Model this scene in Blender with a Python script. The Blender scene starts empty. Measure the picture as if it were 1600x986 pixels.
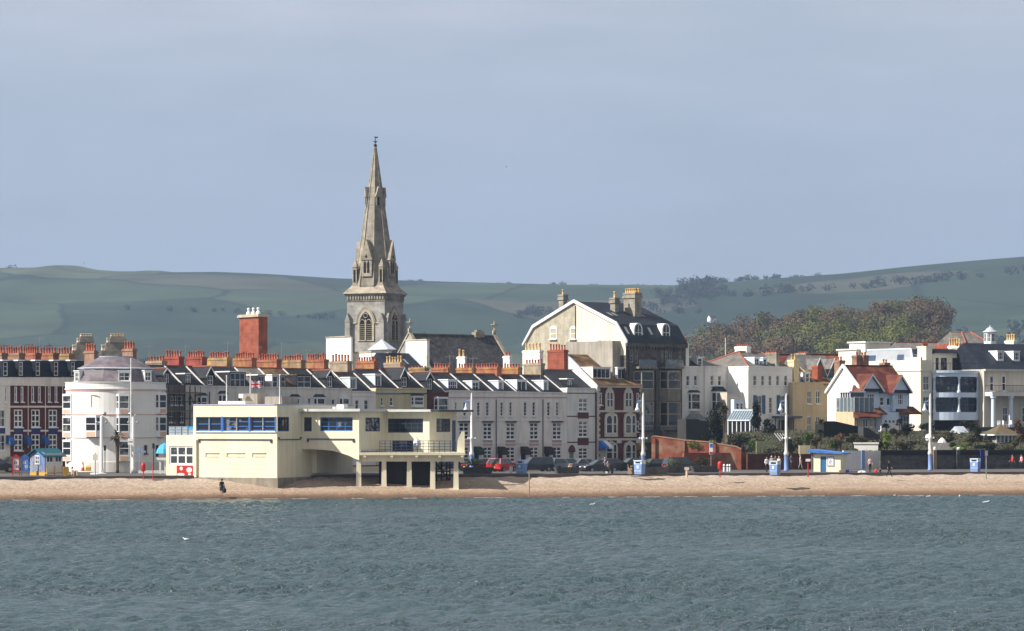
import bpy, math, random
import numpy as np
from mathutils import Vector, Matrix, noise as mnoise
random.seed(7)
rnd = random.Random(11)
sc = bpy.context.scene
COL = sc.collection
F, H, HY = 4312.0, 8.0, 657.0          # focal length in photo pixels, eye height, horizon row

# ---------------- camera, sky, sun, exposure ----------------
cd = bpy.data.cameras.new('camera'); cam = bpy.data.objects.new('camera', cd); COL.objects.link(cam)
cam.location = (0, 0, H); cam.rotation_euler = (math.radians(90), 0, 0)
cd.sensor_width = 36; cd.lens = F / 1600 * 36; cd.shift_y = (HY - 493) / 1600
cd.clip_start = 1; cd.clip_end = 20000
sc.camera = cam
SUN_EL, SUN_AZ = 40.0, 17.0             # sun stands to the left, a little behind the viewer
sd = Vector((-math.cos(math.radians(SUN_AZ)) * math.cos(math.radians(SUN_EL)),
             -math.sin(math.radians(SUN_AZ)) * math.cos(math.radians(SUN_EL)), math.sin(math.radians(SUN_EL))))
w = bpy.data.worlds.new('World'); sc.world = w; w.use_nodes = True
nt = w.node_tree; bg = nt.nodes['Background']
sky = nt.nodes.new('ShaderNodeTexSky'); sky.sky_type = 'NISHITA'; sky.sun_disc = False
sky.sun_elevation = math.radians(SUN_EL); sky.sun_rotation = math.atan2(sd.x, sd.y)
sky.air_density = 1.0; sky.dust_density = 1.2; sky.ozone_density = 2.2; sky.altitude = 0
# thin high overcast: soft stretched cloud sheets over the clear sky
tc = nt.nodes.new('ShaderNodeTexCoord'); mp = nt.nodes.new('ShaderNodeMapping')
mp.inputs['Scale'].default_value = (4.2, 4.2, 19.0)
nz = nt.nodes.new('ShaderNodeTexNoise'); nz.inputs['Scale'].default_value = 1.7; nz.inputs['Detail'].default_value = 6; nz.inputs['Roughness'].default_value = .55
cr = nt.nodes.new('ShaderNodeValToRGB'); cr.color_ramp.elements[0].position = .34; cr.color_ramp.elements[1].position = .70
cr.color_ramp.elements[0].color = (.78, .78, .78, 1); cr.color_ramp.elements[1].color = (.95, .95, .95, 1)
mx = nt.nodes.new('ShaderNodeMix'); mx.data_type = 'RGBA'
# the cloud sheet: pale at the horizon, bluer above it, whiter again higher up
sxyz = nt.nodes.new('ShaderNodeSeparateXYZ'); zr = nt.nodes.new('ShaderNodeMapRange'); zr.inputs['From Max'].default_value = .6
ccr = nt.nodes.new('ShaderNodeValToRGB'); ce_ = ccr.color_ramp.elements
ce_[0].position = 0; ce_[0].color = (.50, .585, .74, 1); ce_[1].position = 1; ce_[1].color = (.56, .53, .515, 1)
for p_, c_ in ((.10, (.465, .54, .735, 1)), (.17, (.51, .58, .74, 1)), (.27, (.66, .69, .78, 1))):
    q_ = ce_.new(p_); q_.color = c_
vsc = nt.nodes.new('ShaderNodeVectorMath'); vsc.operation = 'SCALE'; vsc.inputs['Scale'].default_value = 5.0
nt.links.new(tc.outputs['Generated'], sxyz.inputs[0]); nt.links.new(sxyz.outputs['Z'], zr.inputs['Value']); nt.links.new(zr.outputs['Result'], ccr.inputs['Fac']); nt.links.new(ccr.outputs['Color'], vsc.inputs[0]); nt.links.new(vsc.outputs['Vector'], mx.inputs['B'])
nt.links.new(tc.outputs['Generated'], mp.inputs['Vector']); nt.links.new(mp.outputs['Vector'], nz.inputs['Vector'])
nt.links.new(nz.outputs['Fac'], cr.inputs['Fac']); nt.links.new(cr.outputs['Color'], mx.inputs['Factor'])
nv = nt.nodes.new('ShaderNodeMapRange'); nv.inputs['From Min'].default_value = .36; nv.inputs['From Max'].default_value = .66; nv.inputs['To Min'].default_value = 4.55; nv.inputs['To Max'].default_value = 5.5
nt.links.new(nz.outputs['Fac'], nv.inputs['Value']); nt.links.new(nv.outputs['Result'], vsc.inputs['Scale'])
nt.links.new(sky.outputs['Color'], mx.inputs['A']); nt.links.new(mx.outputs['Result'], bg.inputs['Color'])
bg.inputs['Strength'].default_value = 0.10
sl = bpy.data.lights.new('sun', 'SUN'); so = bpy.data.objects.new('sun', sl); COL.objects.link(so)
sl.energy = 4.8; sl.angle = math.radians(0.5); sl.color = (1, .95, .87)
so.rotation_euler = sd.to_track_quat('Z', 'Y').to_euler()
sc.view_settings.view_transform = 'Standard'; sc.view_settings.look = 'None'
sc.view_settings.exposure = 0.74; sc.view_settings.gamma = 1.0; sc.view_settings.use_curve_mapping = False
sc.cycles.volume_bounces = 0; sc.cycles.max_bounces = 6
sc.render.engine = 'CYCLES'

# ---------------- helpers ----------------
def P(px, py, Y):
    return Vector(((px - 800) / F * Y, Y, H - (py - HY) / F * Y))
def PG(px, Y, z=2.2):
    return Vector(((px - 800) / F * Y, Y, z))
MATS = {}
def mat(name, col, rough=.8, var=.25, scale=.6, stain=.0, spec=.3, metal=0, bump=0, fine=0, obj=0, coat=0):
    """procedural paint / stone / cloth: base colour broken up by noise, runs of dirt (stain), fine grain"""
    if name in MATS: return MATS[name]
    m = bpy.data.materials.new(name); m.use_nodes = True; t = m.node_tree; b = t.nodes['Principled BSDF']
    b.inputs['Roughness'].default_value = rough; b.inputs['Specular IOR Level'].default_value = spec
    b.inputs['Metallic'].default_value = metal; b.inputs['Coat Weight'].default_value = coat
    N = t.nodes.new; L = t.links.new
    g = N('ShaderNodeNewGeometry')
    n1 = N('ShaderNodeTexNoise'); n1.inputs['Scale'].default_value = scale; n1.inputs['Detail'].default_value = 5
    L(g.outputs['Position'], n1.inputs['Vector'])
    mr = N('ShaderNodeMapRange'); mr.inputs['From Min'].default_value = .3; mr.inputs['From Max'].default_value = .7
    mr.inputs['To Min'].default_value = 1 - var; mr.inputs['To Max'].default_value = 1 + var * .6
    L(n1.outputs['Fac'], mr.inputs['Value'])
    last = mr.outputs['Result']
    def mul(a, bb):
        k = N('ShaderNodeMath'); k.operation = 'MULTIPLY'; L(a, k.inputs[0]); L(bb, k.inputs[1]); return k.outputs[0]
    if fine:
        n3 = N('ShaderNodeTexNoise'); n3.inputs['Scale'].default_value = 5; n3.inputs['Detail'].default_value = 3
        L(g.outputs['Position'], n3.inputs['Vector'])
        r3 = N('ShaderNodeMapRange'); r3.inputs['From Min'].default_value = .3; r3.inputs['From Max'].default_value = .7
        r3.inputs['To Min'].default_value = 1 - fine; r3.inputs['To Max'].default_value = 1 + fine
        L(n3.outputs['Fac'], r3.inputs['Value']); last = mul(last, r3.outputs['Result'])
    if stain:
        mp_ = N('ShaderNodeMapping'); mp_.inputs['Scale'].default_value = (2.2, 2.2, .22); L(g.outputs['Position'], mp_.inputs['Vector'])
        n2 = N('ShaderNodeTexNoise'); n2.inputs['Scale'].default_value = 1.0; n2.inputs['Detail'].default_value = 4; L(mp_.outputs['Vector'], n2.inputs['Vector'])
        r2 = N('ShaderNodeMapRange'); r2.inputs['From Min'].default_value = .42; r2.inputs['From Max'].default_value = .68
        r2.inputs['To Min'].default_value = 1; r2.inputs['To Max'].default_value = 1 - stain
        L(n2.outputs['Fac'], r2.inputs['Value']); last = mul(last, r2.outputs['Result'])
    if obj:
        oi = N('ShaderNodeObjectInfo'); ro = N('ShaderNodeMapRange'); ro.inputs['To Min'].default_value = 1 - obj; ro.inputs['To Max'].default_value = 1 + obj
        L(oi.outputs['Random'], ro.inputs['Value']); last = mul(last, ro.outputs['Result'])
    vm = N('ShaderNodeVectorMath'); vm.operation = 'SCALE'; vm.inputs[0].default_value = col
    L(last, vm.inputs['Scale']); L(vm.outputs['Vector'], b.inputs['Base Color'])
    if bump:
        bp = N('ShaderNodeBump'); bp.inputs['Strength'].default_value = bump; bp.inputs['Distance'].default_value = .1
        L(n1.outputs['Fac'], bp.inputs['Height']); L(bp.outputs['Normal'], b.inputs['Normal'])
    MATS[name] = m; return m
def mat_rows(name, col, col2, row=.22, mortar=.25, rough=.85, moss=None, spec=.25, bw=.45):
    """coursed material (brick, slate, tile, ashlar): rows by height, joints, each unit its own shade, optional lichen patches"""
    if name in MATS: return MATS[name]
    m = bpy.data.materials.new(name); m.use_nodes = True; t = m.node_tree; b = t.nodes['Principled BSDF']
    b.inputs['Roughness'].default_value = rough; b.inputs['Specular IOR Level'].default_value = spec
    N = t.nodes.new; L = t.links.new
    g = N('ShaderNodeNewGeometry'); sx = N('ShaderNodeSeparateXYZ'); L(g.outputs['Position'], sx.inputs[0])
    ad = N('ShaderNodeMath'); ad.operation = 'ADD'; L(sx.outputs['X'], ad.inputs[0])
    m1 = N('ShaderNodeMath'); m1.operation = 'MULTIPLY'; m1.inputs[1].default_value = .62; L(sx.outputs['Y'], m1.inputs[0]); L(m1.outputs[0], ad.inputs[1])
    cx = N('ShaderNodeCombineXYZ'); L(ad.outputs[0], cx.inputs['X']); L(sx.outputs['Z'], cx.inputs['Y'])
    br = N('ShaderNodeTexBrick'); br.inputs['Scale'].default_value = 1; br.inputs['Brick Width'].default_value = bw; br.inputs['Row Height'].default_value = row
    br.inputs['Mortar Size'].default_value = .012; br.inputs['Bias'].default_value = 0
    br.inputs['Color1'].default_value = (*col, 1); br.inputs['Color2'].default_value = (*col2, 1)
    mc = [(a + c) / 2 * (1 - mortar) for a, c in zip(col, col2)]
    br.inputs['Mortar'].default_value = (*mc, 1); L(cx.outputs[0], br.inputs['Vector'])
    n1 = N('ShaderNodeTexNoise'); n1.inputs['Scale'].default_value = .9; n1.inputs['Detail'].default_value = 6; L(g.outputs['Position'], n1.inputs['Vector'])
    mr = N('ShaderNodeMapRange'); mr.inputs['From Min'].default_value = .3; mr.inputs['From Max'].default_value = .7; mr.inputs['To Min'].default_value = .65; mr.inputs['To Max'].default_value = 1.25
    L(n1.outputs['Fac'], mr.inputs['Value'])
    vm = N('ShaderNodeVectorMath'); vm.operation = 'SCALE'; L(br.outputs['Color'], vm.inputs[0]); L(mr.outputs['Result'], vm.inputs['Scale'])
    out = vm.outputs['Vector']
    if moss:
        n2 = N('ShaderNodeTexNoise'); n2.inputs['Scale'].default_value = .55; n2.inputs['Detail'].default_value = 7; L(g.outputs['Position'], n2.inputs['Vector'])
        rr = N('ShaderNodeMapRange'); rr.inputs['From Min'].default_value = .5; rr.inputs['From Max'].default_value = .68; L(n2.outputs['Fac'], rr.inputs['Value'])
        mm = N('ShaderNodeMix'); mm.data_type = 'RGBA'; L(rr.outputs['Result'], mm.inputs['Factor']); L(out, mm.inputs['A']); mm.inputs['B'].default_value = (*moss, 1)
        out = mm.outputs['Result']
    L(out, b.inputs['Base Color'])
    MATS[name] = m; return m
def mat_glass(name, tint=(.012, .015, .02), curtain=.35, rough=.06):
    """window pane: dark room behind a glossy sheet, with a pale blind or curtain hanging behind some of them"""
    if name in MATS: return MATS[name]
    m = bpy.data.materials.new(name); m.use_nodes = True; t = m.node_tree; b = t.nodes['Principled BSDF']
    N = t.nodes.new; L = t.links.new
    b.inputs['Roughness'].default_value = rough; b.inputs['Specular IOR Level'].default_value = .5
    oi = N('ShaderNodeObjectInfo'); g = N('ShaderNodeNewGeometry')
    n1 = N('ShaderNodeTexNoise'); n1.inputs['Scale'].default_value = 1.6; n1.inputs['Detail'].default_value = 2
    L(g.outputs['Position'], n1.inputs['Vector'])
    a = N('ShaderNodeMath'); a.operation = 'MULTIPLY_ADD'; a.inputs[1].default_value = .5; L(oi.outputs['Random'], a.inputs[0]); L(n1.outputs['Fac'], a.inputs[2])
    r = N('ShaderNodeMapRange'); r.inputs['From Min'].default_value = .88; r.inputs['From Max'].default_value = 1.0; r.inputs['To Max'].default_value = curtain; L(a.outputs[0], r.inputs['Value'])
    mm = N('ShaderNodeMix'); mm.data_type = 'RGBA'; mm.inputs['A'].default_value = (*tint, 1); mm.inputs['B'].default_value = (.42, .40, .36, 1)
    L(r.outputs['Result'], mm.inputs['Factor']); L(mm.outputs['Result'], b.inputs['Base Color'])
    MATS[name] = m; return m

class Face:
    """a vertical plane seen by the camera: world origin O (x,y), direction U along it, outward normal N towards the viewer"""
    def __init__(s, x, y, theta=0, U=None):
        s.O = Vector((x, y)); s.U = Vector(U).normalized() if U else Vector((math.cos(math.radians(theta)), math.sin(math.radians(theta))))
        s.N = Vector((s.U.y, -s.U.x))
    def s(f, px, d=0):
        k = (px - 800) / F; o = f.O + f.N * d
        return (k * o.y - o.x) / (f.U.x - k * f.U.y)
    def d(f, px, s):
        k = (px - 800) / F; o = f.O + f.U * s
        return (k * o.y - o.x) / (f.N.x - k * f.N.y)
    def Y(f, s, d=0): return f.O.y + f.U.y * s + f.N.y * d
    def z(f, py, s, d=0): return H - (py - HY) / F * f.Y(s, d)
    def zp(f, px, py, d=0): return f.z(py, f.s(px, d), d)
    def pt(f, s, z, d=0):
        p = f.O + f.U * s + f.N * d
        return Vector((p.x, p.y, z))
    def side(f, s0, depth):
        """left flank of a block whose front is f, at s0: runs from the back corner to the front corner"""
        p = f.O + f.U * s0 - f.N * depth
        return Face(p.x, p.y, U=f.N)
    def flank(f, s0):
        """right flank starting at the front corner s0"""
        p = f.O + f.U * s0
        return Face(p.x, p.y, U=-f.N)
    def off(f, s0, d):
        p = f.O + f.U * s0 + f.N * d
        return Face(p.x, p.y, U=f.U)

class MB:
    def __init__(s): s.v = []; s.f = []; s.mi = []; s.cur = 0
    def add(s, vs, fs):
        b = len(s.v); s.v += [tuple(x) for x in vs]
        for f in fs: s.f.append([b + i for i in f]); s.mi.append(s.cur)
    def quad(s, a, b, c, d): s.add([a, b, c, d], [(0, 1, 2, 3)])
    def box(s, f, s0, s1, z0, z1, d0, d1):
        q = [f.pt(a, z, d) for d in (d1, d0) for z in (z0, z1) for a in (s0, s1)]
        s.add(q, [(0, 1, 3, 2), (5, 4, 6, 7), (4, 0, 2, 6), (1, 5, 7, 3), (2, 3, 7, 6), (4, 5, 1, 0)])
    def cube(s, x0, x1, y0, y1, z0, z1):
        s.box(Face(0, 0, 0), x0, x1, z0, z1, -y1, -y0)
    def prism_s(s, f, poly, s0, s1):          # poly [(d,z)] extruded along s
        n = len(poly)
        vs = [f.pt(s0, z, d) for d, z in poly] + [f.pt(s1, z, d) for d, z in poly]
        s.add(vs, [list(range(n)), list(range(2 * n - 1, n - 1, -1))] + [(i, i + n, (i + 1) % n + n, (i + 1) % n) for i in range(n)])
    def prism_d(s, f, poly, d0, d1):          # poly [(s,z)] extruded along the normal
        n = len(poly)
        vs = [f.pt(a, z, d1) for a, z in poly] + [f.pt(a, z, d0) for a, z in poly]
        s.add(vs, [list(range(n)), list(range(2 * n - 1, n - 1, -1))] + [(i, i + n, (i + 1) % n + n, (i + 1) % n) for i in range(n)])
    def prism_z(s, poly, z0, z1):             # poly [(x,y)]
        n = len(poly)
        vs = [(x, y, z0) for x, y in poly] + [(x, y, z1) for x, y in poly]
        s.add(vs, [list(range(n - 1, -1, -1)), list(range(n, 2 * n))] + [(i, (i + 1) % n, (i + 1) % n + n, i + n) for i in range(n)])
    def lathe(s, c, prof, n=12, a0=0, a1=360, close=True):
        """prof [(r,z)] about the vertical through c (x,y)"""
        full = abs(a1 - a0 - 360) < 1e-6; m = n if full else n + 1
        vs = []
        for r, z in prof:
            for i in range(m):
                a = math.radians(a0 + (a1 - a0) * i / n); vs.append((c[0] + r * math.cos(a), c[1] + r * math.sin(a), z))
        fs = []
        for j in range(len(prof) - 1):
            for i in range(n):
                k = (i + 1) % m
                fs.append((j * m + i, j * m + k, (j + 1) * m + k, (j + 1) * m + i))
        if close and full:
            fs.append(list(range(m - 1, -1, -1))); b = (len(prof) - 1) * m; fs.append(list(range(b, b + m)))
        s.add(vs, fs)
    def tube(s, a, b, r, r2=None, n=6):
        a, b = Vector(a), Vector(b); r2 = r if r2 is None else r2; d = (b - a)
        if d.length < 1e-6: return
        d.normalize(); x = d.orthogonal().normalized(); y = d.cross(x)
        vs = [a + (x * math.cos(t) + y * math.sin(t)) * r for t in [2 * math.pi * i / n for i in range(n)]] + \
             [b + (x * math.cos(t) + y * math.sin(t)) * r2 for t in [2 * math.pi * i / n for i in range(n)]]
        s.add(vs, [(i, (i + 1) % n, (i + 1) % n + n, i + n) for i in range(n)] + [list(range(n - 1, -1, -1)), list(range(n, 2 * n))])
    def ball(s, c, r, n=8, m=6, sz=1):
        pr = [(max(1e-3, r * math.sin(math.pi * j / m)), c[2] - r * sz * math.cos(math.pi * j / m)) for j in range(m + 1)]
        s.lathe(c, pr, n, close=False)
    def panel(s, f, s0, s1, z0, z1, holes, d=0, rec=.16):
        """wall skin with real openings and their reveals"""
        hs = [(max(s0, a), min(s1, b), max(z0, c), min(z1, e)) for a, b, c, e in holes]
        hs = [h for h in hs if h[1] - h[0] > .02 and h[3] - h[2] > .02]
        S = sorted({round(x, 4) for x in [s0, s1] + [h[0] for h in hs] + [h[1] for h in hs]})
        Z = sorted({round(x, 4) for x in [z0, z1] + [h[2] for h in hs] + [h[3] for h in hs]})
        for i in range(len(S) - 1):
            for j in range(len(Z) - 1):
                cs, cz = (S[i] + S[i + 1]) / 2, (Z[j] + Z[j + 1]) / 2
                if any(h[0] < cs < h[1] and h[2] < cz < h[3] for h in hs): continue
                s.quad(f.pt(S[i], Z[j], d), f.pt(S[i + 1], Z[j], d), f.pt(S[i + 1], Z[j + 1], d), f.pt(S[i], Z[j + 1], d))
        for a, b, c, e in hs:
            for (p, q) in (((a, c), (b, c)), ((b, c), (b, e)), ((b, e), (a, e)), ((a, e), (a, c))):
                s.quad(f.pt(p[0], p[1], d), f.pt(p[0], p[1], d - rec), f.pt(q[0], q[1], d - rec), f.pt(q[0], q[1], d))
    def build(s, name, m, parent=None, loc=None, smooth=False, local=False):
        me = bpy.data.meshes.new(name)
        o = bpy.data.objects.new(name, me); COL.objects.link(o)
        L = Vector((0, 0, 0))
        if parent is not None:
            o.parent = parent; L = worldloc(parent)
        elif loc is not None:
            L = Vector(loc); o.location = L
        if local: L = Vector((0, 0, 0))
        me.from_pydata([(x - L.x, y - L.y, z - L.z) for x, y, z in s.v], [], s.f)
        for mm in (m if isinstance(m, (list, tuple)) else [m]): me.materials.append(mm)
        if any(s.mi): me.polygons.foreach_set('material_index', s.mi)
        if smooth: me.polygons.foreach_set('use_smooth', [True] * len(me.polygons))
        me.update(); return o
def worldloc(o):
    L = Vector((0, 0, 0))
    while o is not None: L = L + o.location; o = o.parent
    return L
def tag(o, label=None, cat=None, group=None, kind=None):
    for k, v in (('label', label), ('category', cat), ('group', group), ('kind', kind)):
        if v: o[k] = v
    return o
def thing(name, label, cat, loc, group=None, rz=0):
    o = bpy.data.objects.new(name, None); COL.objects.link(o); o.location = loc; o.empty_display_size = .2; o.rotation_euler.z = rz
    return tag(o, label, cat, group)
KIDS = {}
def copy_tree(o, parent=None, loc=None, rz=None, label=None):
    if not KIDS or o.name not in KIDS:
        KIDS.clear()
        for x in bpy.data.objects:
            KIDS.setdefault(x.name, [])
            if x.parent: KIDS.setdefault(x.parent.name, []).append(x)
    c = o.copy(); COL.objects.link(c)
    if parent is not None: c.parent = parent
    if loc is not None: c.location = loc
    if rz is not None: c.rotation_euler.z = rz
    if label: c['label'] = label
    for ch in KIDS.get(o.name, []): copy_tree(ch, c)
    return c
# ---------------- materials ----------------
WHITE = mat('white_render', (.80, .78, .74), .75, .07, .4, stain=.05)
CREAMW = mat('cream_white', (.80, .77, .70), .75, .08, .4, stain=.10)
YELLOW = mat('pale_yellow_render', (.80, .735, .545), .75, .08, .4, stain=.11)
GREYC = mat('grey_cream_render', (.72, .67, .61), .85, .14, .35, stain=.2)
PINKC = mat('pinkish_cream_render', (.80, .735, .68), .85, .10, .35, stain=.16)
PINKB = mat('pink_band', (.50, .36, .35), .85, .12, .5)
TAN = mat('tan_render', (.56, .44, .28), .85, .10, .4, stain=.14)
YEL2 = mat('yellow_cream_render', (.58, .50, .31), .85, .10, .4, stain=.16)
LGREY = mat('light_grey_render', (.74, .71, .67), .85, .10, .4, stain=.14)
BLUEGREY = mat('blue_grey_render', (.52, .58, .63), .85, .10, .4, stain=.14)
GREYR = mat('cement_render', (.33, .30, .27), .9, .2, .6, stain=.25)
FRAME = mat('white_frame', (.78, .78, .78), .5, .05, 2)
FRAMED = mat('dark_blue_frame', (.03, .055, .12), .45, .1, 2)
BLUEF = mat('bright_blue_frame', (.045, .16, .48), .45, .08, 2)
SOFTBLUE = mat('powder_blue_paint', (.20, .31, .56), .55, .08, 1)
LBLUE = mat('light_blue_white_paint', (.60, .70, .82), .55, .06, 1)
NAVY = mat('navy_panel', (.02, .03, .16), .6, .15, 1)
MAROON = mat('maroon_paint', (.10, .022, .022), .6, .15, 1)
DKRED = mat_rows('dark_red_brick', (.115, .026, .024), (.085, .02, .02), .085, .3, bw=.24)
BRICK = mat_rows('orange_red_brick', (.32, .088, .048), (.25, .068, .038), .085, .25, bw=.24)
BRICKM = mat_rows('mossy_brick', (.34, .13, .07), (.26, .10, .06), .085, .25, moss=(.36, .20, .06), bw=.24)
BRICKB = mat_rows('brown_brick', (.33, .20, .14), (.26, .15, .10), .085, .25, bw=.24)
BRICKC = mat_rows('buff_brick', (.36, .29, .21), (.30, .24, .17), .085, .25, bw=.24)
BRICKL = mat_rows('lichen_brick', (.34, .24, .13), (.28, .17, .09), .085, .25, moss=(.42, .27, .06), bw=.24)
SLATE = mat_rows('dark_slate', (.016, .018, .023), (.026, .029, .035), .2, .35, .65, spec=.2, bw=.35)
SLATEB = mat_rows('blue_slate', (.011, .015, .026), (.018, .024, .038), .2, .35, .6, spec=.22, bw=.35)
SLATEP = mat_rows('purple_grey_slate', (.145, .125, .14), (.19, .16, .175), .2, .25, .6, moss=(.085, .075, .08), bw=.35)
SLATEG = mat_rows('old_grey_slate', (.13, .12, .115), (.17, .16, .15), .22, .3, .7, moss=(.19, .17, .13), bw=.4)
CHSLATE = mat_rows('church_slate', (.030, .030, .034), (.085, .082, .082), .25, .3, .7, spec=.25, bw=.5)
ZINC = mat('zinc_roof', (.30, .32, .34), .5, .12, .5, stain=.12, metal=.2)
TILE = mat_rows('red_clay_tile', (.125, .034, .024), (.09, .024, .018), .2, .3, moss=(.20, .075, .03), bw=.3)
TILEB = mat_rows('brown_clay_tile', (.15, .085, .045), (.075, .038, .024), .30, .5, moss=(.24, .15, .055), bw=1.6)
RIDGE = mat('red_ridge_tile', (.31, .10, .06), .8, .2, 2)
STONE = mat_rows('weathered_limestone', (.33, .30, .245), (.26, .235, .19), .3, .3, moss=(.17, .15, .115), bw=.6)
STONEG = mat_rows('grey_limestone', (.36, .34, .31), (.30, .285, .26), .3, .2, bw=.6)
STONEB = mat_rows('buff_limestone', (.37, .325, .25), (.29, .25, .19), .3, .3, bw=.55)
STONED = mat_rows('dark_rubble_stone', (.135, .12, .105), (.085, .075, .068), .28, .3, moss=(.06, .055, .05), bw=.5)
STONEW = mat_rows('dark_grey_rubble', (.11, .105, .10), (.065, .062, .06), .26, .3, bw=.42)  # dark grey coursed rubble
TRIMST = mat('dressed_stone', (.47, .41, .30), .85, .2, .8, stain=.2)
POTR = mat('terracotta_pot', (.36, .10, .052), .8, .12, 2, obj=.25)
POTY = mat('yellow_clay_pot', (.60, .40, .16), .8, .12, 2, obj=.15)
POTW = mat('pale_clay_pot', (.62, .52, .42), .8, .12, 2, obj=.15)
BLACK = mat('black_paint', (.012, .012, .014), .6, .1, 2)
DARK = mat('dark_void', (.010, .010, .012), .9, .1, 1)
GREYM = mat('grey_metal', (.30, .31, .32), .45, .1, 2, metal=.5)
LEAD = mat('lead_sheet', (.42, .46, .52), .55, .1, 1)
ROOFLIP = mat('weathered_roof_edge', (.55, .57, .55), .7, .12, .8)
CONC = mat('stained_concrete', (.30, .26, .20), .9, .3, .7, stain=.3)
ASPH = mat('asphalt', (.055, .055, .058), .9, .25, .3, fine=.12)
PROM = mat('promenade_paving', (.105, .095, .095), .9, .2, .25, fine=.1)
REDP = mat('red_paint', (.50, .025, .02), .4, .08, 2)
CONCW = mat('white_painted_concrete', (.72, .71, .68), .7, .1, 1)
WOOD = mat('weathered_wood', (.30, .22, .14), .85, .2, 1.5)
OCHRE = mat('ochre_paint', (.50, .30, .05), .6, .1, 1)
TEAL = mat('teal_felt', (.010, .085, .11), .7, .1, 1)
GREENAW = mat('dark_green_canvas', (.012, .04, .03), .8, .1, 1)
GLASS = mat_glass('window_glass')
GLASSD = mat_glass('dark_glass', curtain=.06)
GLASSC = mat_glass('curtained_glass', (.05, .055, .06), curtain=.8)
GLASSB = mat_glass('conservatory_glass', (.10, .13, .15), curtain=.3)
def leafmat(name, col, var=.5, scale=.8):
    return mat(name, col, .75, var, scale, spec=.1, fine=.35)
LEAFD = leafmat('dark_evergreen', (.011, .016, .009))
LEAFG = leafmat('green_leaves', (.055, .085, .022))
LEAFL = leafmat('lime_leaves', (.12, .17, .03))
LEAFO = leafmat('olive_leaves', (.060, .056, .024))
LEAFB = leafmat('brown_twigs', (.105, .062, .040))
LEAFS = leafmat('silver_leaves', (.12, .125, .085))
BARK = mat('bark', (.09, .06, .045), .9, .3, 2)

# ---------------- ground, beach, water ----------------
def edge_y(x): return 296.9 + .2446 * x            # seaward edge of the promenade
def shore_y(x): return 284.2 + .19 * x             # waterline
def struct(o, kind='structure'): o['kind'] = kind; return o
GZ = 2.1
PROMZ = 2.2
def grid_obj(name, X, Y, Z, m, smooth=True):
    ny, nx = Z.shape
    v = np.stack([X, Y, Z], -1).reshape(-1, 3)
    i = np.arange((ny - 1) * (nx - 1)); r, c = i // (nx - 1), i % (nx - 1)
    a = r * nx + c
    q = np.stack([a, a + 1, a + nx + 1, a + nx], -1).astype(np.int32)
    me = bpy.data.meshes.new(name)
    me.vertices.add(len(v)); me.vertices.foreach_set('co', v.ravel().astype(np.float32))
    me.loops.add(q.size); me.loops.foreach_set('vertex_index', q.ravel())
    me.polygons.add(len(q)); me.polygons.foreach_set('loop_start', np.arange(0, q.size, 4, dtype=np.int32))
    me.polygons.foreach_set('use_smooth', np.full(len(q), smooth))
    me.update(calc_edges=True); me.validate()
    me.materials.append(m)
    o = bpy.data.objects.new(name, me); COL.objects.link(o); return o
npr = np.random.default_rng(5)
def fbm(X, Y, wl, n=14, seed=1, ang=None, spread=math.pi):
    r = np.random.default_rng(seed); out = np.zeros_like(X, dtype=float)
    for k in range(n):
        L = wl * (.35 + 1.3 * r.random()); a = r.random() * 2 * math.pi if ang is None else ang + (r.random() - .5) * spread
        out += np.sin((X * math.cos(a) + Y * math.sin(a)) * 2 * math.pi / L + r.random() * 7)
    return out / math.sqrt(n / 2)
# water: real wind waves (many short crossing trains plus broken chop)
def lin(a, b, n): return np.linspace(a, b, n, endpoint=False)
xs = np.concatenate([lin(-420, -75, 60), lin(-75, 75, 560), np.linspace(75, 420, 60)])
ys = np.concatenate([lin(-40, 95, 60), lin(95, 302, 1150), np.linspace(302, 330, 6)])
X, Y = np.meshgrid(xs, ys)
Zw = np.zeros_like(X); r_ = np.random.default_rng(3)
for k in range(95):
    L = 0.62 * (4.6 ** r_.random()); a = math.radians(240 + r_.normal() * 38)
    A = .0080 * L ** .7 * (0.5 + r_.random())
    ph = (X * math.cos(a) + Y * math.sin(a)) * 2 * math.pi / L + r_.random() * 7
    # phase wobble so that no crest runs straight for long
    ph = ph + 1.1 * np.sin(X * .11 * r_.random() + Y * .13 * r_.random() + r_.random() * 7)
    s_ = np.sin(ph); Zw += A * (s_ + .22 * np.cos(2 * ph))
gust = 1 + .30 * np.tanh(fbm(X, Y * 1.2, 46, 12, 21))
Zw *= gust
Zw *= np.clip((shore_y(X) + 3 - Y) / 9, .12, 1)
WATER = bpy.data.materials.new('sea_water'); WATER.use_nodes = True
t = WATER.node_tree; b = t.nodes['Principled BSDF']
b.inputs['Base Color'].default_value = (.042, .072, .082, 1); b.inputs['Roughness'].default_value = .12; b.inputs['IOR'].default_value = 1.33
g = t.nodes.new('ShaderNodeNewGeometry'); mp_ = t.nodes.new('ShaderNodeMapping'); mp_.inputs['Scale'].default_value = (1, 1.5, 1); mp_.inputs['Rotation'].default_value = (0, 0, .5)
n1 = t.nodes.new('ShaderNodeTexNoise'); n1.inputs['Scale'].default_value = 4.2; n1.inputs['Detail'].default_value = 4; n1.inputs['Roughness'].default_value = .55
bp = t.nodes.new('ShaderNodeBump'); bp.inputs['Strength'].default_value = 1.0; bp.inputs['Distance'].default_value = .32
t.links.new(g.outputs['Position'], mp_.inputs['Vector']); t.links.new(mp_.outputs['Vector'], n1.inputs['Vector'])
n2 = t.nodes.new('ShaderNodeTexNoise'); n2.inputs['Scale'].default_value = .045; n2.inputs['Detail'].default_value = 3
mp2 = t.nodes.new('ShaderNodeMapping'); mp2.inputs['Scale'].default_value = (.55, 1.6, 1); t.links.new(g.outputs['Position'], mp2.inputs['Vector']); t.links.new(mp2.outputs['Vector'], n2.inputs['Vector'])
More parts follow.
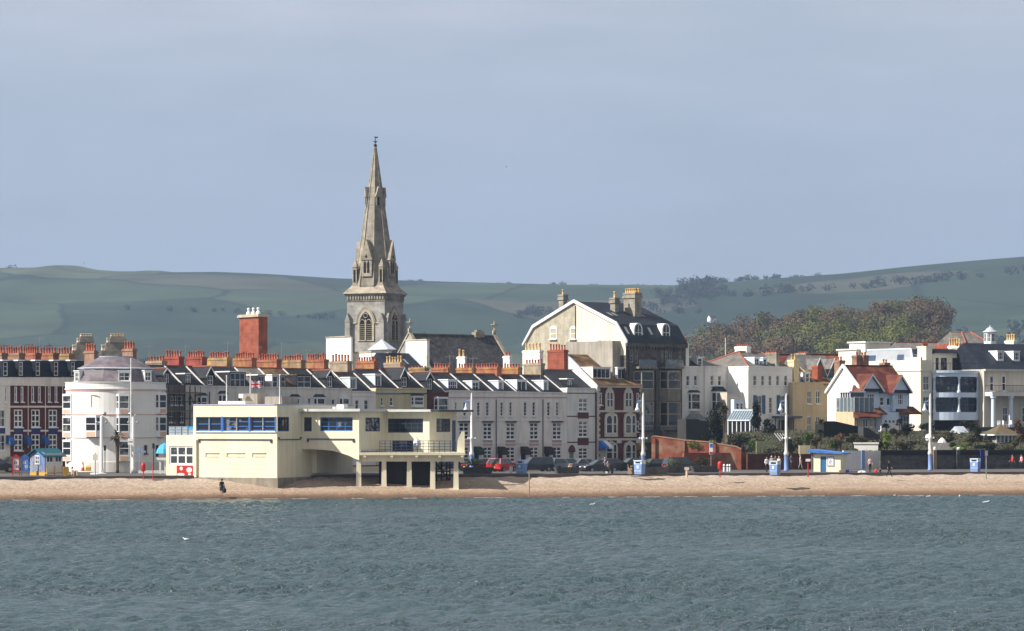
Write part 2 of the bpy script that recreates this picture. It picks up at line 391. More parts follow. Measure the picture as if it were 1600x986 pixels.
r2 = t.nodes.new('ShaderNodeMapRange'); r2.inputs['From Min'].default_value = .36; r2.inputs['From Max'].default_value = .66; r2.inputs['To Min'].default_value = .45; r2.inputs['To Max'].default_value = 1.0
t.links.new(n2.outputs['Fac'], r2.inputs['Value']); t.links.new(r2.outputs['Result'], bp.inputs['Strength'])   # gusts roughen the water in patches
t.links.new(n1.outputs['Fac'], bp.inputs['Height']); t.links.new(bp.outputs['Normal'], b.inputs['Normal'])
struct(grid_obj('sea_water', X, Y, Zw, WATER))
# foam line where small waves break on the shingle
fm = MB(); xx = -70.0; rf = random.Random(2)
while xx < 70:
    l = rf.uniform(.5, 2.2)
    if rf.random() < .3:
        wd = rf.uniform(.03, .09); y0 = shore_y(xx) - .9 + rf.uniform(-.25, .25)
        n = 6; a = [(xx + l * i / n, y0 + .19 * l * i / n + .12 * math.sin(i * 1.7 + xx)) for i in range(n + 1)]
        for i in range(n):
            w0 = wd * math.sin(math.pi * i / n) + .02; w1 = wd * math.sin(math.pi * (i + 1) / n) + .02
            (x0, q0), (x1, q1) = a[i], a[i + 1]
            fm.quad((x0, q0, .075), (x1, q1, .075), (x1, q1 + w1, .11), (x0, q0 + w0, .11))
    xx += l * rf.uniform(.7, 1.3)
o = fm.build('shore_foam', mat('sea_foam', (.34, .34, .33), .8, .2, 2)); struct(o, 'stuff')

# beach: wet sand at the water, shingle above, a berm under the promenade edge
xs = np.concatenate([lin(-200, -62, 20), lin(-62, 62, 420), np.linspace(62, 200, 20)]); tt = np.concatenate([lin(-.6, 0, 6), lin(0, 1, 70), np.linspace(1, 1.25, 8)])
Xb, T = np.meshgrid(xs, tt)
Yb = shore_y(Xb) + (edge_y(Xb) - shore_y(Xb)) * T
prof = np.interp(T, [-.6, 0, .12, .3, .62, .86, 1.0, 1.25], [-1.0, 0, .24, .62, 1.35, 1.80, 1.92, 1.80])
Zb = prof + np.clip(T, 0, 1) * (.045 * fbm(Xb, Yb, 3.2, 12, 4) + .05 * fbm(Xb, Yb * 3, 9, 8, 9)) * np.clip((1.15 - T) * 6, 0, 1)
Zb += .07 * np.clip(T * 4, 0, 1) * np.clip(1 - T, 0, 1) * npr.normal(size=Zb.shape) * .35
BEACH = bpy.data.materials.new('shingle_beach'); BEACH.use_nodes = True; t = BEACH.node_tree; b = t.nodes['Principled BSDF']; b.inputs['Roughness'].default_value = .9
b.inputs['Specular IOR Level'].default_value = .15
N = t.nodes.new; L = t.links.new
g = N('ShaderNodeNewGeometry'); sx = N('ShaderNodeSeparateXYZ'); L(g.outputs['Position'], sx.inputs[0])
mp_ = N('ShaderNodeMapping'); mp_.inputs['Scale'].default_value = (1, 1.0, 1); L(g.outputs['Position'], mp_.inputs['Vector'])
n1 = N('ShaderNodeTexNoise'); n1.inputs['Scale'].default_value = 3.2; n1.inputs['Detail'].default_value = 6; n1.inputs['Roughness'].default_value = .75; L(mp_.outputs['Vector'], n1.inputs['Vector'])
n2 = N('ShaderNodeTexNoise'); n2.inputs['Scale'].default_value = .35; n2.inputs['Detail'].default_value = 4; L(mp_.outputs['Vector'], n2.inputs['Vector'])
za = N('ShaderNodeMath'); za.operation = 'MULTIPLY_ADD'; za.inputs[1].default_value = .45; L(n2.outputs['Fac'], za.inputs[0]); L(sx.outputs['Z'], za.inputs[2])
r1 = N('ShaderNodeValToRGB'); e = r1.color_ramp.elements
e[0].position = 0.17; e[0].color = (.12, .078, .052, 1); e[1].position = .95; e[1].color = (.45, .36, .29, 1)
for p, c in ((.30, (.22, .145, .098, 1)), (.40, (.35, .245, .165, 1)), (.52, (.42, .315, .225, 1)), (.62, (.38, .29, .225, 1)), (.74, (.44, .335, .245, 1))):
    q = e.new(p); q.color = c
zs = N('ShaderNodeMath'); zs.operation = 'MULTIPLY'; zs.inputs[1].default_value = .5; L(za.outputs[0], zs.inputs[0]); L(zs.outputs[0], r1.inputs['Fac'])
mr = N('ShaderNodeMapRange'); mr.inputs['From Min'].default_value = .32; mr.inputs['From Max'].default_value = .68; mr.inputs['To Min'].default_value = .44; mr.inputs['To Max'].default_value = 1.24; L(n1.outputs['Fac'], mr.inputs['Value'])
vm = N('ShaderNodeVectorMath'); vm.operation = 'SCALE'; L(r1.outputs['Color'], vm.inputs[0]); L(mr.outputs['Result'], vm.inputs['Scale']); L(vm.outputs['Vector'], b.inputs['Base Color'])
bp = N('ShaderNodeBump'); bp.inputs['Strength'].default_value = .7; bp.inputs['Distance'].default_value = .12; L(n1.outputs['Fac'], bp.inputs['Height']); L(bp.outputs['Normal'], b.inputs['Normal'])
struct(grid_obj('beach', Xb, Yb, Zb, BEACH))

# promenade slab with a seaward kerb, the road behind it
def strip(x0, x1, off0, off1, z0, z1):
    m = MB(); n = 40
    for i in range(n):
        a, c = x0 + (x1 - x0) * i / n, x0 + (x1 - x0) * (i + 1) / n
        m.quad((a, edge_y(a) + off0, z1), (c, edge_y(c) + off0, z1), (c, edge_y(c) + off1, z1), (a, edge_y(a) + off1, z1))
        m.quad((a, edge_y(a) + off0, z0), (c, edge_y(c) + off0, z0), (c, edge_y(c) + off0, z1), (a, edge_y(a) + off0, z1))
    return m
struct(strip(-260, 260, .35, 16.5, 1.5, PROMZ).build('promenade', PROM))
struct(strip(-260, 260, 0, .35, 1.3, PROMZ + .02).build('promenade_kerb', mat('sea_wall_concrete', (.10, .085, .075), .9, .3, .8)))
rd = MB(); n = 30
for i in range(n):
    a, c = -260 + 520 * i / n, -260 + 520 * (i + 1) / n
    rd.quad((a, edge_y(a) + 16.5, GZ - .02), (c, edge_y(c) + 16.5, GZ - .02), (c, edge_y(c) + 27, GZ - .02), (a, edge_y(a) + 27, GZ - .02))
struct(rd.build('road', ASPH))
mk = MB()
for i in range(60):
    a = -150 + i * 5.0; c = a + 2.2
    mk.quad((a, edge_y(a) + 21.7, GZ - .016), (c, edge_y(c) + 21.7, GZ - .016), (c, edge_y(c) + 21.85, GZ - .016), (a, edge_y(a) + 21.85, GZ - .016))
struct(mk.build('road_markings', mat('road_paint', (.7, .7, .68), .7, .2, 3)))

# town ground: one sheet from the promenade to the far hills, rising under the gardens on the right
xs = np.concatenate([np.linspace(-2600, -160, 60), lin(-155, 155, 160), np.linspace(156, 2600, 60)])
tt = np.concatenate([lin(0, 120, 90), np.linspace(120, 1400, 60)])
Xg, T = np.meshgrid(xs, tt); Yg = np.clip(edge_y(Xg), 230, 380) + 15 + T
def sst(x): x = np.clip(x, 0, 1); return x * x * (3 - 2 * x)
def garden_h(x, y):
    """rise of the garden bank on the right, behind the sea-front wall"""
    return sst((x - 22) / 10) * (1.9 * sst((y - 340) / 3) + 2.6 * sst((y - 344) / 22))
Zg = GZ - .06 + garden_h(Xg, Yg) - .02 * np.clip(T - 120, 0, 40) / 40
EARTH = mat('garden_earth', (.055, .052, .030), .95, .4, .5, fine=.3)
struct(grid_obj('town_ground', Xg, Yg, Zg, EARTH))

# ---------------- hills ----------------
RPX = [-900, -300, 0, 60, 100, 118, 130, 145, 165, 210, 245, 265, 292, 360, 430, 540, 640, 750, 880, 1040, 1075, 1105, 1135, 1200, 1300, 1400, 1500, 1600, 1900, 2500]
RPY = [420, 416, 419, 418.5, 418, 415, 414, 415.5, 421, 424, 424, 422, 425.5, 428, 431, 438, 441, 444, 447, 448, 446, 445, 442, 437, 430, 419, 410, 402, 396, 410]
YR = 3200.0
xs = np.linspace(-2600, 2600, 420); ys = np.concatenate([np.linspace(1380, 3200, 150), np.linspace(3230, 4800, 30)])
Xh, Yh = np.meshgrid(xs, ys)
RPY = [v + (5 if p < 330 else 2) for p, v in zip(RPX, RPY)]
def ridge_z(x, y):
    px = 800 + x / YR * F                              # the crest line runs across the country at YR
    return H + (HY - np.interp(px, RPX, RPY)) * YR / F
def hill_z(x, y):
    t_ = np.clip((y - 1400) / (YR - 1400), 0, 1)
    s_ = .12 * sst(t_ / .5) + .88 * sst((t_ - .12) / .88) ** 1.15
    z = 2 + (ridge_z(x, y) - 2) * s_
    z = z + (7 * fbm(x, y, 900, 9, 31) + 3 * fbm(x, y, 320, 9, 32)) * np.sin(np.pi * np.clip(t_, 0, 1)) ** 1.3 * np.clip((1 - t_) * 1.6, 0, 1)
    return np.where(y > YR, ridge_z(x, y) - (y - YR) * .07, z)
Zh = hill_z(Xh, Yh)
HILL = bpy.data.materials.new('downland'); HILL.use_nodes = True; t = HILL.node_tree; b = t.nodes['Principled BSDF']; b.inputs['Roughness'].default_value = .95; b.inputs['Specular IOR Level'].default_value = .1
N = t.nodes.new; L = t.links.new
g = N('ShaderNodeNewGeometry'); mp_ = N('ShaderNodeMapping'); mp_.inputs['Scale'].default_value = (.0062, .0052, 0); mp_.inputs['Rotation'].default_value = (0, 0, .35); L(g.outputs['Position'], mp_.inputs['Vector'])
nzz = N('ShaderNodeTexNoise'); nzz.inputs['Scale'].default_value = 1.1; L(mp_.outputs['Vector'], nzz.inputs['Vector'])
mxv = N('ShaderNodeMix'); mxv.data_type = 'VECTOR'; mxv.inputs['Factor'].default_value = .22; L(mp_.outputs['Vector'], mxv.inputs['A']); L(nzz.outputs['Color'], mxv.inputs['B'])
vo = N('ShaderNodeTexVoronoi'); vo.inputs['Scale'].default_value = 1.0; L(mxv.outputs['Result'], vo.inputs['Vector'])
sp = N('ShaderNodeSeparateColor'); L(vo.outputs['Color'], sp.inputs[0])
cr = N('ShaderNodeValToRGB'); cr.color_ramp.interpolation = 'CONSTANT'; e = cr.color_ramp.elements
e[0].position = 0; e[0].color = (.024, .040, .026, 1); e[1].position = .22; e[1].color = (.031, .050, .031, 1)
for p, c in ((.40, (.019, .032, .022, 1)), (.56, (.042, .061, .036, 1)), (.70, (.027, .044, .028, 1)), (.82, (.060, .063, .044, 1)), (.9, (.066, .080, .046, 1))):
    q = e.new(p); q.color = c
L(sp.outputs[0], cr.inputs['Fac'])
ve = N('ShaderNodeTexVoronoi'); ve.feature = 'DISTANCE_TO_EDGE'; ve.inputs['Scale'].default_value = 1.0; L(mxv.outputs['Result'], ve.inputs['Vector'])
hd = N('ShaderNodeMapRange'); hd.inputs['From Min'].default_value = .006; hd.inputs['From Max'].default_value = .022; L(ve.outputs['Distance'], hd.inputs['Value'])
mh = N('ShaderNodeMix'); mh.data_type = 'RGBA'; L(hd.outputs['Result'], mh.inputs['Factor']); mh.inputs['A'].default_value = (.017, .028, .020, 1); L(cr.outputs['Color'], mh.inputs['B'])
n2 = N('ShaderNodeTexNoise'); n2.inputs['Scale'].default_value = .012; n2.inputs['Detail'].default_value = 7; L(g.outputs['Position'], n2.inputs['Vector'])
mr = N('ShaderNodeMapRange'); mr.inputs['From Min'].default_value = .3; mr.inputs['From Max'].default_value = .7; mr.inputs['To Min'].default_value = .72; mr.inputs['To Max'].default_value = 1.25; L(n2.outputs['Fac'], mr.inputs['Value'])
vm = N('ShaderNodeVectorMath'); vm.operation = 'SCALE'; L(mh.outputs['Result'], vm.inputs[0]); L(mr.outputs['Result'], vm.inputs['Scale']); L(vm.outputs['Vector'], b.inputs['Base Color'])
struct(grid_obj('hills', Xh, Yh, Zh, HILL))

# wooded hill: a mound nearer the town
WPX = [1000, 1040, 1070, 1110, 1150, 1200, 1250, 1280, 1310, 1350, 1400, 1440, 1465, 1485, 1500, 1530, 1700]
WPY = [575, 560, 538, 515, 507, 494, 483, 489, 486, 479, 473, 474, 482, 502, 528, 560, 575]
YW = 1150.0
def wood_crest(x): return H + (HY - np.interp(800 + x / YW * F, WPX, WPY)) * YW / F
xs = np.linspace(20, 260, 120); ys = np.linspace(760, 1390, 70); Xm, Ym = np.meshgrid(xs, ys)
def mound_z(x, y):
    t_ = np.where(y < YW, sst((y - 780) / (YW - 780)), sst((1385 - y) / (1385 - YW)))
    return 1.9 + np.clip(wood_crest(x) - 11 - 1.9, 0, 99) * t_
struct(grid_obj('wooded_hill', Xm, Ym, mound_z(Xm, Ym), mat('hill_grass', (.035, .058, .024), .95, .4, .02)))

def leaf_cloud(mb, c, r, n, size, rr, jit=.6, shell=.45):
    """n leaf clumps spread through an ellipsoid shell: small randomly turned quads"""
    for _ in range(n):
        u = Vector((rr.gauss(0, 1), rr.gauss(0, 1), rr.gauss(0, 1))).normalized()
        k = shell + (1 - shell) * rr.random() ** .6
        p = Vector((c[0] + u.x * r[0] * k, c[1] + u.y * r[1] * k, c[2] + u.z * r[2] * k))
        a = (u + Vector((rr.gauss(0, jit), rr.gauss(0, jit), rr.gauss(0, jit)))).normalized()
        x = a.orthogonal().normalized(); y = a.cross(x); an = rr.random() * 6.28
        x, y = x * math.cos(an) + y * math.sin(an), y * math.cos(an) - x * math.sin(an)
        s0 = size * rr.uniform(.6, 1.3); s1 = s0 * rr.uniform(.5, 1.0)
        mb.add([p - x * s0, p + y * s1 * .6 - x * s0 * .1, p + x * s0, p - y * s1 * .6 + x * s0 * .1], [(0, 1, 2, 3)])
# woodland on the hill: one mass of crowns, bare brown ones and ones in fresh leaf
WB = leafmat('bare_brown_crown', (.115, .080, .050), .35, .07); WG = leafmat('fresh_green_crown', (.118, .122, .032), .35, .07); WD = leafmat('dull_green_crown', (.10, .098, .045), .45, .07)
wm = MB(); rr = random.Random(5)
for i in range(185):
    px = rr.uniform(1045, 1474); y = rr.uniform(960, 1165); x = (px - 800) / F * y
    base = float(mound_z(np.array(x), np.array(y)))
    hh = rr.uniform(7.5, 14.5); crest = float(wood_crest(np.array(x)))
    if crest < 26: hh *= .75
    R = rr.uniform(4.2, 8.2)
    cn = mnoise.noise(Vector((x * .02, y * .02, 3.0)))
    wm.cur = 1 if cn > .22 else (2 if cn > .02 else 0)
    if rr.random() < .18: wm.cur = rr.choice((0, 0, 1, 2))
    leaf_cloud(wm, (x, y, base + hh * .55), (R * .95, R * .95, hh * .45), 560, .44, rr, .25, .75)
    for k in range(4):
        a_ = rr.random() * 6.28; leaf_cloud(wm, (x + math.cos(a_) * R * .55, y + math.sin(a_) * R * .55, base + hh * rr.uniform(.6, .85)), (R * .45, R * .45, hh * .22), 95, .5, rr, .3, .7)
    wm.tube((x, y, base - .5), (x, y, base + hh * .6), .35, .15, 4)
struct(wm.build('woodland', [WB, WG, WD]), 'stuff')
# hedgerow trees and copses far off on the downs
hm = MB(); rr = random.Random(9); HT = leafmat('far_hedge_leaves', (.024, .030, .022), .3, .02)
def far_trees(pxs, yrow, n, size, spread_y=60, rowpx=0):
    for i in range(n):
        px = rr.uniform(*pxs); y = yrow + rr.uniform(-spread_y, spread_y); x = (px - 800) / F * y
        z = float(hill_z(np.array([[x]]), np.array([[y]]))[0, 0]); R = size * rr.uniform(.6, 1.25)
        for k in range(3):
            leaf_cloud(hm, (x + rr.uniform(-.6, .6) * R, y, z + R * rr.uniform(.3, .9)), (R * .8, R * .8, R * .6), 26, R * .22, rr)
        hm.tube((x, y, z - 1), (x, y, z + R), .5, .3, 4)
for a, c, n, s_ in ((8, 26, 3, 4.5), (159, 164, 1, 2.4), (640, 660, 4, 3), (748, 800, 9, 3), (862, 884, 5, 4.2), (900, 925, 5, 2.6), (925, 1040, 16, 2.6), (1085, 1135, 18, 6.5), (1145, 1215, 16, 5.5), (1230, 1285, 8, 3.2)):
    far_trees((a, c), YR - 10, n, s_, 8)
far_trees((1060, 1130), 2900, 34, 7, 150); far_trees((1000, 1100), 2700, 26, 6, 120); far_trees((812, 862), 2560, 16, 5, 30)
far_trees((655, 740), 2380, 14, 5, 20); far_trees((-40, 520), 2050, 44, 5, 14); far_trees((-40, 200), 1850, 26, 6, 40); far_trees((640, 1000), 1980, 30, 5, 20)
far_trees((1100, 1620), 2750, 46, 6, 16); far_trees((1440, 1620), 2200, 60, 8, 160); far_trees((1100, 1450), 2420, 40, 7, 60)
far_trees((200, 640), 2500, 26, 3.5, 10)
far_trees((0, 55), 1500, 9, 9, 40); far_trees((205, 250), 1500, 8, 8, 40); far_trees((300, 520), 1620, 24, 5, 20)
struct(hm.build('far_hedgerow_trees', HT), 'stuff')

# air: pale haze over the whole scene, camera and ground inside it
hz = MB(); hz.cube(-2700, 2700, -120, 5000, -2.5, 260)
ho = hz.build('haze', None or mat('haze_air', (.5, .5, .5))); struct(ho, 'stuff')
hmz = bpy.data.materials.new('haze'); hmz.use_nodes = True; t = hmz.node_tree; t.nodes.remove(t.nodes['Principled BSDF'])
pv = t.nodes.new('ShaderNodeVolumePrincipled'); pv.inputs['Color'].default_value = (.52, .71, 1.0, 1); pv.inputs['Density'].default_value = .00013; pv.inputs['Anisotropy'].default_value = .25
t.links.new(pv.outputs['Volume'], t.nodes['Material Output'].inputs['Volume'])
ho.data.materials[0] = hmz
# ---------------- building kit ----------------
def frame_mb(mb, f, s0, s1, z0, z1, d, cols=2, rows=2, bar=.07, th=.07, arch=0, sill=0, mull=None):
    """sash frame in a wall opening: outer members, mullions, transoms, sill"""
    mull = mull or bar * .7
    mb.box(f, s0, s0 + bar, z0, z1, d - th, d); mb.box(f, s1 - bar, s1, z0, z1, d - th, d)
    mb.box(f, s0 + bar, s1 - bar, z0, z0 + bar, d - th, d); mb.box(f, s0 + bar, s1 - bar, z1 - bar, z1, d - th, d)
    for i in range(1, cols):
        c = s0 + (s1 - s0) * i / cols; mb.box(f, c - mull / 2, c + mull / 2, z0 + bar, z1 - bar, d - th + .012, d - .012)
    for j in range(1, rows):
        c = z0 + (z1 - z0) * j / rows; mb.box(f, s0 + bar, s1 - bar, c - mull / 2, c + mull / 2, d - th + .018, d - .018)
    if sill: mb.box(f, s0 - .08, s1 + .08, z0 - .12, z0 - .004, d - .02, d + .26 if sill is True else sill)
class House:
    def __init__(h, name, label, cat, f, s0, s1, depth, zb, zt, wall, group=None):
        h.f, h.s0, h.s1, h.D, h.zb, h.zt, h.wm = f, s0, s1, depth, zb, zt, wall
        p = f.pt((s0 + s1) / 2, zb, -depth / 2)
        h.root = thing(name, label, cat, p, group); h.holes = {}; h.faces = {}
        h.left = f.side(s0, depth); h.right = f.flank(s1)
    def win(h, px0, px1, py0, py1, f=None, cols=2, rows=2, d=0, rec=.14, bar=.08, frame=None, glass=None, sill=True, hole=True, name='window', mull=None):
        f = f or h.f; frame = frame or FRAME; glass = glass or GLASS
        s0, s1 = f.s(px0, d), f.s(px1, d); sm = (s0 + s1) / 2
        z0, z1 = f.z(py1, sm, d), f.z(py0, sm, d)
        return h.win_m(f, s0, s1, z0, z1, cols, rows, d, rec, bar, frame, glass, sill, hole, name, mull)
    def win_m(h, f, s0, s1, z0, z1, cols=2, rows=2, d=0, rec=.14, bar=.08, frame=None, glass=None, sill=True, hole=True, name='window', mull=None, parent=None):
        frame = frame or FRAME; glass = glass or GLASS
        if hole: h.holes.setdefault(id(f), []).append((s0, s1, z0, z1)); h.faces[id(f)] = f
        dd = d - rec + .07 if hole else d + .06
        m = MB(); frame_mb(m, f, s0, s1, z0, z1, dd, cols, rows, bar, .07, sill=sill, mull=mull)
        w_ = m.build(name, frame, parent or h.root)
        g = MB(); g.box(f, s0 + .02, s1 - .02, z0 + .02, z1 - .02, dd - .09, dd - .045); g.build('pane', glass, w_)
        return w_
    def walls(h, zt=None, cap=None, extra=None, name='wall'):
        zt = zt or h.zt; m = MB(); f = h.f; D = h.D
        m.panel(f, h.s0, h.s1, h.zb, zt, h.holes.get(id(f), []))
        m.panel(h.left, 0, D, h.zb, zt, h.holes.get(id(h.left), []))
        m.panel(h.right, 0, D, h.zb, zt, h.holes.get(id(h.right), []))
        m.quad(f.pt(h.s1, h.zb, -D), f.pt(h.s0, h.zb, -D), f.pt(h.s0, zt, -D), f.pt(h.s1, zt, -D))
        m.quad(f.pt(h.s0, zt, 0), f.pt(h.s1, zt, 0), f.pt(h.s1, zt, -D), f.pt(h.s0, zt, -D))
        return m.build(name, h.wm, h.root)
    def part(h, name, m, fn, parent=None, smooth=False):
        mb = MB(); fn(mb); return mb.build(name, m, parent or h.root, smooth=smooth)
    def band(h, py, px=None, hgt=.22, out=.06, m=None, name='string_course', s0=None, s1=None):
        f = h.f; s0 = h.s0 if s0 is None else s0; s1 = h.s1 if s1 is None else s1
        z = f.z(py, (s0 + s1) / 2)
        return h.part(name, m or h.wm, lambda b: b.box(f, s0 + .003, s1 - .003, z - hgt / 2, z + hgt / 2, -.05, out))
    def coping(h, out=.09, hgt=.14, m=None, s0=None, s1=None):
        f = h.f
        return h.part('parapet_coping', m or h.wm, lambda b: b.box(f, (h.s0 if s0 is None else s0) + .004, (h.s1 if s1 is None else s1) - .004, h.zt - hgt, h.zt + .03, -.3, out))
    def roof(h, zr, dr=None, m=None, z0=None, d0=-.25, over=.0, name='roof'):
        """pitched roof, ridge parallel to the front at depth dr"""
        f = h.f; dr = dr or h.D / 2; z0 = z0 if z0 is not None else h.zt - .1
        h.zr, h.dr, h.rz0, h.rd0 = zr, dr, z0, d0
        return h.part(name, m or SLATE, lambda b: b.prism_s(f, [(d0 + over, z0), (-dr, zr), (-h.D - over, z0)], h.s0 + .01, h.s1 - .01))
    def slope_z(h, d): # roof height at depth d
        return h.rz0 + (h.zr - h.rz0) * (h.rd0 - d) / (h.dr + h.rd0)
    def slope_d(h, z): return h.rd0 - (z - h.rz0) / (h.zr - h.rz0) * (h.dr + h.rd0)
    def ridge(h, m=None, r=.11):
        return h.part('ridge_tiles', m or RIDGE, lambda b: b.box(h.f, h.s0 + .03, h.s1 - .03, h.zr - .06, h.zr + .10, -h.dr - r, -h.dr + r))
    def party(h, s, m=None, th=.2, up=.07, name='party_wall_coping'):
        """the pale strip that climbs the roof over a party wall"""
        f = h.f; a, b_ = h.rd0 + .05, -h.dr
        za, zb_ = h.slope_z(a), h.zr
        return h.part(name, m or LGREY, lambda b: b.prism_s(f, [(a, za - .2), (a, za + up), (b_, zb_ + up), (b_, zb_ - .2)], s - th / 2, s + th / 2))
    def chimney(h, s, pxL, pxR, pyT, pyB=None, th=.75, m=None, npots=7, potm=None, pot_h=.8, f=None, cap=None, name='chimney', zb=None, rows=1, pot_r=.16):
        """stack along the party wall: broad lit flank towards the left, pots in a row"""
        f = f or h.f; d1 = f.d(pxR, s); d0 = f.d(pxL, s)      # d1 nearer
        if d0 > d1: d0, d1 = d1, d0
        zt = f.z(pyT, s, d1); zb = zb if zb is not None else (f.z(pyB, s, d1) if pyB else h.zt - .3)
        mb = MB(); mb.box(f, s - th / 2, s + th / 2, zb, zt - .32, d0, d1)
        mb.box(f, s - th / 2 - .07, s + th / 2 + .07, zt - .32, zt - .12, d0 - .07, d1 + .07); mb.box(f, s - th / 2 - .02, s + th / 2 + .02, zt - .12, zt, d0 - .02, d1 + .02)
        c = mb.build(name, m or BRICK, h.root)
        for r in range(rows):
            ss = s + (r - (rows - 1) / 2) * th * .5
            for i in range(npots):
                dd = d0 + (d1 - d0) * (i + .5) / npots
                pot(f.pt(ss, zt - .02, dd), pot_h * rnd.uniform(.85, 1.12), pot_r, potm or POTR, c)
        return c
    def dormer(h, px0, px1, py0, py1, gable=None, cheek=None, top=None, cols=2, rows=2, ridge_m=None, df=None, fascia=.14, glass=None):
        """roof window: front pane, cheeks running back into the slope, flat or gabled lid"""
        f = h.f; d = df if df is not None else -1.0
        s0, s1 = f.s(px0, d), f.s(px1, d); sm = (s0 + s1) / 2; z0, z1 = f.z(py1, sm, d), f.z(py0, sm, d)
        dm = MB(); ck = cheek or SLATE
        zz = z1 + .12
        db = min(h.slope_d(zz) - .3, d - .3)
        dm.panel(f, s0 - .10, s1 + .10, min(z0 - .12, h.slope_z(d) - .1), zz, [(s0, s1, z0, z1)], d, .12)
        dm.box(f, s0 - .10, s0 - .06, h.slope_z(d) - .4, zz, db, d - .002); dm.box(f, s1 + .06, s1 + .10, h.slope_z(d) - .4, zz, db, d - .002)
        if gable:
            zg = f.z(gable, sm, d)
            dm.prism_d(f, [(s0 - .10, zz), (s1 + .10, zz), (sm, zg - .06)], d - .1, d - .003)
        o = dm.build('dormer', [ck], h.root)
        if gable:
            db2 = min(h.slope_d(zg) - .3, d - .3)
            def g_(b):
                for sgn, e in ((-1, s0 - .28), (1, s1 + .28)):
                    ze = zz - (zg - zz) * (.18 / ((s1 - s0) / 2 + .1))
                    q = [f.pt(sm, zg, d + .15), f.pt(e, ze, d + .15), f.pt(e, ze, db), f.pt(sm, zg, db2)]
                    q2 = [p - Vector((0, 0, .09)) for p in q]
                    b.add(q + q2, [(0, 1, 2, 3), (7, 6, 5, 4), (0, 4, 5, 1), (1, 5, 6, 2), (2, 6, 7, 3), (3, 7, 4, 0)])
            h.part('dormer_roof', top or SLATE, g_, o)
            h.part('barge_board', FRAME, lambda b: [b.add([f.pt(sm, zg + .02, d + .2), f.pt(sm, zg - .18, d + .2), f.pt(e, zz - .34, d + .2), f.pt(e, zz - .14, d + .2), f.pt(sm, zg + .02, d + .152), f.pt(sm, zg - .18, d + .152), f.pt(e, zz - .34, d + .152), f.pt(e, zz - .14, d + .152)], [(0, 1, 2, 3), (7, 6, 5, 4), (0, 3, 7, 4), (1, 5, 6, 2)]) for e in (s0 - .3, s1 + .3)], o)
            if ridge_m: h.part('ridge_tiles', ridge_m, lambda b: b.box(f, sm - .1, sm + .1, zg - .04, zg + .09, db2 + .1, d + .1), o)
        else:
            h.part('dormer_roof', top or FRAME, lambda b: b.box(f, s0 - .18, s1 + .18, zz, zz + fascia, db - .1, d + .12), o)
        h.win_m(f, s0, s1, z0, z1, cols, rows, d, .12, .07, sill=False, hole=True, parent=o, glass=glass)
        h.holes[id(f)].pop()
        return o
    def bay(h, px0, px1, py0, py1, out=.7, wm=None, roofm=None, lights=3, rows=2, sides=.45, panel=None, roof_h=.35, glass=None, base=.3, fm=None):
        """canted bay window standing out from the wall"""
        f = h.f; wm = wm or FRAME
        s0, s1 = f.s(px0), f.s(px1); sm = (s0 + s1) / 2; z0, z1 = f.z(py1, sm), f.z(py0, sm)
        c = sides * out
        poly = [(s0, -.02), (s0 + c, out), (s1 - c, out), (s1, -.02)]
        mb = MB()
        w3 = [f.pt(s, 0, d) for s, d in poly]
        mb.prism_z([(p.x, p.y) for p in w3], z0 - base, z0)
        b = mb.build('bay_window', wm, h.root)
        h.part('bay_cornice', wm, lambda q: q.prism_z([(p.x, p.y) for p in w3], z1, z1 + .16), b)
        for i in range(3):
            a, e = w3[i], w3[i + 1]
            ff = Face(a.x, a.y, U=(e.x - a.x, e.y - a.y)); ln = (e - a).length
            fm_ = MB(); frame_mb(fm_, ff, .01, ln - .01, z0 + .003, z1 - .003, 0, (lights - 2 if lights > 2 else 1) if i == 1 else 1, rows, .10, .10, mull=.09); fr = fm_.build('window', fm or wm, b)
            g = MB(); g.box(ff, .06, ln - .06, z0 + .05, z1 - .05, -.075, -.05); g.build('pane', glass or GLASS, fr)
        if roofm:
            h.part('bay_roof', roofm, lambda q: q.add([f.pt(s0 - .12, z1 + .16, 0), f.pt(s0 + c - .08, z1 + .16, out + .12), f.pt(s1 - c + .08, z1 + .16, out + .12), f.pt(s1 + .12, z1 + .16, 0), f.pt(s0 + .25, z1 + .16 + roof_h, 0), f.pt(s1 - .25, z1 + .16 + roof_h, 0)], [(0, 1, 4), (1, 2, 5, 4), (2, 3, 5), (0, 4, 5, 3), (3, 2, 1, 0)]), b)
        if panel:
            h.part('apron_panel', panel, lambda q: q.box(f, s0 + c + .15, s1 - c - .15, z0 - base + .06, z0 - .06, out, out + .012), b)
        return b
    def awning(h, px0, px1, py0, py1, out=1.1, m=None, door=True, pyb=None):
        f = h.f; s0, s1 = f.s(px0), f.s(px1); z0, z1 = f.zp((px0 + px1) / 2, py1), f.zp((px0 + px1) / 2, py0)
        prof = [(.01, z1)] + [(out * math.sin(a), z0 + (z1 - z0) * math.cos(a)) for a in (math.radians(k) for k in (15, 35, 55, 75, 90))] + [(out, z0 - .15), (out - .05, z0 - .15), (out - .06, z0), (.01, z0)]
        return h.part('awning', m or GREENAW, lambda b: b.prism_s(f, prof, s0, s1))
    def door(h, px0, px1, py0, py1, m=None, arch=False):
        f = h.f; s0, s1 = f.s(px0), f.s(px1); sm = (s0 + s1) / 2; z0, z1 = f.z(py1, sm), f.z(py0, sm)
        h.holes.setdefault(id(f), []).append((s0, s1, z0, z1))
        d_ = h.part('door', m or NAVY, lambda b: (b.box(f, s0, s1, z0, z1, -.2, -.14), b.box(f, s0 + .12, s1 - .12, z0 + .2, z0 + .9, -.14, -.12), b.box(f, s0 + .12, s1 - .12, z0 + 1.1, z1 - .5, -.14, -.12)))
        h.part('handle', GREYM, lambda b: b.box(f, s1 - .2, s1 - .12, z0 + 1.0, z0 + 1.06, -.139, -.08), d_)
        return d_
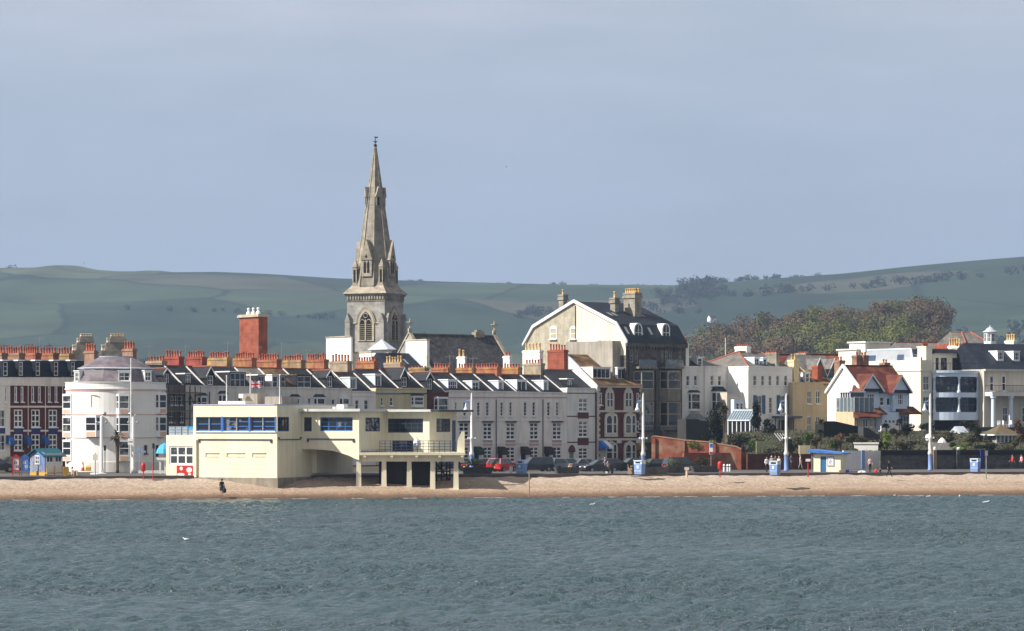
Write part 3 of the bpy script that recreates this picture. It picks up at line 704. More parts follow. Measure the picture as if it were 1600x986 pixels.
    def pipe(h, px, py0, py1, m=None):
        f = h.f; s = f.s(px); return h.part('downpipe', m or BLACK, lambda b: b.tube(f.pt(s, f.z(py1, s), .08), f.pt(s, f.z(py0, s), .08), .06, n=5))
POTS = {}
def pot(p, hgt, r, m, parent):
    k = (m.name, r)
    if k not in POTS:
        mb = MB(); mb.lathe((0, 0), [(r * .95, 0), (r, .12), (r * .82, .16), (r * .74, .82), (r * .95, .86), (r * .95, 1.0), (r * .6, 1.0), (r * .55, .8)], 8)
        me = bpy.data.meshes.new('chimney_pot'); me.from_pydata(mb.v, [], mb.f); me.materials.append(m)
        me.polygons.foreach_set('use_smooth', [True] * len(me.polygons)); POTS[k] = me
    o = bpy.data.objects.new('chimney_pot', POTS[k]); COL.objects.link(o); o.parent = parent; o.location = p - worldloc(parent); o.scale = (1, 1, hgt)
    return o
def aerial(x, y, z0, z1, label, elems=4):
    t_ = thing('tv_aerial', label, 'aerial', (x, y, z0), 'television aerials on the roofs')
    m = MB(); m.tube((x, y, z0), (x, y, z1), .035, n=5); m.build('mast', GREYM, t_)
    m = MB(); zz = z1 - .25
    m.tube((x - .6, y + .2, zz), (x + .6, y - .2, zz), .02, n=4)
    for i in range(elems):
        k = -.5 + 1.0 * i / (elems - 1)
        m.tube((x + k - .1, y - .2 * k - .3, zz), (x + k + .1, y - .2 * k + .3, zz), .014, n=4); m.tube((x + k, y - .2 * k, zz - .22), (x + k, y - .2 * k, zz + .22), .014, n=4)
    m.build('antenna', GREYM, t_); return t_

# ---------------- sea-front terrace (recedes at 38 degrees) ----------------
TH = 38.0
TF = Face((262 - 800) / F * 345.0, 345.0, TH)      # one facade line for the whole row
ROW = 'terraced houses in the long sea-front row'
EAVE = {}
def eave_py(px): return 601.5 + (px - 262) * (613.5 - 601.5) / (886 - 262)
def terr(label, px0, px1, wallm, py_par=None, py_ridge=None, roofm=None, group=ROW, name='terraced_house', cat='house', D=10.5, ridge_m=RIDGE, chim=None, parapet=True):
    s0, s1 = TF.s(px0) + .004, TF.s(px1) - .004
    pm = (px0 + px1) / 2; pe = py_par or eave_py(pm)
    h = House(name, label, cat, TF, s0, s1, D, GZ, TF.zp(pm, pe), wallm, group)
    dr = 5.0
    h.roof(h.zt + (2.55 if py_ridge is None else py_ridge), dr, roofm or SLATE)
    if ridge_m: h.ridge(ridge_m)
    h.party(s1 - .15)
    if parapet: h.coping()
    if chim:
        h.chimney(s1 - .1, *chim[:3], **(chim[3] if len(chim) > 3 else {}))
    return h
# -- left part: dark brick houses with blue awnings
LB = 'dark brick houses on the left'
def left_house(label, px0, px1, wm, dorm, wins, chim, blue=True, aw=None):
    h = terr(label, px0, px1, wm, 600.5 - (px0 - 16) * -.02, 1.0, SLATEB, LB, ridge_m=None, parapet=False)
    f = TF
    # mansard: steep slate front behind the pale parapet band
    zt = f.zp((px0 + px1) / 2, 563.5); zp_ = f.zp((px0 + px1) / 2, 590.5)
    h.part('mansard_roof', SLATEB, lambda b: b.prism_s(f, [(-.5, zp_ - .3), (-1.5, zt), (-9, zt), (-10, zp_ - .3)], h.s0 + .02, h.s1 - .02))
    h.part('ridge_flashing', LEAD, lambda b: b.box(f, h.s0 + .02, h.s1 - .02, zt, zt + .12, -1.9, -1.4))
    h.part('parapet', GREYC, lambda b: (b.box(f, h.s0, h.s1, h.zt, zp_, -.45, .06), b.box(f, h.s0, h.s1, zp_, zp_ + .08, -.5, .14), b.box(f, h.s0, h.s1, h.zt - .16, h.zt + .05, -.45, .16)))
    h.rz0, h.zr, h.rd0, h.dr = zp_ - .3, zt, -.5, 1.5
    for (a, b_) in dorm: h.dormer(a, b_, 565.5, 587, cheek=SLATEB, cols=1, rows=3, df=-.35)
    for (a, b_) in wins:
        h.win(a, b_, 604, 628, cols=1, rows=2, bar=.12)
    return h
spec = [('cream bay end house of the left brick row, cut by the picture edge', -12, 16, GREYC, [(5.2, 12.0)], [(-2, 1), (7, 11)], None),
        ('dark red brick house beside the cream house, blue panels under its windows', 16, 43, DKRED, [(29.5, 35.8)], [(22.5, 27), (32.5, 37)], (-18, 7.5, 551.5, dict(npots=7, m=BRICKB))),
        ('middle dark red brick house of the left row with drainpipe and blue panel', 43, 70, DKRED, [(56, 62.5)], [(49, 53.5), (59.5, 64)], (8.8, 34.5, 551.5, dict(npots=7, m=BRICKB))),
        ('dark red brick house next to the white round building', 70, 98, DKRED, [(84.5, 91)], [(75, 79.5), (85.5, 90)], (36, 60, 551.5, dict(npots=7, m=BRICKM))),
        ('slate roofed brick house half hidden behind the white round building', 98, 126, DKRED, [(111, 117)], [], (62, 87.5, 551.5, dict(npots=6, m=BRICKM))),
        ('brick house hidden behind the white round building but for its chimney', 126, 152, DKRED, [], [], (90, 112, 552.5, dict(npots=5, m=BRICKL)))]
for lab, a, b_, wm, dorm, wins, ch in spec:
    h = left_house(lab, a, b_, wm, dorm, wins, None)
    if ch: h.chimney(h.s1 - .1, ch[0], ch[1], ch[2], th=.8, pot_h=.85, **ch[3])
    c = a + 11.5
    if wm is DKRED:
        if a < 98:
            h.win(a + 6, a + 19.5, 640, 667.5, cols=2, rows=3, bar=.13, mull=.14)
            h.part('apron_panel', NAVY, lambda b: b.box(TF, TF.s(a + 5.5), TF.s(a + 20), TF.zp(c, 677.5), TF.zp(c, 668.5), -.02, .05))
            h.win(a + 6, a + 19.5, 678.5, 704, cols=2, rows=3, bar=.13, mull=.14)
            h.awning(a - 6.5, a + 1, 680, 694, 1.1, mat('blue_canvas', (.02, .08, .25), .8, .1))
            h.pipe(a + 27.5, 603, 700, GREYC)
        h.band(635.5, hgt=.22, m=GREYC); h.band(673, hgt=.22, m=GREYC, out=.04)
    else:
        h.win(-10, 8, 640, 667, cols=3, rows=2, bar=.1); h.part('apron_panel', NAVY, lambda b: b.box(TF, TF.s(-10), TF.s(8), TF.zp(0, 677.5), TF.zp(0, 668.5), -.02, .05))
        h.win(-10, 8, 679, 704, cols=3, rows=2, bar=.1); h.band(635, m=GREYC)
    h.walls()
# -- main row
def flat_dormers(h, *ds, **k):
    for d in ds: h.dormer(*d, **k)
# house under scaffolding
h = terr('grey house wrapped in scaffolding beside the round white building', 252, 290, mat('old_brown_render', (.16, .145, .13), .9, .3, .5, stain=.3), chim=(230, 257, 563.5, dict(npots=6, m=BRICKC, pot_h=.6)))
h.dormer(257, 264, 584, 600, gable=575, ridge_m=RIDGE, df=-.6); h.win(267, 275, 619, 633, cols=2); h.win(277, 285, 619, 633, cols=2); h.win(264, 272, 642, 660); h.win(280, 288, 642, 660); h.win(264, 272, 672, 690); h.walls()
h = terr('grey cream terraced house right of the scaffolding with a flat dark dormer', 290, 324, GREYC, chim=(259, 283.5, 557, dict(npots=6, m=mat_rows('bright_red_brick', (.32, .075, .052), (.26, .06, .042), .085, .25, bw=.24), pot_h=.85)))
h.dormer(290, 298, 586, 600.5, cols=2); h.bay(308, 323, 620, 638, .55, roofm=SLATEB); h.win(294, 300, 619, 634); h.walls()
h = terr('grey cream house with a slate gabled dormer and a red chimney stack, near the scaffolding', 324, 360, GREYC, chim=(293.5, 319.5, 557.5, dict(npots=7, m=MATS['bright_red_brick'], pot_h=.8)))
h.dormer(324.5, 333, 587, 601.5, gable=572, ridge_m=RIDGE, df=-.6); h.bay(341, 355, 617, 638, .55, roofm=SLATEB); h.pipe(327, 612, 650); h.walls()
h = terr('grey cream house with a wide glazed roof dormer of two windows and a door', 360, 400, GREYC, chim=(327.5, 358.5, 558.5, dict(npots=8, m=BRICKL)))
h.dormer(360, 383, 583, 604, cols=3, rows=2, df=-.5); h.win(372, 382, 620, 636); h.win(388, 396, 620, 636); h.walls()
h = terr('grey cream house with white dormer and roof terrace near the flag', 400, 437, GREYC, chim=(368, 397, 559, dict(npots=8, m=BRICKM)), roofm=SLATEG)
h.dormer(404, 413, 588, 604, cols=2, df=-.5); h.dormer(426, 434, 588, 605, cols=1, df=-.4, cheek=FRAME); h.bay(416, 432, 619, 640, .45); h.walls()
h = terr('grey cream house with brown tiles round its white twin dormer', 437, 476, GREYC, chim=(404.5, 436, 561.5, dict(npots=8, m=BRICKM)), roofm=TILEB)
h.dormer(439, 446, 588, 605, cols=1, df=-.5); h.dormer(465, 486, 588, 605.5, cols=2, rows=2, df=-.4, top=TILEB); h.bay(453, 468, 622, 640, .45, roofm=SLATEB); h.walls()
h = terr('grey cream house with a triple white bay and gabled slate dormer under a buff chimney', 476, 513, GREYC, chim=(443.5, 474, 562.5, dict(npots=8, m=BRICKL, pot_h=.75)))
h.dormer(512, 519, 588, 605, gable=578, ridge_m=RIDGE, df=-.6); h.win(481, 486, 622, 640, cols=1); h.bay(490, 507, 622, 641, .5, roofm=SLATEB); h.walls()
h = terr('grey cream house with a plain slate roof and small white bay', 513, 550, GREYC, chim=(480, 510, 561.5, dict(npots=8, m=BRICKM)))
h.dormer(548, 556.5, 592, 607.5, cols=3, rows=1, cheek=BLUEGREY); h.win(518, 523.5, 624, 640, cols=1); h.bay(530, 545, 622, 641, .5); h.walls()
h = terr('pinkish grey house with two narrow windows next to the yellow house', 550, 587, PINKC, 611.5, chim=(518, 546.5, 564, dict(npots=6, m=BRICKC, pot_h=1.0)))
h.dormer(587, 595, 587, 603, cols=2, rows=1, cheek=BLUEGREY); h.win(555, 560.5, 625, 640, cols=1); h.win(569, 575.5, 625, 640, cols=1); h.band(618); h.walls()
h = terr('yellow cream house with blue band and gabled slate dormer', 587, 627, YEL2, 606.5, chim=(559.5, 588, 564, dict(npots=7, m=BRICKM, pot_h=.6)))
h.dormer(627.5, 635.5, 589.5, 604.5, gable=574, ridge_m=RIDGE, df=-.7); h.win(595, 599, 621, 634, cols=1); h.win(609, 614, 621, 634, cols=1); h.band(615, m=mat('blue_band', (.10, .20, .30)), hgt=.2); h.walls()
h = terr('yellow cream house with white box bay window and dark band', 627, 667, YEL2, 606.5, chim=(603, 629, 566, dict(npots=6, m=BRICKC, potm=POTY, pot_h=.85)))
h.dormer(667.5, 675, 592, 608.5, gable=581, ridge_m=RIDGE, df=-.7); h.bay(642, 661, 620, 633, .45, roofm=SLATEB); h.band(615, m=BLACK, hgt=.14); h.walls()
h = terr('narrow dark brick house with a tall white bay between yellow and pink houses', 667, 701, DKRED, 613, chim=(642, 667, 574, dict(npots=5, m=BRICKL, pot_h=.25)))
h.dormer(701, 713.5, 595.5, 609.5, cols=4, rows=2, cheek=LBLUE); h.bay(678, 699, 622, 646, .6); h.bay(678, 699, 655, 682, .6); h.win(676, 684, 697, 720); h.walls()
pw = [(701, 738, [(711, 714), (724, 728.5)], (717.5, 732.5), (738.5, 748, 597.5, 609.5), (678, 703.5, 574), None, 'first house of the pinkish cream row, an arched doorway beside the white lamp post'),
      (738, 775, [(745.5, 750), (759.5, 764)], (755, 768.5), (779.5, 786, 597, 610.5), (716, 740.5, 574.5), GREENAW, 'pinkish cream terraced house with a dark green door awning'),
      (775, 811, [(782, 786), (796, 800)], (791, 804.5), (808.5, 822, 596, 611), (743, 780, 573.5), mat('maroon_canvas', (.035, .012, .014), .8, .1), 'pinkish cream terraced house with maroon awning, left of the two'),
      (811, 848, [(818.5, 823), (832, 836.5)], (828, 841), (850, 856, 596.5, 611), (787, 812.5, 574), MATS['maroon_canvas'], 'pinkish cream terraced house with maroon awning, right of the two'),
      (848, 886, [(855, 859.5), (868.5, 873)], (863.5, 877), None, (821, 848, 567.5), MATS['maroon_canvas'], 'last house of the pinkish cream row beside the house with maroon panels')]
for i, (a, b_, ups, fr, dm, ch, aw, lab) in enumerate(pw):
    h = terr(lab, a, b_, PINKC, None, 2.45, chim=(*ch, dict(npots=9 if i == 2 else 6, m=(BRICKC if i == 4 else BRICKM), pot_h=.6)))
    if dm: h.dormer(*dm, cols=2 if i in (0, 2) else 3, rows=2 if i == 0 else 1, cheek=LBLUE if i else BLUEGREY)
    for u in ups: h.win(u[0], u[1], 628.5, 650, cols=1 if i else 1, rows=4, bar=.07)
    h.band(621, hgt=.16, m=PINKB); h.band(657, hgt=.14, m=PINKC); h.band(692.5, hgt=.14, m=PINKC)
    h.win(fr[0], fr[1], 660.5, 686.5, cols=2, rows=4, bar=.11, mull=.16)
    h.part('apron_panel', PINKB, lambda q: q.box(TF, TF.s(fr[0] - .5), TF.s(fr[1] + .5), TF.zp(fr[0], 696.5), TF.zp(fr[0], 688.2), -.02, .03))
    h.part('window_hood', SLATEB, lambda q: q.box(TF, TF.s(fr[0] - 1.5), TF.s(fr[1] + 1.5), TF.zp(fr[0], 660), TF.zp(fr[0], 658.2), -.02, .28))
    h.win(fr[0], fr[1], 698.5, 721.5, cols=2, rows=4, bar=.11, mull=.16)
    if aw:
        h.awning(a + 2, a + 11.5, 697.5, 709, 1.15, aw); h.door(a + 3, a + 10.5, 702, 723, NAVY)
    else: h.door(740 - 37 + 3, 712, 703, 724, NAVY)
    if i in (1, 3): h.pipe(a + 37, 624, 722)
    h.walls()
# house with maroon panels, taller parapet, bright left flank
h = terr('cream house with maroon window panels and an arched door beside the brick guest house', 886, 930, LGREY, 606.2, 2.6, chim=(858.5, 884.5, 546.5, dict(npots=6, m=BRICK, pot_h=.85)))
h.dormer(887, 894, 594, 604.5, cols=2, rows=1, cheek=BLACK)
for y0, y1, n_ in ((622.5, 643, 3), (658, 682.5, 4), (700, 721.5, 4)): h.win(904, 918, y0, y1, cols=2, rows=n_, bar=.11, mull=.16)
for y0, y1, yb in ((644.5, 654, 650.5), (684.5, 695.5, 691)):
    h.part('apron_panel', MAROON, lambda q: q.box(TF, TF.s(902.5), TF.s(919.5), TF.zp(910, y1), TF.zp(910, y0), -.02, .05)); h.band(yb, hgt=.16, m=MAROON, out=.03)
h.band(614.5, hgt=.12, m=MAROON, out=.03); h.door(889.5, 896.5, 702, 722, mat('grey_door', (.25, .25, .22)))
h.part('door_arch', MAROON, lambda q: q.prism_d(TF, [(TF.s(888), TF.zp(892, 706)), (TF.s(898.3), TF.zp(892, 706)), (TF.s(898), TF.zp(892, 701)), (TF.s(895.5), TF.zp(892, 696.5)), (TF.s(893.2), TF.zp(892, 695)), (TF.s(890.7), TF.zp(892, 696.5)), (TF.s(888.2), TF.zp(892, 701))], -.1, .12))
h.walls()
# Victorian dark brick house with stone surrounds
VF = TF.off(TF.s(931), .25)
vs0, vs1 = 0.004, VF.s(1003.5)
h = House('brick_guest_house', 'dark red brick house with cream stone window surrounds and a ribbed brown tile roof', 'house', VF, vs0, vs1, 13, GZ, VF.zp(968, 602.5), DKRED)
h.wm = [DKRED]
STW = mat('cream_stone_trim', (.55, .50, .43), .85, .12, 1, stain=.15)
h.win(934, 941, 613.5, 633, cols=1, bar=.14); h.win(994.5, 999, 614, 633, cols=1, bar=.12); h.win(994.5, 999, 657.5, 675, cols=1, bar=.12)
zr = VF.z(553.5, 0, -7); h.roof(zr, 7, TILEB, z0=h.zt + .05, d0=.35); h.coping(m=STW, hgt=.3, out=.15)
def arched(h, px0, px1, py0, py1, m, tall=0, trim=1.2):
    f = h.f; s0, s1 = f.s(px0), f.s(px1); sm = (s0 + s1) / 2; z0, z1 = f.z(py1, sm), f.z(py0, sm); ww = s1 - s0
    # stone surround with two arched lights
    pol = [(s0 - .22, z0 - .5), (s1 + .22, z0 - .5), (s1 + .22, z1 - .5), (s1 + .05, z1 + .1), (sm + .2, z1 + .42 + tall), (sm, z1 + .62 + tall), (sm - .2, z1 + .42 + tall), (s0 - .05, z1 + .1), (s0 - .22, z1 - .5)]
    o = h.part('stone_surround', m, lambda q: q.prism_d(f, pol, -.02, .10))
    for k in (0, 1):
        a, b_ = (s0 + .06, s0 + ww * .62) if k == 0 else (s0 + ww * .70, s1 - .04)
        if tall: a, b_ = (s0 + .1, sm - .07) if k == 0 else (sm + .07, s1 - .1)
        r = (b_ - a) / 2; c = (a + b_) / 2
        arc = [(a, z0), (b_, z0), (b_, z1 - r)] + [(c + r * math.cos(t), z1 - r + r * math.sin(t)) for t in (math.radians(x) for x in (30, 60, 90, 120, 150))] + [(a, z1 - r)]
        fr = h.part('window', FRAME, lambda q: q.prism_d(f, arc, .10, .115), o)
        inn = [(c + (x - c) * .80, (z0 + z1) / 2 + (z - (z0 + z1) / 2) * .94) for x, z in arc]
        h.part('pane', GLASS, lambda q: (q.prism_d(f, inn, .115, .122)), fr)
        h.part('glazing_bar', FRAME, lambda q: q.box(f, a, b_, (z0 + z1) / 2 - .04, (z0 + z1) / 2 + .04, .122, .135), fr)
arched(h, 947, 957.5, 612.5, 636, STW, tall=.35); arched(h, 976, 987, 612.5, 636, STW, tall=.35)
for y0, y1 in ((648.5, 677), (694, 719)):
    arched(h, 946, 963, y0, y1, STW); arched(h, 976, 992, y0, y1, STW)
for yb in (642.5, 686.5): h.band(yb, hgt=.3, out=.12, m=STW)
# quoins up both edges
def quo(q):
    z = GZ; i = 0
    while z < h.zt - .4:
        a = .55 if i % 2 else .34
        if qk: q.box(VF, -.02, a, z, z + .402, -.02, .07)
        else: q.box(VF, vs1 - a, vs1 + .02, z, z + .402, -.02, .07)
        z += .4; i += 1
for qk in (0, 1): h.part('quoins', STW, quo)
h.part('ground_floor_render', STW, lambda q: (q.box(VF, .6, VF.s(946) - .25, GZ, VF.zp(940, 688), -.02, .06),))
h.part('awning', [mat('blue_canopy', (.03, .16, .55), .7, .05), FRAME], lambda q: (q.prism_s(VF, [(.02, VF.zp(938, 688)), (1.5, VF.zp(938, 698)), (1.5, VF.zp(938, 701)), (.02, VF.zp(938, 701))], .25, .95), setattr(q, 'cur', 1), q.prism_s(VF, [(.02, VF.zp(938, 688)), (1.5, VF.zp(938, 698)), (1.5, VF.zp(938, 701)), (.02, VF.zp(938, 701))], .955, 1.75)))
h.door(933.5, 943, 702, 722, NAVY)
h.part('awning', mat('gold_canvas', (.33, .20, .05), .8, .1), lambda q: q.prism_s(VF, [(.02, VF.zp(999, 688)), (1.3, VF.zp(999, 700)), (1.3, VF.zp(999, 703)), (.02, VF.zp(999, 703))], VF.s(993.5), VF.s(1001.5)))
for px_ in (965, 995): h.part('hanging_sign', BLUEGREY, lambda q: q.box(VF, VF.s(px_ - 3.5), VF.s(px_ + 3.5), VF.zp(px_, 692.5), VF.zp(px_, 687), .3, .38))
h.dormer(927, 953, 576, 591, cols=4, rows=1, df=-1.2, cheek=FRAME); h.dormer(965.5, 990, 576.5, 592, cols=4, rows=1, df=-1.2, cheek=FRAME)
h.walls()
# pale gable flank standing above the neighbour's roof
gl = h.left
h.part('gable_wall', BLUEGREY, lambda q: q.prism_d(gl, [(0, h.zt - 1), (13, h.zt - 1), (13, h.zt + .1), (6, zr + .12), (0, h.zt + .1)], -.25, .01))
sF = Face((860-800)/F*366,366,TH)
# ---------------- round white corner building ----------------
CX, CY, CR = (181 - 800) / F * 324, 324.0, 5.8
def cface(px, turn=None, R=CR):
    a = math.asin(max(-.99, min(.99, (px - 181) / 78)))
    p = (CX + R * math.sin(a), CY - R * math.cos(a)); t_ = math.degrees(a) if turn is None else turn
    return Face(p[0], p[1], t_)
zr_ = lambda py, y=318: H - (py - HY) / F * y
h = House('round_corner_house', 'white round-fronted house of three floors with bay windows and a purple slate roof', 'house', Face(CX, CY - CR, 0), -5, 5, 10, GZ, zr_(597), WHITE)
def body(b):
    b.lathe((CX, CY), [(CR, GZ), (CR, zr_(597)), (CR - .3, zr_(597)), (CR - .3, zr_(600))], 64, close=False)
h.part('wall', WHITE, body, smooth=False)
h.part('parapet_coping', WHITE, lambda b: b.lathe((CX, CY), [(CR - .02, zr_(609)), (CR + .16, zr_(608)), (CR + .16, zr_(606.5)), (CR + .05, zr_(606)), (CR + .05, zr_(598)), (CR + .14, zr_(597.5)), (CR + .14, zr_(596.5)), (CR - .3, zr_(596.5))], 64, close=False))
PINKL = mat('salmon_line', (.62, .38, .33), .8, .1, 1)
for py in (610.2, 647.5, 684): h.part('string_course', PINKL, lambda b: b.lathe((CX, CY), [(CR - .02, zr_(py + .6)), (CR + .07, zr_(py + .5)), (CR + .07, zr_(py - .5)), (CR - .02, zr_(py - .6))], 64, close=False))
h.part('plinth', LGREY, lambda b: b.lathe((CX, CY), [(CR + .05, GZ - .2), (CR + .05, zr_(722)), (CR - .02, zr_(721.3))], 64, close=False))
roof = h.part('roof', SLATEP, lambda b: b.lathe((CX, CY), [(5.35, zr_(599)), (4.75, zr_(590)), (4.35, zr_(576, 320)), (4.4, zr_(574.5, 320)), (1.9, zr_(557, 322)), (1.2, zr_(556, 322))], 18))
h.part('roof_hip_roll', LEAD, lambda b: b.lathe((CX, CY), [(4.36, zr_(576.4, 320)), (4.5, zr_(575.2, 320)), (4.38, zr_(574, 320))], 40, close=False), roof)
h.part('flat_top', LEAD, lambda b: b.lathe((CX, CY), [(1.95, zr_(557.3, 322)), (1.95, zr_(556.2, 322)), (.2, zr_(555.8, 322))], 24, close=False), roof)
def rdormer(px0, px1, py0, py1, turn, rr_):
    f = cface((px0 + px1) / 2, turn, rr_); s0, s1 = f.s(px0), f.s(px1); sm = (s0 + s1) / 2; z0, z1 = f.z(py1, sm), f.z(py0, sm)
    o = h.part('dormer', FRAME, lambda b: (b.panel(f, s0 - .08, s1 + .08, z0 - .1, z1 + .14, [(s0, s1, z0, z1)], 0, .1), b.box(f, s0 - .08, s0 - .04, z0 - .4, z1 + .14, -1.9, -.003), b.box(f, s1 + .04, s1 + .08, z0 - .4, z1 + .14, -1.9, -.003), b.box(f, s0 - .16, s1 + .16, z1 + .14, z1 + .24, -2.2, .1)))
    h.win_m(f, s0, s1, z0, z1, 2, 2, 0, .1, .08, sill=False, hole=False, parent=o)
    for c_ in o.children: c_.location = Vector((-f.N.x * .11, -f.N.y * .11, 0))
rdormer(116.5, 123, 582, 596, -40, 5.1); rdormer(185.5, 202.5, 582, 595, 8, 5.1); rdormer(227, 236, 581.5, 595, 40, 5.1)
def rbay(px, turn, px0, px1, py0, py1, out=.55, lights=3, rows=2, panel=None, R=CR - .12):
    f0 = h.f; h.f = cface(px, turn, R); o = h.bay(px0, px1, py0, py1, out, FRAME, None, lights, rows, .55, panel, base=.62); h.f = f0; return o
SALM = mat('salmon_panel', (.66, .42, .30), .8, .1, 1)
for py0, py1 in ((617.5, 639), (651.5, 675), (689, 712)):
    rbay(110, -42, 101, 120, py0, py1, .6, panel=SALM)
    rbay(194, 10, 181, 206.5, py0, py1, .6, panel=SALM)
for py0, py1 in ((616, 638), (651, 674)): rbay(250, 52, 241.5, 258.5, py0, py1, .5, panel=SALM)
rbay(147, -24, 134, 161, 651, 674, .8, panel=SALM)
f = cface(227, None, CR); s0, s1 = f.s(225.5), f.s(229.5)
h.win_m(f, s0, s1, zr_(709), zr_(695.5), 1, 2, 0, .1, .06, frame=MAROON, hole=False)
f = cface(147, None, CR); h.part('blind_panel', PINKL, lambda b: (b.box(f, f.s(142), f.s(142.6), zr_(636), zr_(617), -.05, .03), b.box(f, f.s(142), f.s(152), zr_(617.6), zr_(616.8), -.05, .03)))
for px in (227, 228):
    pass
f = cface(247, None, CR); s0, s1 = f.s(243.5), f.s(247.5); h.part('door', BLACK, lambda b: b.box(f, s0, s1, zr_(714), zr_(696), -.05, .03))
def stack(name, label, pxL, pxC, pxR, pyT, pyB, Yc, m, npots, potm, ph, rows=1, cap=True, group=None, cat='chimney stack'):
    """free chimney stack behind the roofs: lit flank pxL..pxC, shaded front pxC..pxR"""
    f = Face((pxC - 800) / F * Yc, Yc, TH); ff = f.side(0, 1); D = -f.d(pxL, 0); W = f.s(pxR)
    zt, zb = f.z(pyT, 0), f.z(pyB, 0)
    t_ = thing(name, label, cat, f.pt(W / 2, zb, -D / 2), group)
    mb = MB(); mb.box(f, 0, W, zb, zt - .3, -D, 0)
    if cap: mb.box(f, -.08, W + .08, zt - .3, zt - .12, -D - .08, .08); mb.box(f, -.02, W + .02, zt - .12, zt, -D - .02, .02)
    else: mb.box(f, 0, W, zt - .3, zt, -D, -.003)
    c = mb.build('stack', m, t_)
    for i in range(npots):
        for r in range(rows): pot(f.pt(W * (r + .5) / rows, zt - .02, -D * (i + .5) / npots), ph * rnd.uniform(.9, 1.1), .17, potm, c)
    return t_
RG = 'chimney stacks standing behind the roofs'
stack('chimney_stack', 'tall brown brick stack with four red pots left of the round slate roof', 131.5, 147, 152.5, 548, 600, 331, BRICKB, 4, POTR, .85, group=RG)
stack('chimney_stack', 'tall brown brick stack with red pots right of the round slate roof', 191, 207.5, 213.5, 544.5, 600, 331, BRICKB, 4, POTR, .9, group=RG)
def old_stack(label, px0, px1, pyT, pyB, Yc, potm):
    f = Face((px0 - 800) / F * Yc, Yc, 12); w_ = f.s(px1)
    t_ = thing('chimney_stack', label, 'chimney stack', f.pt(w_ / 2, f.z(pyB, 0), -1), RG)
    mb = MB(); z0, zt = f.z(pyB, 0), f.z(pyT, 0); hh = zt - z0
    mb.box(f, 0, w_, z0, z0 + hh * .55, -1.6, 0); mb.box(f, w_ * .2, w_ * .97, z0 + hh * .55, z0 + hh * .8, -1.5, -.1); mb.box(f, w_ * .34, w_ * 1.02, z0 + hh * .8, z0 + hh * .92, -1.65, .06); mb.box(f, w_ * .38, w_ * .98, z0 + hh * .92, zt, -1.4, -.1)
    c = mb.build('stack', STONE, t_)
    for i in range(5): pot(f.pt(w_ * (.43 + .115 * i), zt - .02, -.7), .35, .17, potm, c)
    for i in range(2): pot(f.pt(w_ * (.06 + .08 * i), z0 + hh * .55 - .02, -.6), .75, .17, POTW, c)
    pot(f.pt(w_ * .27, z0 + hh * .8 - .02, -.6), .6, .17, POTW, c)
old_stack('big stepped stone chimney stack with five pale pots behind the brick row', 113, 146, 525, 575, 352, POTW)
old_stack('wide stepped stone chimney stack with yellow rimmed top behind the round building', 158, 197, 525, 575, 352, POTY)

# ---------------- yellow pavilion on the beach ----------------
PA = -24.0
c0 = P(433, 700, 285); FA = Face(c0.x, c0.y, PA)
sL = FA.s(302)
A0 = FA.off(sL, 0); aW = -sL
pv_ = House('seaside_pavilion', 'pale yellow flat-roofed pavilion standing half on columns at the edge of the beach', 'pavilion', A0, 0, aW, 17, 2.05, A0.z(632.8, aW), YELLOW)
YP = pv_
# main block
for i, (a, b_) in enumerate(((306, 326), (326, 345.5), (348.5, 369), (369, 388.5), (391, 410), (410, 430))):
    YP.win(a, b_, 651.5, 673.5, cols=1, rows=3 if i > 1 else 2, bar=.12, frame=BLUEF, glass=mat_glass('cafe_glass', (.012, .014, .018), .5), sill=False, rec=.25)
YP.part('blue_mullion', BLUEF, lambda b: [b.box(A0, A0.s(a), A0.s(c), A0.zp(a, 674.3), A0.zp(a, 651), -.1, .05) for a, c in ((345.5, 348.5), (388.5, 391), (429.5, 431.5))])
YP.part('window_sill', LBLUE, lambda b: b.box(A0, A0.s(305), A0.s(432), A0.zp(370, 675.6), A0.zp(370, 674.4), -.05, .12))
FB = YP.right
YP.win(434, 452, 651.5, 674, f=FB, cols=3, rows=1, bar=.1, frame=FRAMED, glass=GLASSD, sill=False)
YP.walls()
YP.part('parapet_coping', mat('lilac_coping', (.40, .38, .50), .7, .1), lambda b: (b.box(A0, -.02, aW + .05, YP.zt - .01, YP.zt + .1, -.35, .05), b.box(FB, -.05, 17, YP.zt - .01, YP.zt + .1, -.35, .05)))
def rail(f, a, b_, py, up=False):
    s0, s1 = f.s(a), f.s(b_); z = f.z(py, (s0 + s1) / 2)
    YP.part('wall_moulding', FRAMED, lambda q: (q.box(f, s0 + .2, s1 - .2, z, z + .1, -.02, .1), q.box(f, s0, s0 + .2, z - (.25 if not up else -.1), z + (.1 if not up else .3), -.02, .1), q.box(f, s1 - .2, s1, z - (.25 if not up else -.1), z + (.1 if not up else .3), -.02, .1)))
rail(A0, 310, 425, 687.5); rail(FB, 434.5, 470, 687.5, True)
for a, b_ in ((320.5, 342), (353.5, 382), (393.5, 415)):
    YP.part('panel_moulding', YELLOW, lambda q: (q.box(A0, A0.s(a), A0.s(b_), A0.zp(a, 708), A0.zp(a, 706.8), -.02, .10), q.box(A0, A0.s(a), A0.s(a + 1.2), A0.zp(a, 713), A0.zp(a, 708), -.02, .08), q.box(A0, A0.s(a), A0.s(b_), A0.zp(a, 713.6), A0.zp(a, 713), -.02, .05)))
YP.part('pilaster', YELLOW, lambda q: q.box(A0, A0.s(303.5), A0.s(308), 2.05, A0.zp(305, 687), -.02, .22))
YP.part('plinth', CONC, lambda q: (q.box(A0, -.1, aW + .12, -.8, 2.06, -16.5, .10),))
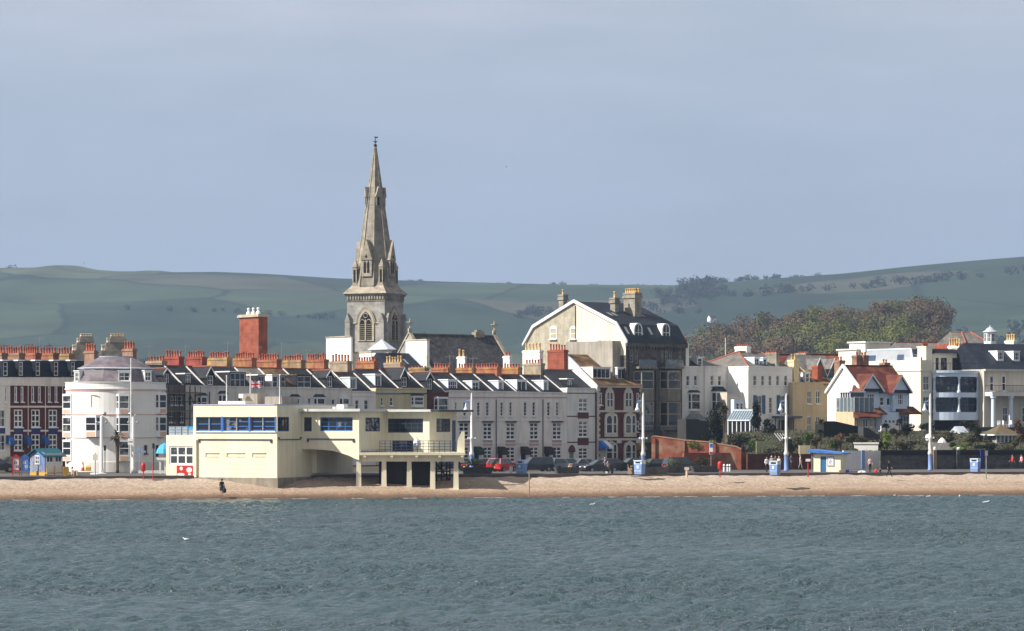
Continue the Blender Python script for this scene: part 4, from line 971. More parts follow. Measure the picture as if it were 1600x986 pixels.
# wing with the arch
pb = FB.pt(FB.s(472), 0); FC = Face(pb.x, pb.y, PA); cW = FC.s(561)
zc0, zc1 = FC.z(702, 0), FC.z(643, cW / 2)
hC = House('w', 'w', 'w', FC, 0.004, cW, 9, zc0, zc1, YELLOW); bpy.data.objects.remove(hC.root); hC.root = YP.root
hC.win(475, 487, 652, 674, cols=1, rows=1, frame=FRAMED, glass=GLASSD, sill=False); hC.win(500, 551, 652, 673.5, cols=4, rows=3, frame=BLUEF, glass=MATS['cafe_glass'], sill=False, bar=.09, rec=.22)
FD = hC.right
hC.win(571, 594, 652.5, 674, f=FD, cols=3, rows=3, frame=FRAMED, glass=GLASSC, sill=False, bar=.1)
hC.walls(name='wing_wall')
def arch(q):
    pts = [(472.5, 702), (490, 702), (507, 703), (520, 704.5), (533, 708), (545, 712), (554, 716.5), (560.8, 719)]
    lo = [(FC.s(a), FC.zp(a, b_)) for a, b_ in pts]
    q.prism_d(FC, [(cW - .001, zc0 + .02), (0.006, zc0 + .02)] + lo, -.5, -.004)
YP.part('arch', YELLOW, arch)
def rail2(f, a, b_, py): rail(f, a, b_, py)
rail(FC, 480, 554, 686.8)
YP.part('wall_box', YELLOW, lambda q: q.box(FB, FB.s(495, .5), FB.s(522, .5), FB.zp(508, 739, .5), zc0 - .02, -.05, .5))
YP.part('roof_slab', ROOFLIP, lambda q: (q.box(FC, -.5, cW + .45, zc1 + .002, zc1 + .28, -9.3, .7),))
# rear wing
pd = FD.pt(FD.s(603), 0); FE = Face(pd.x, pd.y, PA); eW = FE.s(671)
ze0, ze1 = FE.z(706, 0), FE.z(643.5, eW / 2)
hE = House('w', 'w', 'w', FE, 0.004, eW, FE.flank(eW).s(712.5), ze0, ze1, YELLOW); bpy.data.objects.remove(hE.root); hE.root = YP.root
hE.win(606, 661, 654, 676, cols=6, rows=3, frame=FRAMED, glass=GLASSD, sill=False, bar=.08)
FFc = hE.right
hE.win(682, 704, 654, 675, f=FFc, cols=4, rows=3, frame=FRAMED, glass=GLASSD, sill=False, bar=.1)
s0, s1 = FFc.s(706.5), FFc.s(711.5)
YP.part('door', FRAMED, lambda q: q.box(FFc, s0, s1, ze0, FFc.z(657, s0), -.05, .04))
hE.walls(name='rear_wing_wall')
YP.part('roof_slab', ROOFLIP, lambda q: q.box(FE, -2.2, eW + .5, ze1 + .002, ze1 + .25, -10, .8))
YP.part('canopy', mat('dark_canopy', (.03, .045, .045), .6, .1), lambda q: q.box(FFc, -.6, FFc.s(722), ze1 + .02, ze1 + .2, .502, 1.4))
YP.part('roof_vent', CONCW, lambda q: (q.box(FC, FC.s(512), FC.s(523), zc1 + .28, zc1 + .75, -3, -2), q.box(FC, FC.s(503), FC.s(507), zc1 + .28, zc1 + .5, -3, -2.4)))
YP.part('roof_vent', CONCW, lambda q: q.box(A0, A0.s(335), A0.s(377), YP.zt + .1, YP.zt + .42, -3, -.8))
YP.part('roof_plant_box', GREYR, lambda q: q.box(A0, A0.s(378, -6), A0.s(402, -6), YP.zt, A0.zp(390, 615, -6), -8.5, -6))
YP.part('roof_plant_box', CREAMW, lambda q: q.box(A0, A0.s(373, -5), A0.s(379.5, -5), A0.zp(376, 622, -5), A0.zp(376, 615.5, -5), -5.8, -5))
YP.part('roof_plant_box', GREYR, lambda q: q.box(FB, FB.s(440, -1), FB.s(466, -1), YP.zt + .1, YP.zt + .9, -3, -1))
# deck on columns
dk0 = P(560.5, 707, FC.Y(cW) - .15); dz = dk0.z; FK = Face(dk0.x, dk0.y, 1.5); kW = FK.s(727)
deck = YP.part('deck', YELLOW, lambda q: (q.box(FK, 0, kW, dz - .28, dz, -9, .0),))
YP.part('deck_beam', YELLOW, lambda q: (q.box(FK, .3, kW - .4, dz - .95, dz - .282, -1.0, -.5), q.box(FK, .3, kW - .4, dz - .95, dz - .282, -6.6, -6.1)))
for px in (570, 612, 651, 687, 722):
    YP.part('bracket', YELLOW, lambda q: q.prism_s(FK, [(-.02, dz - .284), (-.02, dz - .5), (-.5, dz - .94), (-.5, dz - .284)], FK.s(px) - .14, FK.s(px) + .14))
for px in (560.5, 600, 639.5, 676, 712.5):
    s = FK.s(px, -.75)
    def colm(q):
        q.box(FK, s - .52, s + .52, -.9, .78, -1.25, -.25)
        a, b_ = .28, .23
        lo = [FK.pt(s + i * a, .78, -.75 + j * a) for i, j in ((-1, -1), (1, -1), (1, 1), (-1, 1))]; hi = [FK.pt(s + i * b_, dz - .95, -.75 + j * b_) for i, j in ((-1, -1), (1, -1), (1, 1), (-1, 1))]
        q.add(lo + hi, [(0, 1, 5, 4), (1, 2, 6, 5), (2, 3, 7, 6), (3, 0, 4, 7), (4, 5, 6, 7)])
    YP.part('column', YELLOW, colm)
    if px > 570 and px < 700: YP.part('column', YELLOW, lambda q: q.box(FK, s - .28, s + .28, -.5, dz - .95, -6.6, -6.05))
for uw in (0, 1): YP.part('undercroft_shade_wall', mat('under_deck_shade', (.016, .014, .012), .9, .3, .6), lambda q: (q.box(FK, FK.s(592, -2), FK.s(679, -2), -.5, dz - .29, -2.2, -2.0) if uw else q.box(FK, FK.s(596, -8.6), FK.s(640), -.5, dz - .29, -8.9, -8.6)))  # near-black colour and front sheet stand in for deep shade under the deck
def brace(q):
    for px in (682, 690, 698, 703): q.tube(FK.pt(FK.s(px, -5), .2, -5), FK.pt(FK.s(px, -5), dz - .3, -5), .09)
    q.tube(FK.pt(FK.s(682, -5), 3.4, -5), FK.pt(FK.s(703, -5), 1.6, -5), .09); q.tube(FK.pt(FK.s(682, -5), 2.6, -5), FK.pt(FK.s(703, -5), 2.6, -5), .07)
YP.part('steel_brace', BLACK, brace)
def railing(q):
    a, b_ = FK.s(593), FK.s(712)
    for i in range(15): q.tube(FK.pt(a + (b_ - a) * i / 14, dz, -.25), FK.pt(a + (b_ - a) * i / 14, dz + 1.2, -.25), .035)
    for k in (.3, .6, .9, 1.2): q.tube(FK.pt(a, dz + k, -.25), FK.pt(b_, dz + k, -.25), .028)
YP.part('railing', FRAMED, railing)
YP.part('end_screen', YELLOW, lambda q: q.prism_d(FK, [(FK.s(714, -2.2), dz), (FK.s(726, -2.2), dz), (FK.s(726, -2.2), dz + 2.2), (FK.s(721, -2.2), dz + 2.15), (FK.s(715, -2.2), dz + 1.2)], -2.5, -2.2))
t_ = thing('dark_banner', 'black banner board tied behind the deck railing', 'banner', FK.pt(FK.s(630), dz, -.4))
m = MB(); m.box(FK, FK.s(613), FK.s(646), dz + .1, dz + 1.25, -.42, -.36); m.build('board', BLACK, t_)
m = MB(); [m.box(FK, FK.s(624 + 3 * i), FK.s(626.3 + 3 * i), dz + .55 + .32 * j, dz + .8 + .32 * j, -.358, -.35) for i in range(4) for j in range(2)]; m.build('notice', mat('grey_notice', (.12, .12, .13)), t_)
t_ = thing('white_parasol', 'white folded parasol bundle beside the black banner on the deck', 'parasol', FK.pt(FK.s(651), dz, -.9))
m = MB(); m.tube(FK.pt(FK.s(651), dz, -.9), FK.pt(FK.s(651), dz + 1.6, -.9), .04); m.build('pole', GREYM, t_)
m = MB(); m.lathe(tuple(FK.pt(FK.s(651), 0, -.9))[:2], [(.42, dz + .55), (.5, dz + .8), (.38, dz + 1.2), (.12, dz + 1.5)], 9); m.build('canopy', FRAME, t_)
# annex with the kiosk window
FG = A0.off(0, -1.3); g0, g1 = FG.s(259.5), FG.s(303.5)
hG = House('w', 'w', 'w', FG, g0, g1, 8, 1.9, FG.zp(280, 680), YELLOW); bpy.data.objects.remove(hG.root); hG.root = YP.root
hG.win(264.5, 302.5, 697, 726, cols=3, rows=2, bar=.16, mull=.16, glass=GLASSC, sill=False)
hG.walls(name='annex_wall')
po = MB(); po.box(FG, FG.s(276.5), FG.s(302), FG.zp(288, 744), FG.zp(288, 727.5), .01, .05)
po = po.build('poster', REDP, YP.root)
m = MB()
rr = random.Random(4)
for (a, b_, y0, y1) in ((281, 286, 729, 735), (277, 289, 739, 743.5), (291.5, 300.5, 730, 738.5), (294, 299, 739.5, 742.5)):
    n = 10; cs, cz = (FG.s(a) + FG.s(b_)) / 2, (FG.zp(a, y0) + FG.zp(a, y1)) / 2; ra, rb = (FG.s(b_) - FG.s(a)) / 2, (FG.zp(a, y0) - FG.zp(a, y1)) / 2
    m.prism_d(FG, [(cs + ra * math.cos(6.283 * k / n), cz + rb * math.sin(6.283 * k / n)) for k in range(n)], .05, .058)
m.build('poster_print', CREAMW, po)
bs = 'plastic storage crates stacked on the annex roof'
zA = hG.zt
for i, (a, b_) in enumerate(((264, 273.5), (274.5, 283), (284.5, 293), (294.5, 302))):
    for j in range(3):
        lab = ('top', 'middle', 'bottom')[2 - j] + ' ' + ('bright blue crate' if (i == 3 and j == 2) else 'grey crate') + ' of the ' + ('first', 'second', 'third', 'fourth')[i] + ' stack on the annex roof'
        f = FG; s0, s1 = f.s(a, -.3), f.s(b_, -.3); z = zA + j * .31
        t_ = thing('storage_crate', lab, 'crate', f.pt((s0 + s1) / 2, z, -.6), bs)
        mm = mat('grey_crate', (.30, .36, .42), .6, .15, 2) if not (i == 3 and j == 2) else mat('blue_crate', (.05, .32, .62), .6, .1, 2)
        m = MB(); m.box(f, s0, s1, z + .01, z + .26, -.95, -.3); m.build('tub', mm, t_)
        m = MB(); m.box(f, s0 - .03, s1 + .03, z + .26, z + .305, -.98, -.27); m.build('lid', mm, t_)
# flagpoles on the pavilion roof
def pole(name, label, px, py0, py1, Yd, r=.05, m=None, cat='flagpole', group=None, base=None):
    a, b_ = P(px, py1, Yd), P(px, py0, Yd)
    if base is not None: a.z = base
    t_ = thing(name, label, cat, a, group)
    q = MB(); q.tube(a, b_, r, r * .7, 7); q.build('pole', m or FRAME, t_)
    q = MB(); q.ball((b_.x, b_.y, b_.z + .04), .07, 6, 5); q.build('finial', m or FRAME, t_)
    return t_, a, b_
pole('flagpole', 'bare white pole on the pavilion roof, left of the flag', 354, 588, 634, 290, .06, base=YP.zt)
pole('flagpole', 'bare white pole on the pavilion roof, right of the flag', 437, 587, 634, 288, .06, base=YP.zt)
tf, a, b_ = pole('flagpole', 'white pole on the pavilion roof that carries the flag', 391, 585, 618, 294, .06, base=YP.zt)
# union flag, flying out to the right
Wf, Hf = 1.05, .80; nx, ny = 36, 24
fl = bpy.data.objects.new('flag', None)
m = MB(); o0 = P(391.3, 594, 294)
def flagp(u, v): return Vector((o0.x + u * Wf, o0.y - .12 * math.sin(u * 7) * u, o0.z - v * Hf - .15 * u * Hf - .05 * math.sin(u * 6)))
for i in range(nx):
    for j in range(ny):
        u, v = (i + .5) / nx * 2, (j + .5) / ny; x, y = u / 2 * 60 - 30, v * 30 - 15
        k = 1
        d1 = abs(x * .5 - y) / 1.118; d2 = abs(x * .5 + y) / 1.118
        if min(d1, d2) < 3.4: k = 2
        if min(d1, d2) < 1.5: k = 0
        if abs(x) < 5.5 or abs(y) < 5.5: k = 2
        if abs(x) < 3.2 or abs(y) < 3.2: k = 0
        m.cur = k
        m.add([flagp(i / nx, j / ny), flagp((i + 1) / nx, j / ny), flagp((i + 1) / nx, (j + 1) / ny), flagp(i / nx, (j + 1) / ny)], [(0, 1, 2, 3)])
o = m.build('flag', [mat('flag_red', (.45, .02, .03)), mat('flag_blue', (.02, .03, .16)), mat('flag_white', (.75, .75, .75))], loc=o0)
tag(o, 'red white and blue crossed flag flying from the pavilion roof pole', 'flag')
bpy.data.objects.remove(fl)

# ---------------- church ----------------
ct = P(601, 700, 430); FT = Face(ct.x, ct.y, 66)
tw = -FT.d(540.5, 0); ts = FT.s(629.5); TZ = FT.z(458, 0)
tw = ts = (tw + ts) / 2
ch = House('church', 'grey stone church with a tall octagonal spire and a dark slate nave roof', 'church', FT, 0, ts, tw, GZ, TZ, STONEG)
ch.walls(name='tower_wall')
FL = ch.left
def gothic(f, c, wd, z0, z1, trim, d=.02, tracery=True):
    """pointed belfry window: moulded arch, dark louvres, two lights and a cross-shaped opening"""
    r = wd / 2; n = 7; sp = z1 - wd * 1.02
    def arc(rr_, ex=0): # pointed arch outline
        R = rr_ * 2.0; pts = []
        for k in range(n + 1):
            t = math.radians(60) * k / n; pts.append((c + rr_ - R + R * math.cos(t), sp + R * math.sin(t) * .98))
        l = [(2 * c - x, z) for x, z in reversed(pts)]
        return [(c - rr_, z0 - ex), (c + rr_, z0 - ex)] + pts + l[1:]
    o = ch.part('belfry_window', trim, lambda q: q.prism_d(f, arc(r * 1.22, .15), -.02, .16))
    i_ = ch.part('louvre', DARK, lambda q: q.prism_d(f, arc(r * .92), .16, .175), o)
    def tr(q):
        q.box(f, c - .09, c + .09, z0, sp + r * .5, .175, .26)
        for sg in (-1, 1):
            cc = c + sg * r * .48; rr_ = r * .42; last = None
            for k in range(9):
                t = math.radians(-10 + 200 * k / 8); p = f.pt(cc + rr_ * math.cos(t), sp + rr_ * 1.5 * max(0, math.sin(t)) - .1, .2)
                if last: q.tube(last, p, .07, n=4)
                last = p
        for k in range(10):
            t = 6.283 * k / 10; p1 = f.pt(c + r * .30 * math.cos(t), sp + r * 1.06 + r * .3 * math.sin(t), .2); t2 = 6.283 * (k + 1) / 10
            q.tube(p1, f.pt(c + r * .30 * math.cos(t2), sp + r * 1.06 + r * .3 * math.sin(t2), .2), .07, n=4)
        zz = z0 + .15
        while zz < sp: q.box(f, c - r * .9, c + r * .9, zz, zz + .05, .172, .19); zz += .32
    if tracery: ch.part('tracery', TRIMST, tr, o)
    ch.part('hood_mould', TRIMST, lambda q: [q.tube(f.pt(*a_, .2), f.pt(*b2, .2), .10, n=4) for a_, b2 in zip(arc(r * 1.34)[2:-1], arc(r * 1.34)[3:])], o)
zf = lambda py: FT.z(py, 0)
gothic(FL, FL.s(572), 2.35, zf(531), zf(481), TRIMST)
gothic(FT, FT.s(615.5), 2.35, zf(531), zf(481), TRIMST)
for f in (FL, FT):
    wd = tw
    for s_ in (0, wd):
        def butt(q):
            a, b_ = (s_ - .1, s_ + .75) if s_ == 0 else (s_ - .75, s_ + .1)
            q.box(f, a, b_, GZ, zf(503), -.05, .55); q.prism_d(f, [(a - .06, zf(503)), (b_ + .06, zf(503)), ((a + b_) / 2, zf(489))], -.04, .6)
        ch.part('buttress', STONEG, butt)
ch.part('string_course', TRIMST, lambda q: [q.box(f, -.08, tw + .08, zf(505), zf(503), -.02, .14) for f in (FL, FT)])
ch.part('corbel_table', STONE, lambda q: [(q.box(f, -.25, tw + .25, zf(461), zf(457.5), -.05, .32), q.box(f, -.12, tw + .12, zf(470), zf(468.5), -.05, .1), [q.box(f, i * tw / 14 + .1, i * tw / 14 + .36, zf(467.5), zf(461), -.02, .22) for i in range(14)]) for f in (FL, FT)])
tc_ = FT.pt(ts / 2, 0, -tw / 2); hw = tw / 2
def ring(r, z, ph=0): # octagon with faces aligned to the tower
    R = r / math.cos(math.pi / 8); return [Vector((tc_.x + R * math.cos(math.radians(66 + 22.5 + 45 * k)), tc_.y + R * math.sin(math.radians(66 + 22.5 + 45 * k)), z)) for k in range(8)]
def skirt(q):
    sq = [FT.pt(a, TZ, b_) for a, b_ in ((ts + .55, .55), (ts + .55, -tw - .55), (-.55, -tw - .55), (-.55, .55))]
    z1 = zf(432); sq2 = [FT.pt(ts / 2 + (a - .5) * 2 * hw * .80, zf(444), -tw / 2 + (b_ - .5) * 2 * hw * .80) for a, b_ in ((1, 1), (1, 0), (0, 0), (0, 1))]
    top = [FT.pt(ts / 2 + (a - .5) * 2 * hw * .45, zf(405), -tw / 2 + (b_ - .5) * 2 * hw * .45) for a, b_ in ((1, 1), (1, 0), (0, 0), (0, 1))]
    q.add(sq + sq2 + top, [(0, 1, 2, 3)] + [(i, (i + 1) % 4, (i + 1) % 4 + 4, i + 4) for i in range(4)] + [(i + 4, (i + 1) % 4 + 4, (i + 1) % 4 + 8, i + 8) for i in range(4)] + [(8, 9, 10, 11)])
ch.part('spire_skirt', STONEB, skirt)
zA0, zA1 = zf(446), zf(224)
def spr(z): return .13 + (hw * .90 - .13) * (zA1 - z) / (zA1 - zA0)
def spire(q):
    a = ring(spr(zA0), zA0); b_ = ring(.13, zA1); q.add(a + b_, [(i, (i + 1) % 8, (i + 1) % 8 + 8, i + 8) for i in range(8)] + [tuple(range(8, 16))])
ch.part('spire', STONE, spire)
ch.part('spire_rib', STONEB, lambda q: [q.tube(a, b_, .16, .07, 5) for a, b_ in zip(ring(spr(zA0), zA0), ring(.13, zA1))])
def fin(q):
    q.ball((tc_.x, tc_.y, zf(223)), .28, 8, 6); q.tube((tc_.x, tc_.y, zf(224)), (tc_.x, tc_.y, zf(209)), .06)
    for py, l in ((216.5, .35), (218, .22)):
        q.tube((tc_.x - l, tc_.y, zf(py)), (tc_.x + l, tc_.y, zf(py)), .05); q.tube((tc_.x, tc_.y - l, zf(py)), (tc_.x, tc_.y + l, zf(py)), .05)
    q.add([(tc_.x - .1, tc_.y, zf(211)), (tc_.x + .35, tc_.y, zf(211.5)), (tc_.x + .42, tc_.y, zf(208.5)), (tc_.x + .1, tc_.y, zf(209.6)), (tc_.x - .15, tc_.y, zf(208))], [(0, 1, 2, 3, 4)])
ch.part('weathercock', BLACK, fin)
def lucarne(az, pz0, pz1, pg, wd, out, big):
    t = math.radians(az); N_ = Vector((math.sin(t), -math.cos(t))); z0, z1, zg = zf(pz0), zf(pz1), zf(pg)
    r0 = spr((z0 + z1) / 2) if not big else spr(z0)
    f = Face(tc_.x + N_.x * r0, tc_.y + N_.y * r0, az); o_ = out
    o = ch.part('lucarne', STONEB, lambda q: (q.box(f, -wd / 2, wd / 2, z0, z1, -2.2, o_),
        q.add([f.pt(-wd / 2 - .15, z1 - .1, o_ + .12), f.pt(wd / 2 + .15, z1 - .1, o_ + .12), f.pt(0, zg, o_ + .12), f.pt(-wd / 2 - .15, z1 - .1, -2.6), f.pt(wd / 2 + .15, z1 - .1, -2.6), f.pt(0, zg, -2.8)], [(0, 1, 2), (5, 4, 3), (1, 4, 5, 2), (3, 0, 2, 5), (0, 3, 4, 1)])))
    hh = z1 - z0
    def dk(q):
        if big:
            for sg in (-1, 1): q.prism_d(f, [(sg * wd * .17 - wd * .12, z0 + hh * .2), (sg * wd * .17 + wd * .12, z0 + hh * .2), (sg * wd * .17 + wd * .12, z0 + hh * .75), (sg * wd * .17, z0 + hh * .95), (sg * wd * .17 - wd * .12, z0 + hh * .75)], o_, o_ + .02)
            q.prism_d(f, [(0, z1 + .05), (.22, z1 + .4), (0, z1 + .8), (-.22, z1 + .4)], o_ + .12, o_ + .135)
        else: q.prism_d(f, [(-wd * .22, z0 + .1), (wd * .22, z0 + .1), (wd * .22, z1 - .3), (0, z1), (-wd * .22, z1 - .3)], o_, o_ + .02)
    ch.part('louvre', DARK, dk, o)
for az in (-24, 66, -114, 156): lucarne(az, 431, 404, 373, 1.75, .25, True)
for az in (21, -69, 111): lucarne(az, 319, 304, 289, .7, .35, False)
for i, (a, b_) in enumerate(((0, 0), (1, 0), (0, 1), (1, 1))):
    p = FT.pt(1.0 if a == 0 else ts - 1.0, 0, -1.0 if b_ == 0 else -tw + 1.0); fp = Face(p.x, p.y, 66)
    def pin(q):
        q.box(fp, -.36, .36, zf(452), zf(415), -.36, .36)
        q.add([fp.pt(-.44, zf(416), .44), fp.pt(.44, zf(416), .44), fp.pt(.44, zf(416), -.44), fp.pt(-.44, zf(416), -.44), fp.pt(0, zf(403), .0)], [(0, 1, 4), (1, 2, 4), (2, 3, 4), (3, 0, 4), (3, 2, 1, 0)])
        q.box(fp, -.52, .52, zf(455), zf(444), -.52, .52)
    o = ch.part('pinnacle', STONEB, pin)
    ch.part('niche', DARK, lambda q: (q.box(fp, -.22, .22, zf(440), zf(420), .35, .365), q.box(fp.side(-.36, .36), .16, .56, zf(440), zf(420), -.01, .005)), o)
# nave
cn = P(676, 700, 422); FN = Face(cn.x, cn.y, 38); nD = -FN.d(604, 0); nS = FN.s(810)
ze, zr = FN.z(590, 0), FN.z(522, 0, -nD / 2)
ch.part('nave_wall', STONEG, lambda q: (q.box(FN, 0, nS, GZ, ze, -nD, 0), q.prism_d(ch_l, [(0, ze), (nD, ze), (nD / 2, zr - .3)], -.5, .0))) if False else None
nl = FN.side(0, nD); nr = FN.side(nS, nD)
ch.part('nave_wall', STONEG, lambda q: (q.box(FN, 0.01, nS - .01, GZ, ze, -nD, 0), q.prism_d(nl, [(0, ze), (nD, ze), (nD / 2, zr)], -.5, .02), q.prism_d(nr, [(0, ze), (nD, ze), (nD / 2, zr)], -.02, .5)))
ch.part('nave_roof', CHSLATE, lambda q: q.prism_s(FN, [(.5, ze - .5), (-nD / 2, zr), (-nD - .5, ze - .5)], .25, nS - .25))
ch.part('ridge_tiles', SLATEG, lambda q: q.box(FN, .4, nS - .4, zr - .05, zr + .14, -nD / 2 - .15, -nD / 2 + .15))
for s_ in (-.15, nS - .35):
    ch.part('gable_coping', STONEB, lambda q: q.prism_s(FN, [(.7, ze - .45), (.7, ze - .1), (-nD / 2, zr + .5), (-nD - .7, ze - .1), (-nD - .7, ze - .45), (-nD / 2, zr + .1)], s_, s_ + .5))
    def crs(q):
        c = FN.pt(s_ + .25, zr + .4, -nD / 2); q.box(Face(c.x, c.y, 20), -.25, .25, c.z, c.z + .5, -.25, .25)
        q.tube(c, c + Vector((0, 0, 2.0)), .10); q.tube(c + Vector((-.55, -.2, 1.4)), c + Vector((.55, .2, 1.4)), .10)
        q.lathe((c.x, c.y), [(.3, c.z + 1.38), (.3, c.z + 1.44)], 10)
    ch.part('gable_cross', TRIMST, crs)
ch.part('ridge_turret', STONEB, lambda q: (q.box(FN, FN.s(740, -nD / 2), FN.s(754, -nD / 2), zr - .3, zr + .55, -nD / 2 - .5, -nD / 2 + .5), q.box(FN, FN.s(743, -nD / 2), FN.s(752, -nD / 2), zr + .55, zr + .9, -nD / 2 - .3, -nD / 2 + .3)))
# ---------------- rendered blocks and other roofs behind the terrace ----------------
def block(name, label, cat, pxL, pxC, pxR, pyT, pyB, Yc, m, cap=None, th=TH, group=None, zb=None):
    f = Face((pxC - 800) / F * Yc, Yc, th); D = max(.5, -f.d(pxL, 0)); W = f.s(pxR)
    zt, zb = f.z(pyT, 0), (f.z(pyB, 0) if zb is None else zb)
    h = House(name, label, cat, f, 0, W, D, zb, zt, m, group)
    h.walls()
    h.part('parapet_coping', cap or m, lambda q: q.box(f, -.1, W + .1, zt + .002, zt + .18, -D - .1, .1))
    return h
block('rooftop_block', 'tall cream rendered block left of the church tower foot', 'building', 509.5, 548.5, 551, 526.5, 600, 400, CREAMW, STONEB, zb=GZ)
b2 = block('rooftop_block', 'low cream rendered block under the blue lead pyramid roof', 'building', 548, 580, 600, 551, 600, 398, CREAMW, TRIMST, zb=GZ)
b3 = block('lantern_house', 'cream stair tower with a pale blue lead pyramid roof', 'building', 581, 607, 612, 548, 600, 392, CREAMW, None, zb=GZ)
f = b3.f; D, W = b3.D, b3.s1
b3.part('roof', LEAD, lambda q: q.add([f.pt(-.5, b3.zt + .18, .5), f.pt(W + .5, b3.zt + .18, .5), f.pt(W + .5, b3.zt + .18, -D - .5), f.pt(-.5, b3.zt + .18, -D - .5), f.pt(W / 2, b3.zt + 1.7, -D / 2)], [(0, 1, 4), (1, 2, 4), (2, 3, 4), (3, 0, 4), (3, 2, 1, 0)]))
b4 = block('rooftop_block', 'cream boxy lift tower above the dark blue roof by the church gable', 'building', 634, 667, 671, 531.5, 590, 395, CREAMW, TRIMST, zb=GZ)
h = House('slate_roof_house', 'dark blue slate roof with two skylights behind the yellow houses', 'house', Face((640 - 800) / F * 388, 388, TH), -2.2, 3.6, 9, GZ, 14.6, GREYC)
h.walls(); h.roof(h.zt + 3.0, 5, SLATEB, d0=.2); h.party(3.5, BLUEGREY)
h.part('skylight', ZINC, lambda q: [q.add([h.f.pt(a, h.slope_z(d_) + .06, d_), h.f.pt(a + .35, h.slope_z(d_) + .06, d_), h.f.pt(a + .35, h.slope_z(d_ - 1.2) + .06, d_ - 1.2), h.f.pt(a, h.slope_z(d_ - 1.2) + .06, d_ - 1.2)], [(0, 1, 2, 3)]) for a, d_ in ((-.6, -2.2), (1.2, -2.2))])
# great red brick chimney
t_ = stack('great_chimney', 'huge square red brick chimney with three white cowls', 374, 404, 418, 495, 590, 400, BRICK, 0, POTW, 1, cap=False, cat='chimney')
f = Face((404 - 800) / F * 400, 400, TH); D = -f.d(374, 0); W = f.s(418); zt = f.z(495, 0)
m = MB(); m.box(f, -.25, W + .25, zt + .003, zt + .3, -D - .25, .25); m.box(f, -.12, W + .12, zt + .3, zt + .42, -D - .12, .12); m.build('stone_cap', TRIMST, t_)
for i in range(3):
    p = f.pt(W / 2, zt + .42, -D * (.25 + .25 * i)); m = MB(); m.lathe((p.x, p.y), [(.36, p.z), (.32, p.z + .35), (.16, p.z + .5), (.16, p.z + .75), (.24, p.z + .8), (.2, p.z + .95), (.05, p.z + 1.02)], 10); m.build('cowl', FRAME, t_)
WG_ = 'white rendered chimney stacks over the pink row'
stack('chimney_stack', 'slim white rendered stack with two yellow pots in front of the church roof', 714, 726, 728.5, 557, 595, 389, WHITE, 2, POTY, 1.0, group=WG_)
stack('chimney_stack', 'small white rendered stack with two red pots near the right church gable', 786, 796, 800, 556, 600, 395, WHITE, 2, POTR, .6, group=WG_)
stack('chimney_stack', 'broad white rendered stack crowded with yellow and red pots left of the tall red stack', 816.5, 843, 849, 547, 600, 398, WHITE, 5, POTY, 1.0, group=WG_)
stack('chimney_stack', 'square white rendered stack before the stone hotel gable', 898, 918.5, 922, 532.5, 590, 402, WHITE, 2, POTY, .9, group=WG_)
# ---------------- stone hotel ----------------
hc = P(978, 700, 392); FH = Face(hc.x, hc.y, 42); hD = -FH.d(822, 0); hS = FH.s(1072)
HZ = FH.z(533, 0)
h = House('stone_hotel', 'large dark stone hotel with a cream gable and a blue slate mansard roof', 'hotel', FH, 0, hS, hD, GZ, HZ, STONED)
hotel = h
HL = h.left
zb_ = FH.z(506.5, 0, -1.7); zrg = FH.z(471.5, 0, -hD / 2)
prof = [(0, HZ), (-1.75, zb_), (-hD / 2, zrg), (-hD + 1.75, zb_), (-hD, HZ)]
h.wm = STONED
for (a, b_, y0, y1) in ((985, 990, 546, 566), (993, 997, 546, 568), (1033, 1037, 546, 566), (1040, 1044, 546, 568), (1046, 1050, 546, 566), (1061, 1065, 549, 566), (1063, 1066, 586, 609), (1062, 1067, 630, 666)):
    h.win(a, b_, y0, y1, cols=1, rows=2, bar=.13, frame=TRIMST, glass=GLASS, sill=False)
h.walls()
# gable: rubble left half, painted right half
def ghalf(a, b_):
    pts = [(s_, z_) for s_, z_ in ((0, HZ), (1.75, zb_), (hD / 2, zrg), (hD - 1.75, zb_), (hD, HZ))]
    zz = lambda s_: np.interp(s_, [p[0] for p in pts], [p[1] for p in pts])
    ks = [a] + [p[0] for p in pts if a < p[0] < b_] + [b_]
    return [(b_, HZ - .002), (a, HZ - .002)][::-1] + [(s_, zz(s_)) for s_ in reversed(ks) if zz(s_) > HZ + .01]
sm = hD / 2 + .2
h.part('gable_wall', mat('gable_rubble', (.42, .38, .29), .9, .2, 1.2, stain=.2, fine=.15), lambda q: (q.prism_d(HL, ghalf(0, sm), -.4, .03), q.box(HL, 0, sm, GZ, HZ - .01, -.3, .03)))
h.part('gable_wall', mat('gable_cream', (.72, .66, .52), .85, .1, .6, stain=.15), lambda q: (q.prism_d(HL, ghalf(sm + .01, hD), -.4, .034), q.box(HL, sm + .01, hD - .01, HZ - 2, HZ - .01, -.3, .034)))
h.part('downpipe', BLACK, lambda q: q.tube(HL.pt(sm, HZ - 2, .1), HL.pt(sm, zrg - .6, .1), .06))
h.part('roof', SLATEB, lambda q: q.prism_s(FH, [(.35, HZ - .25), (-1.75, zb_ + .05), (-hD / 2, zrg + .05), (-hD + 1.75, zb_ + .05), (-hD - .3, HZ - .25)], .05, hS + .1))
h.part('barge_board', FRAME, lambda q: q.prism_s(FH, [(.5, HZ - .3), (.5, HZ + .05), (-1.65, zb_ + .3), (-hD / 2, zrg + .32), (-hD + 1.65, zb_ + .3), (-hD - .5, HZ + .05), (-hD - .5, HZ - .3), (-hD + 1.8, zb_ - .1), (-hD / 2, zrg - .12), (-1.8, zb_ - .1)], -.36, -.102))
h.part('eaves_cornice', STONED, lambda q: (q.box(FH, -.05, hS + .05, HZ - .75, HZ - .26, -.05, .3), [q.box(FH, .3 + i * .62, .52 + i * .62, HZ - 1.2, HZ - .75, -.03, .22) for i in range(int(hS / .62) - 0)]))
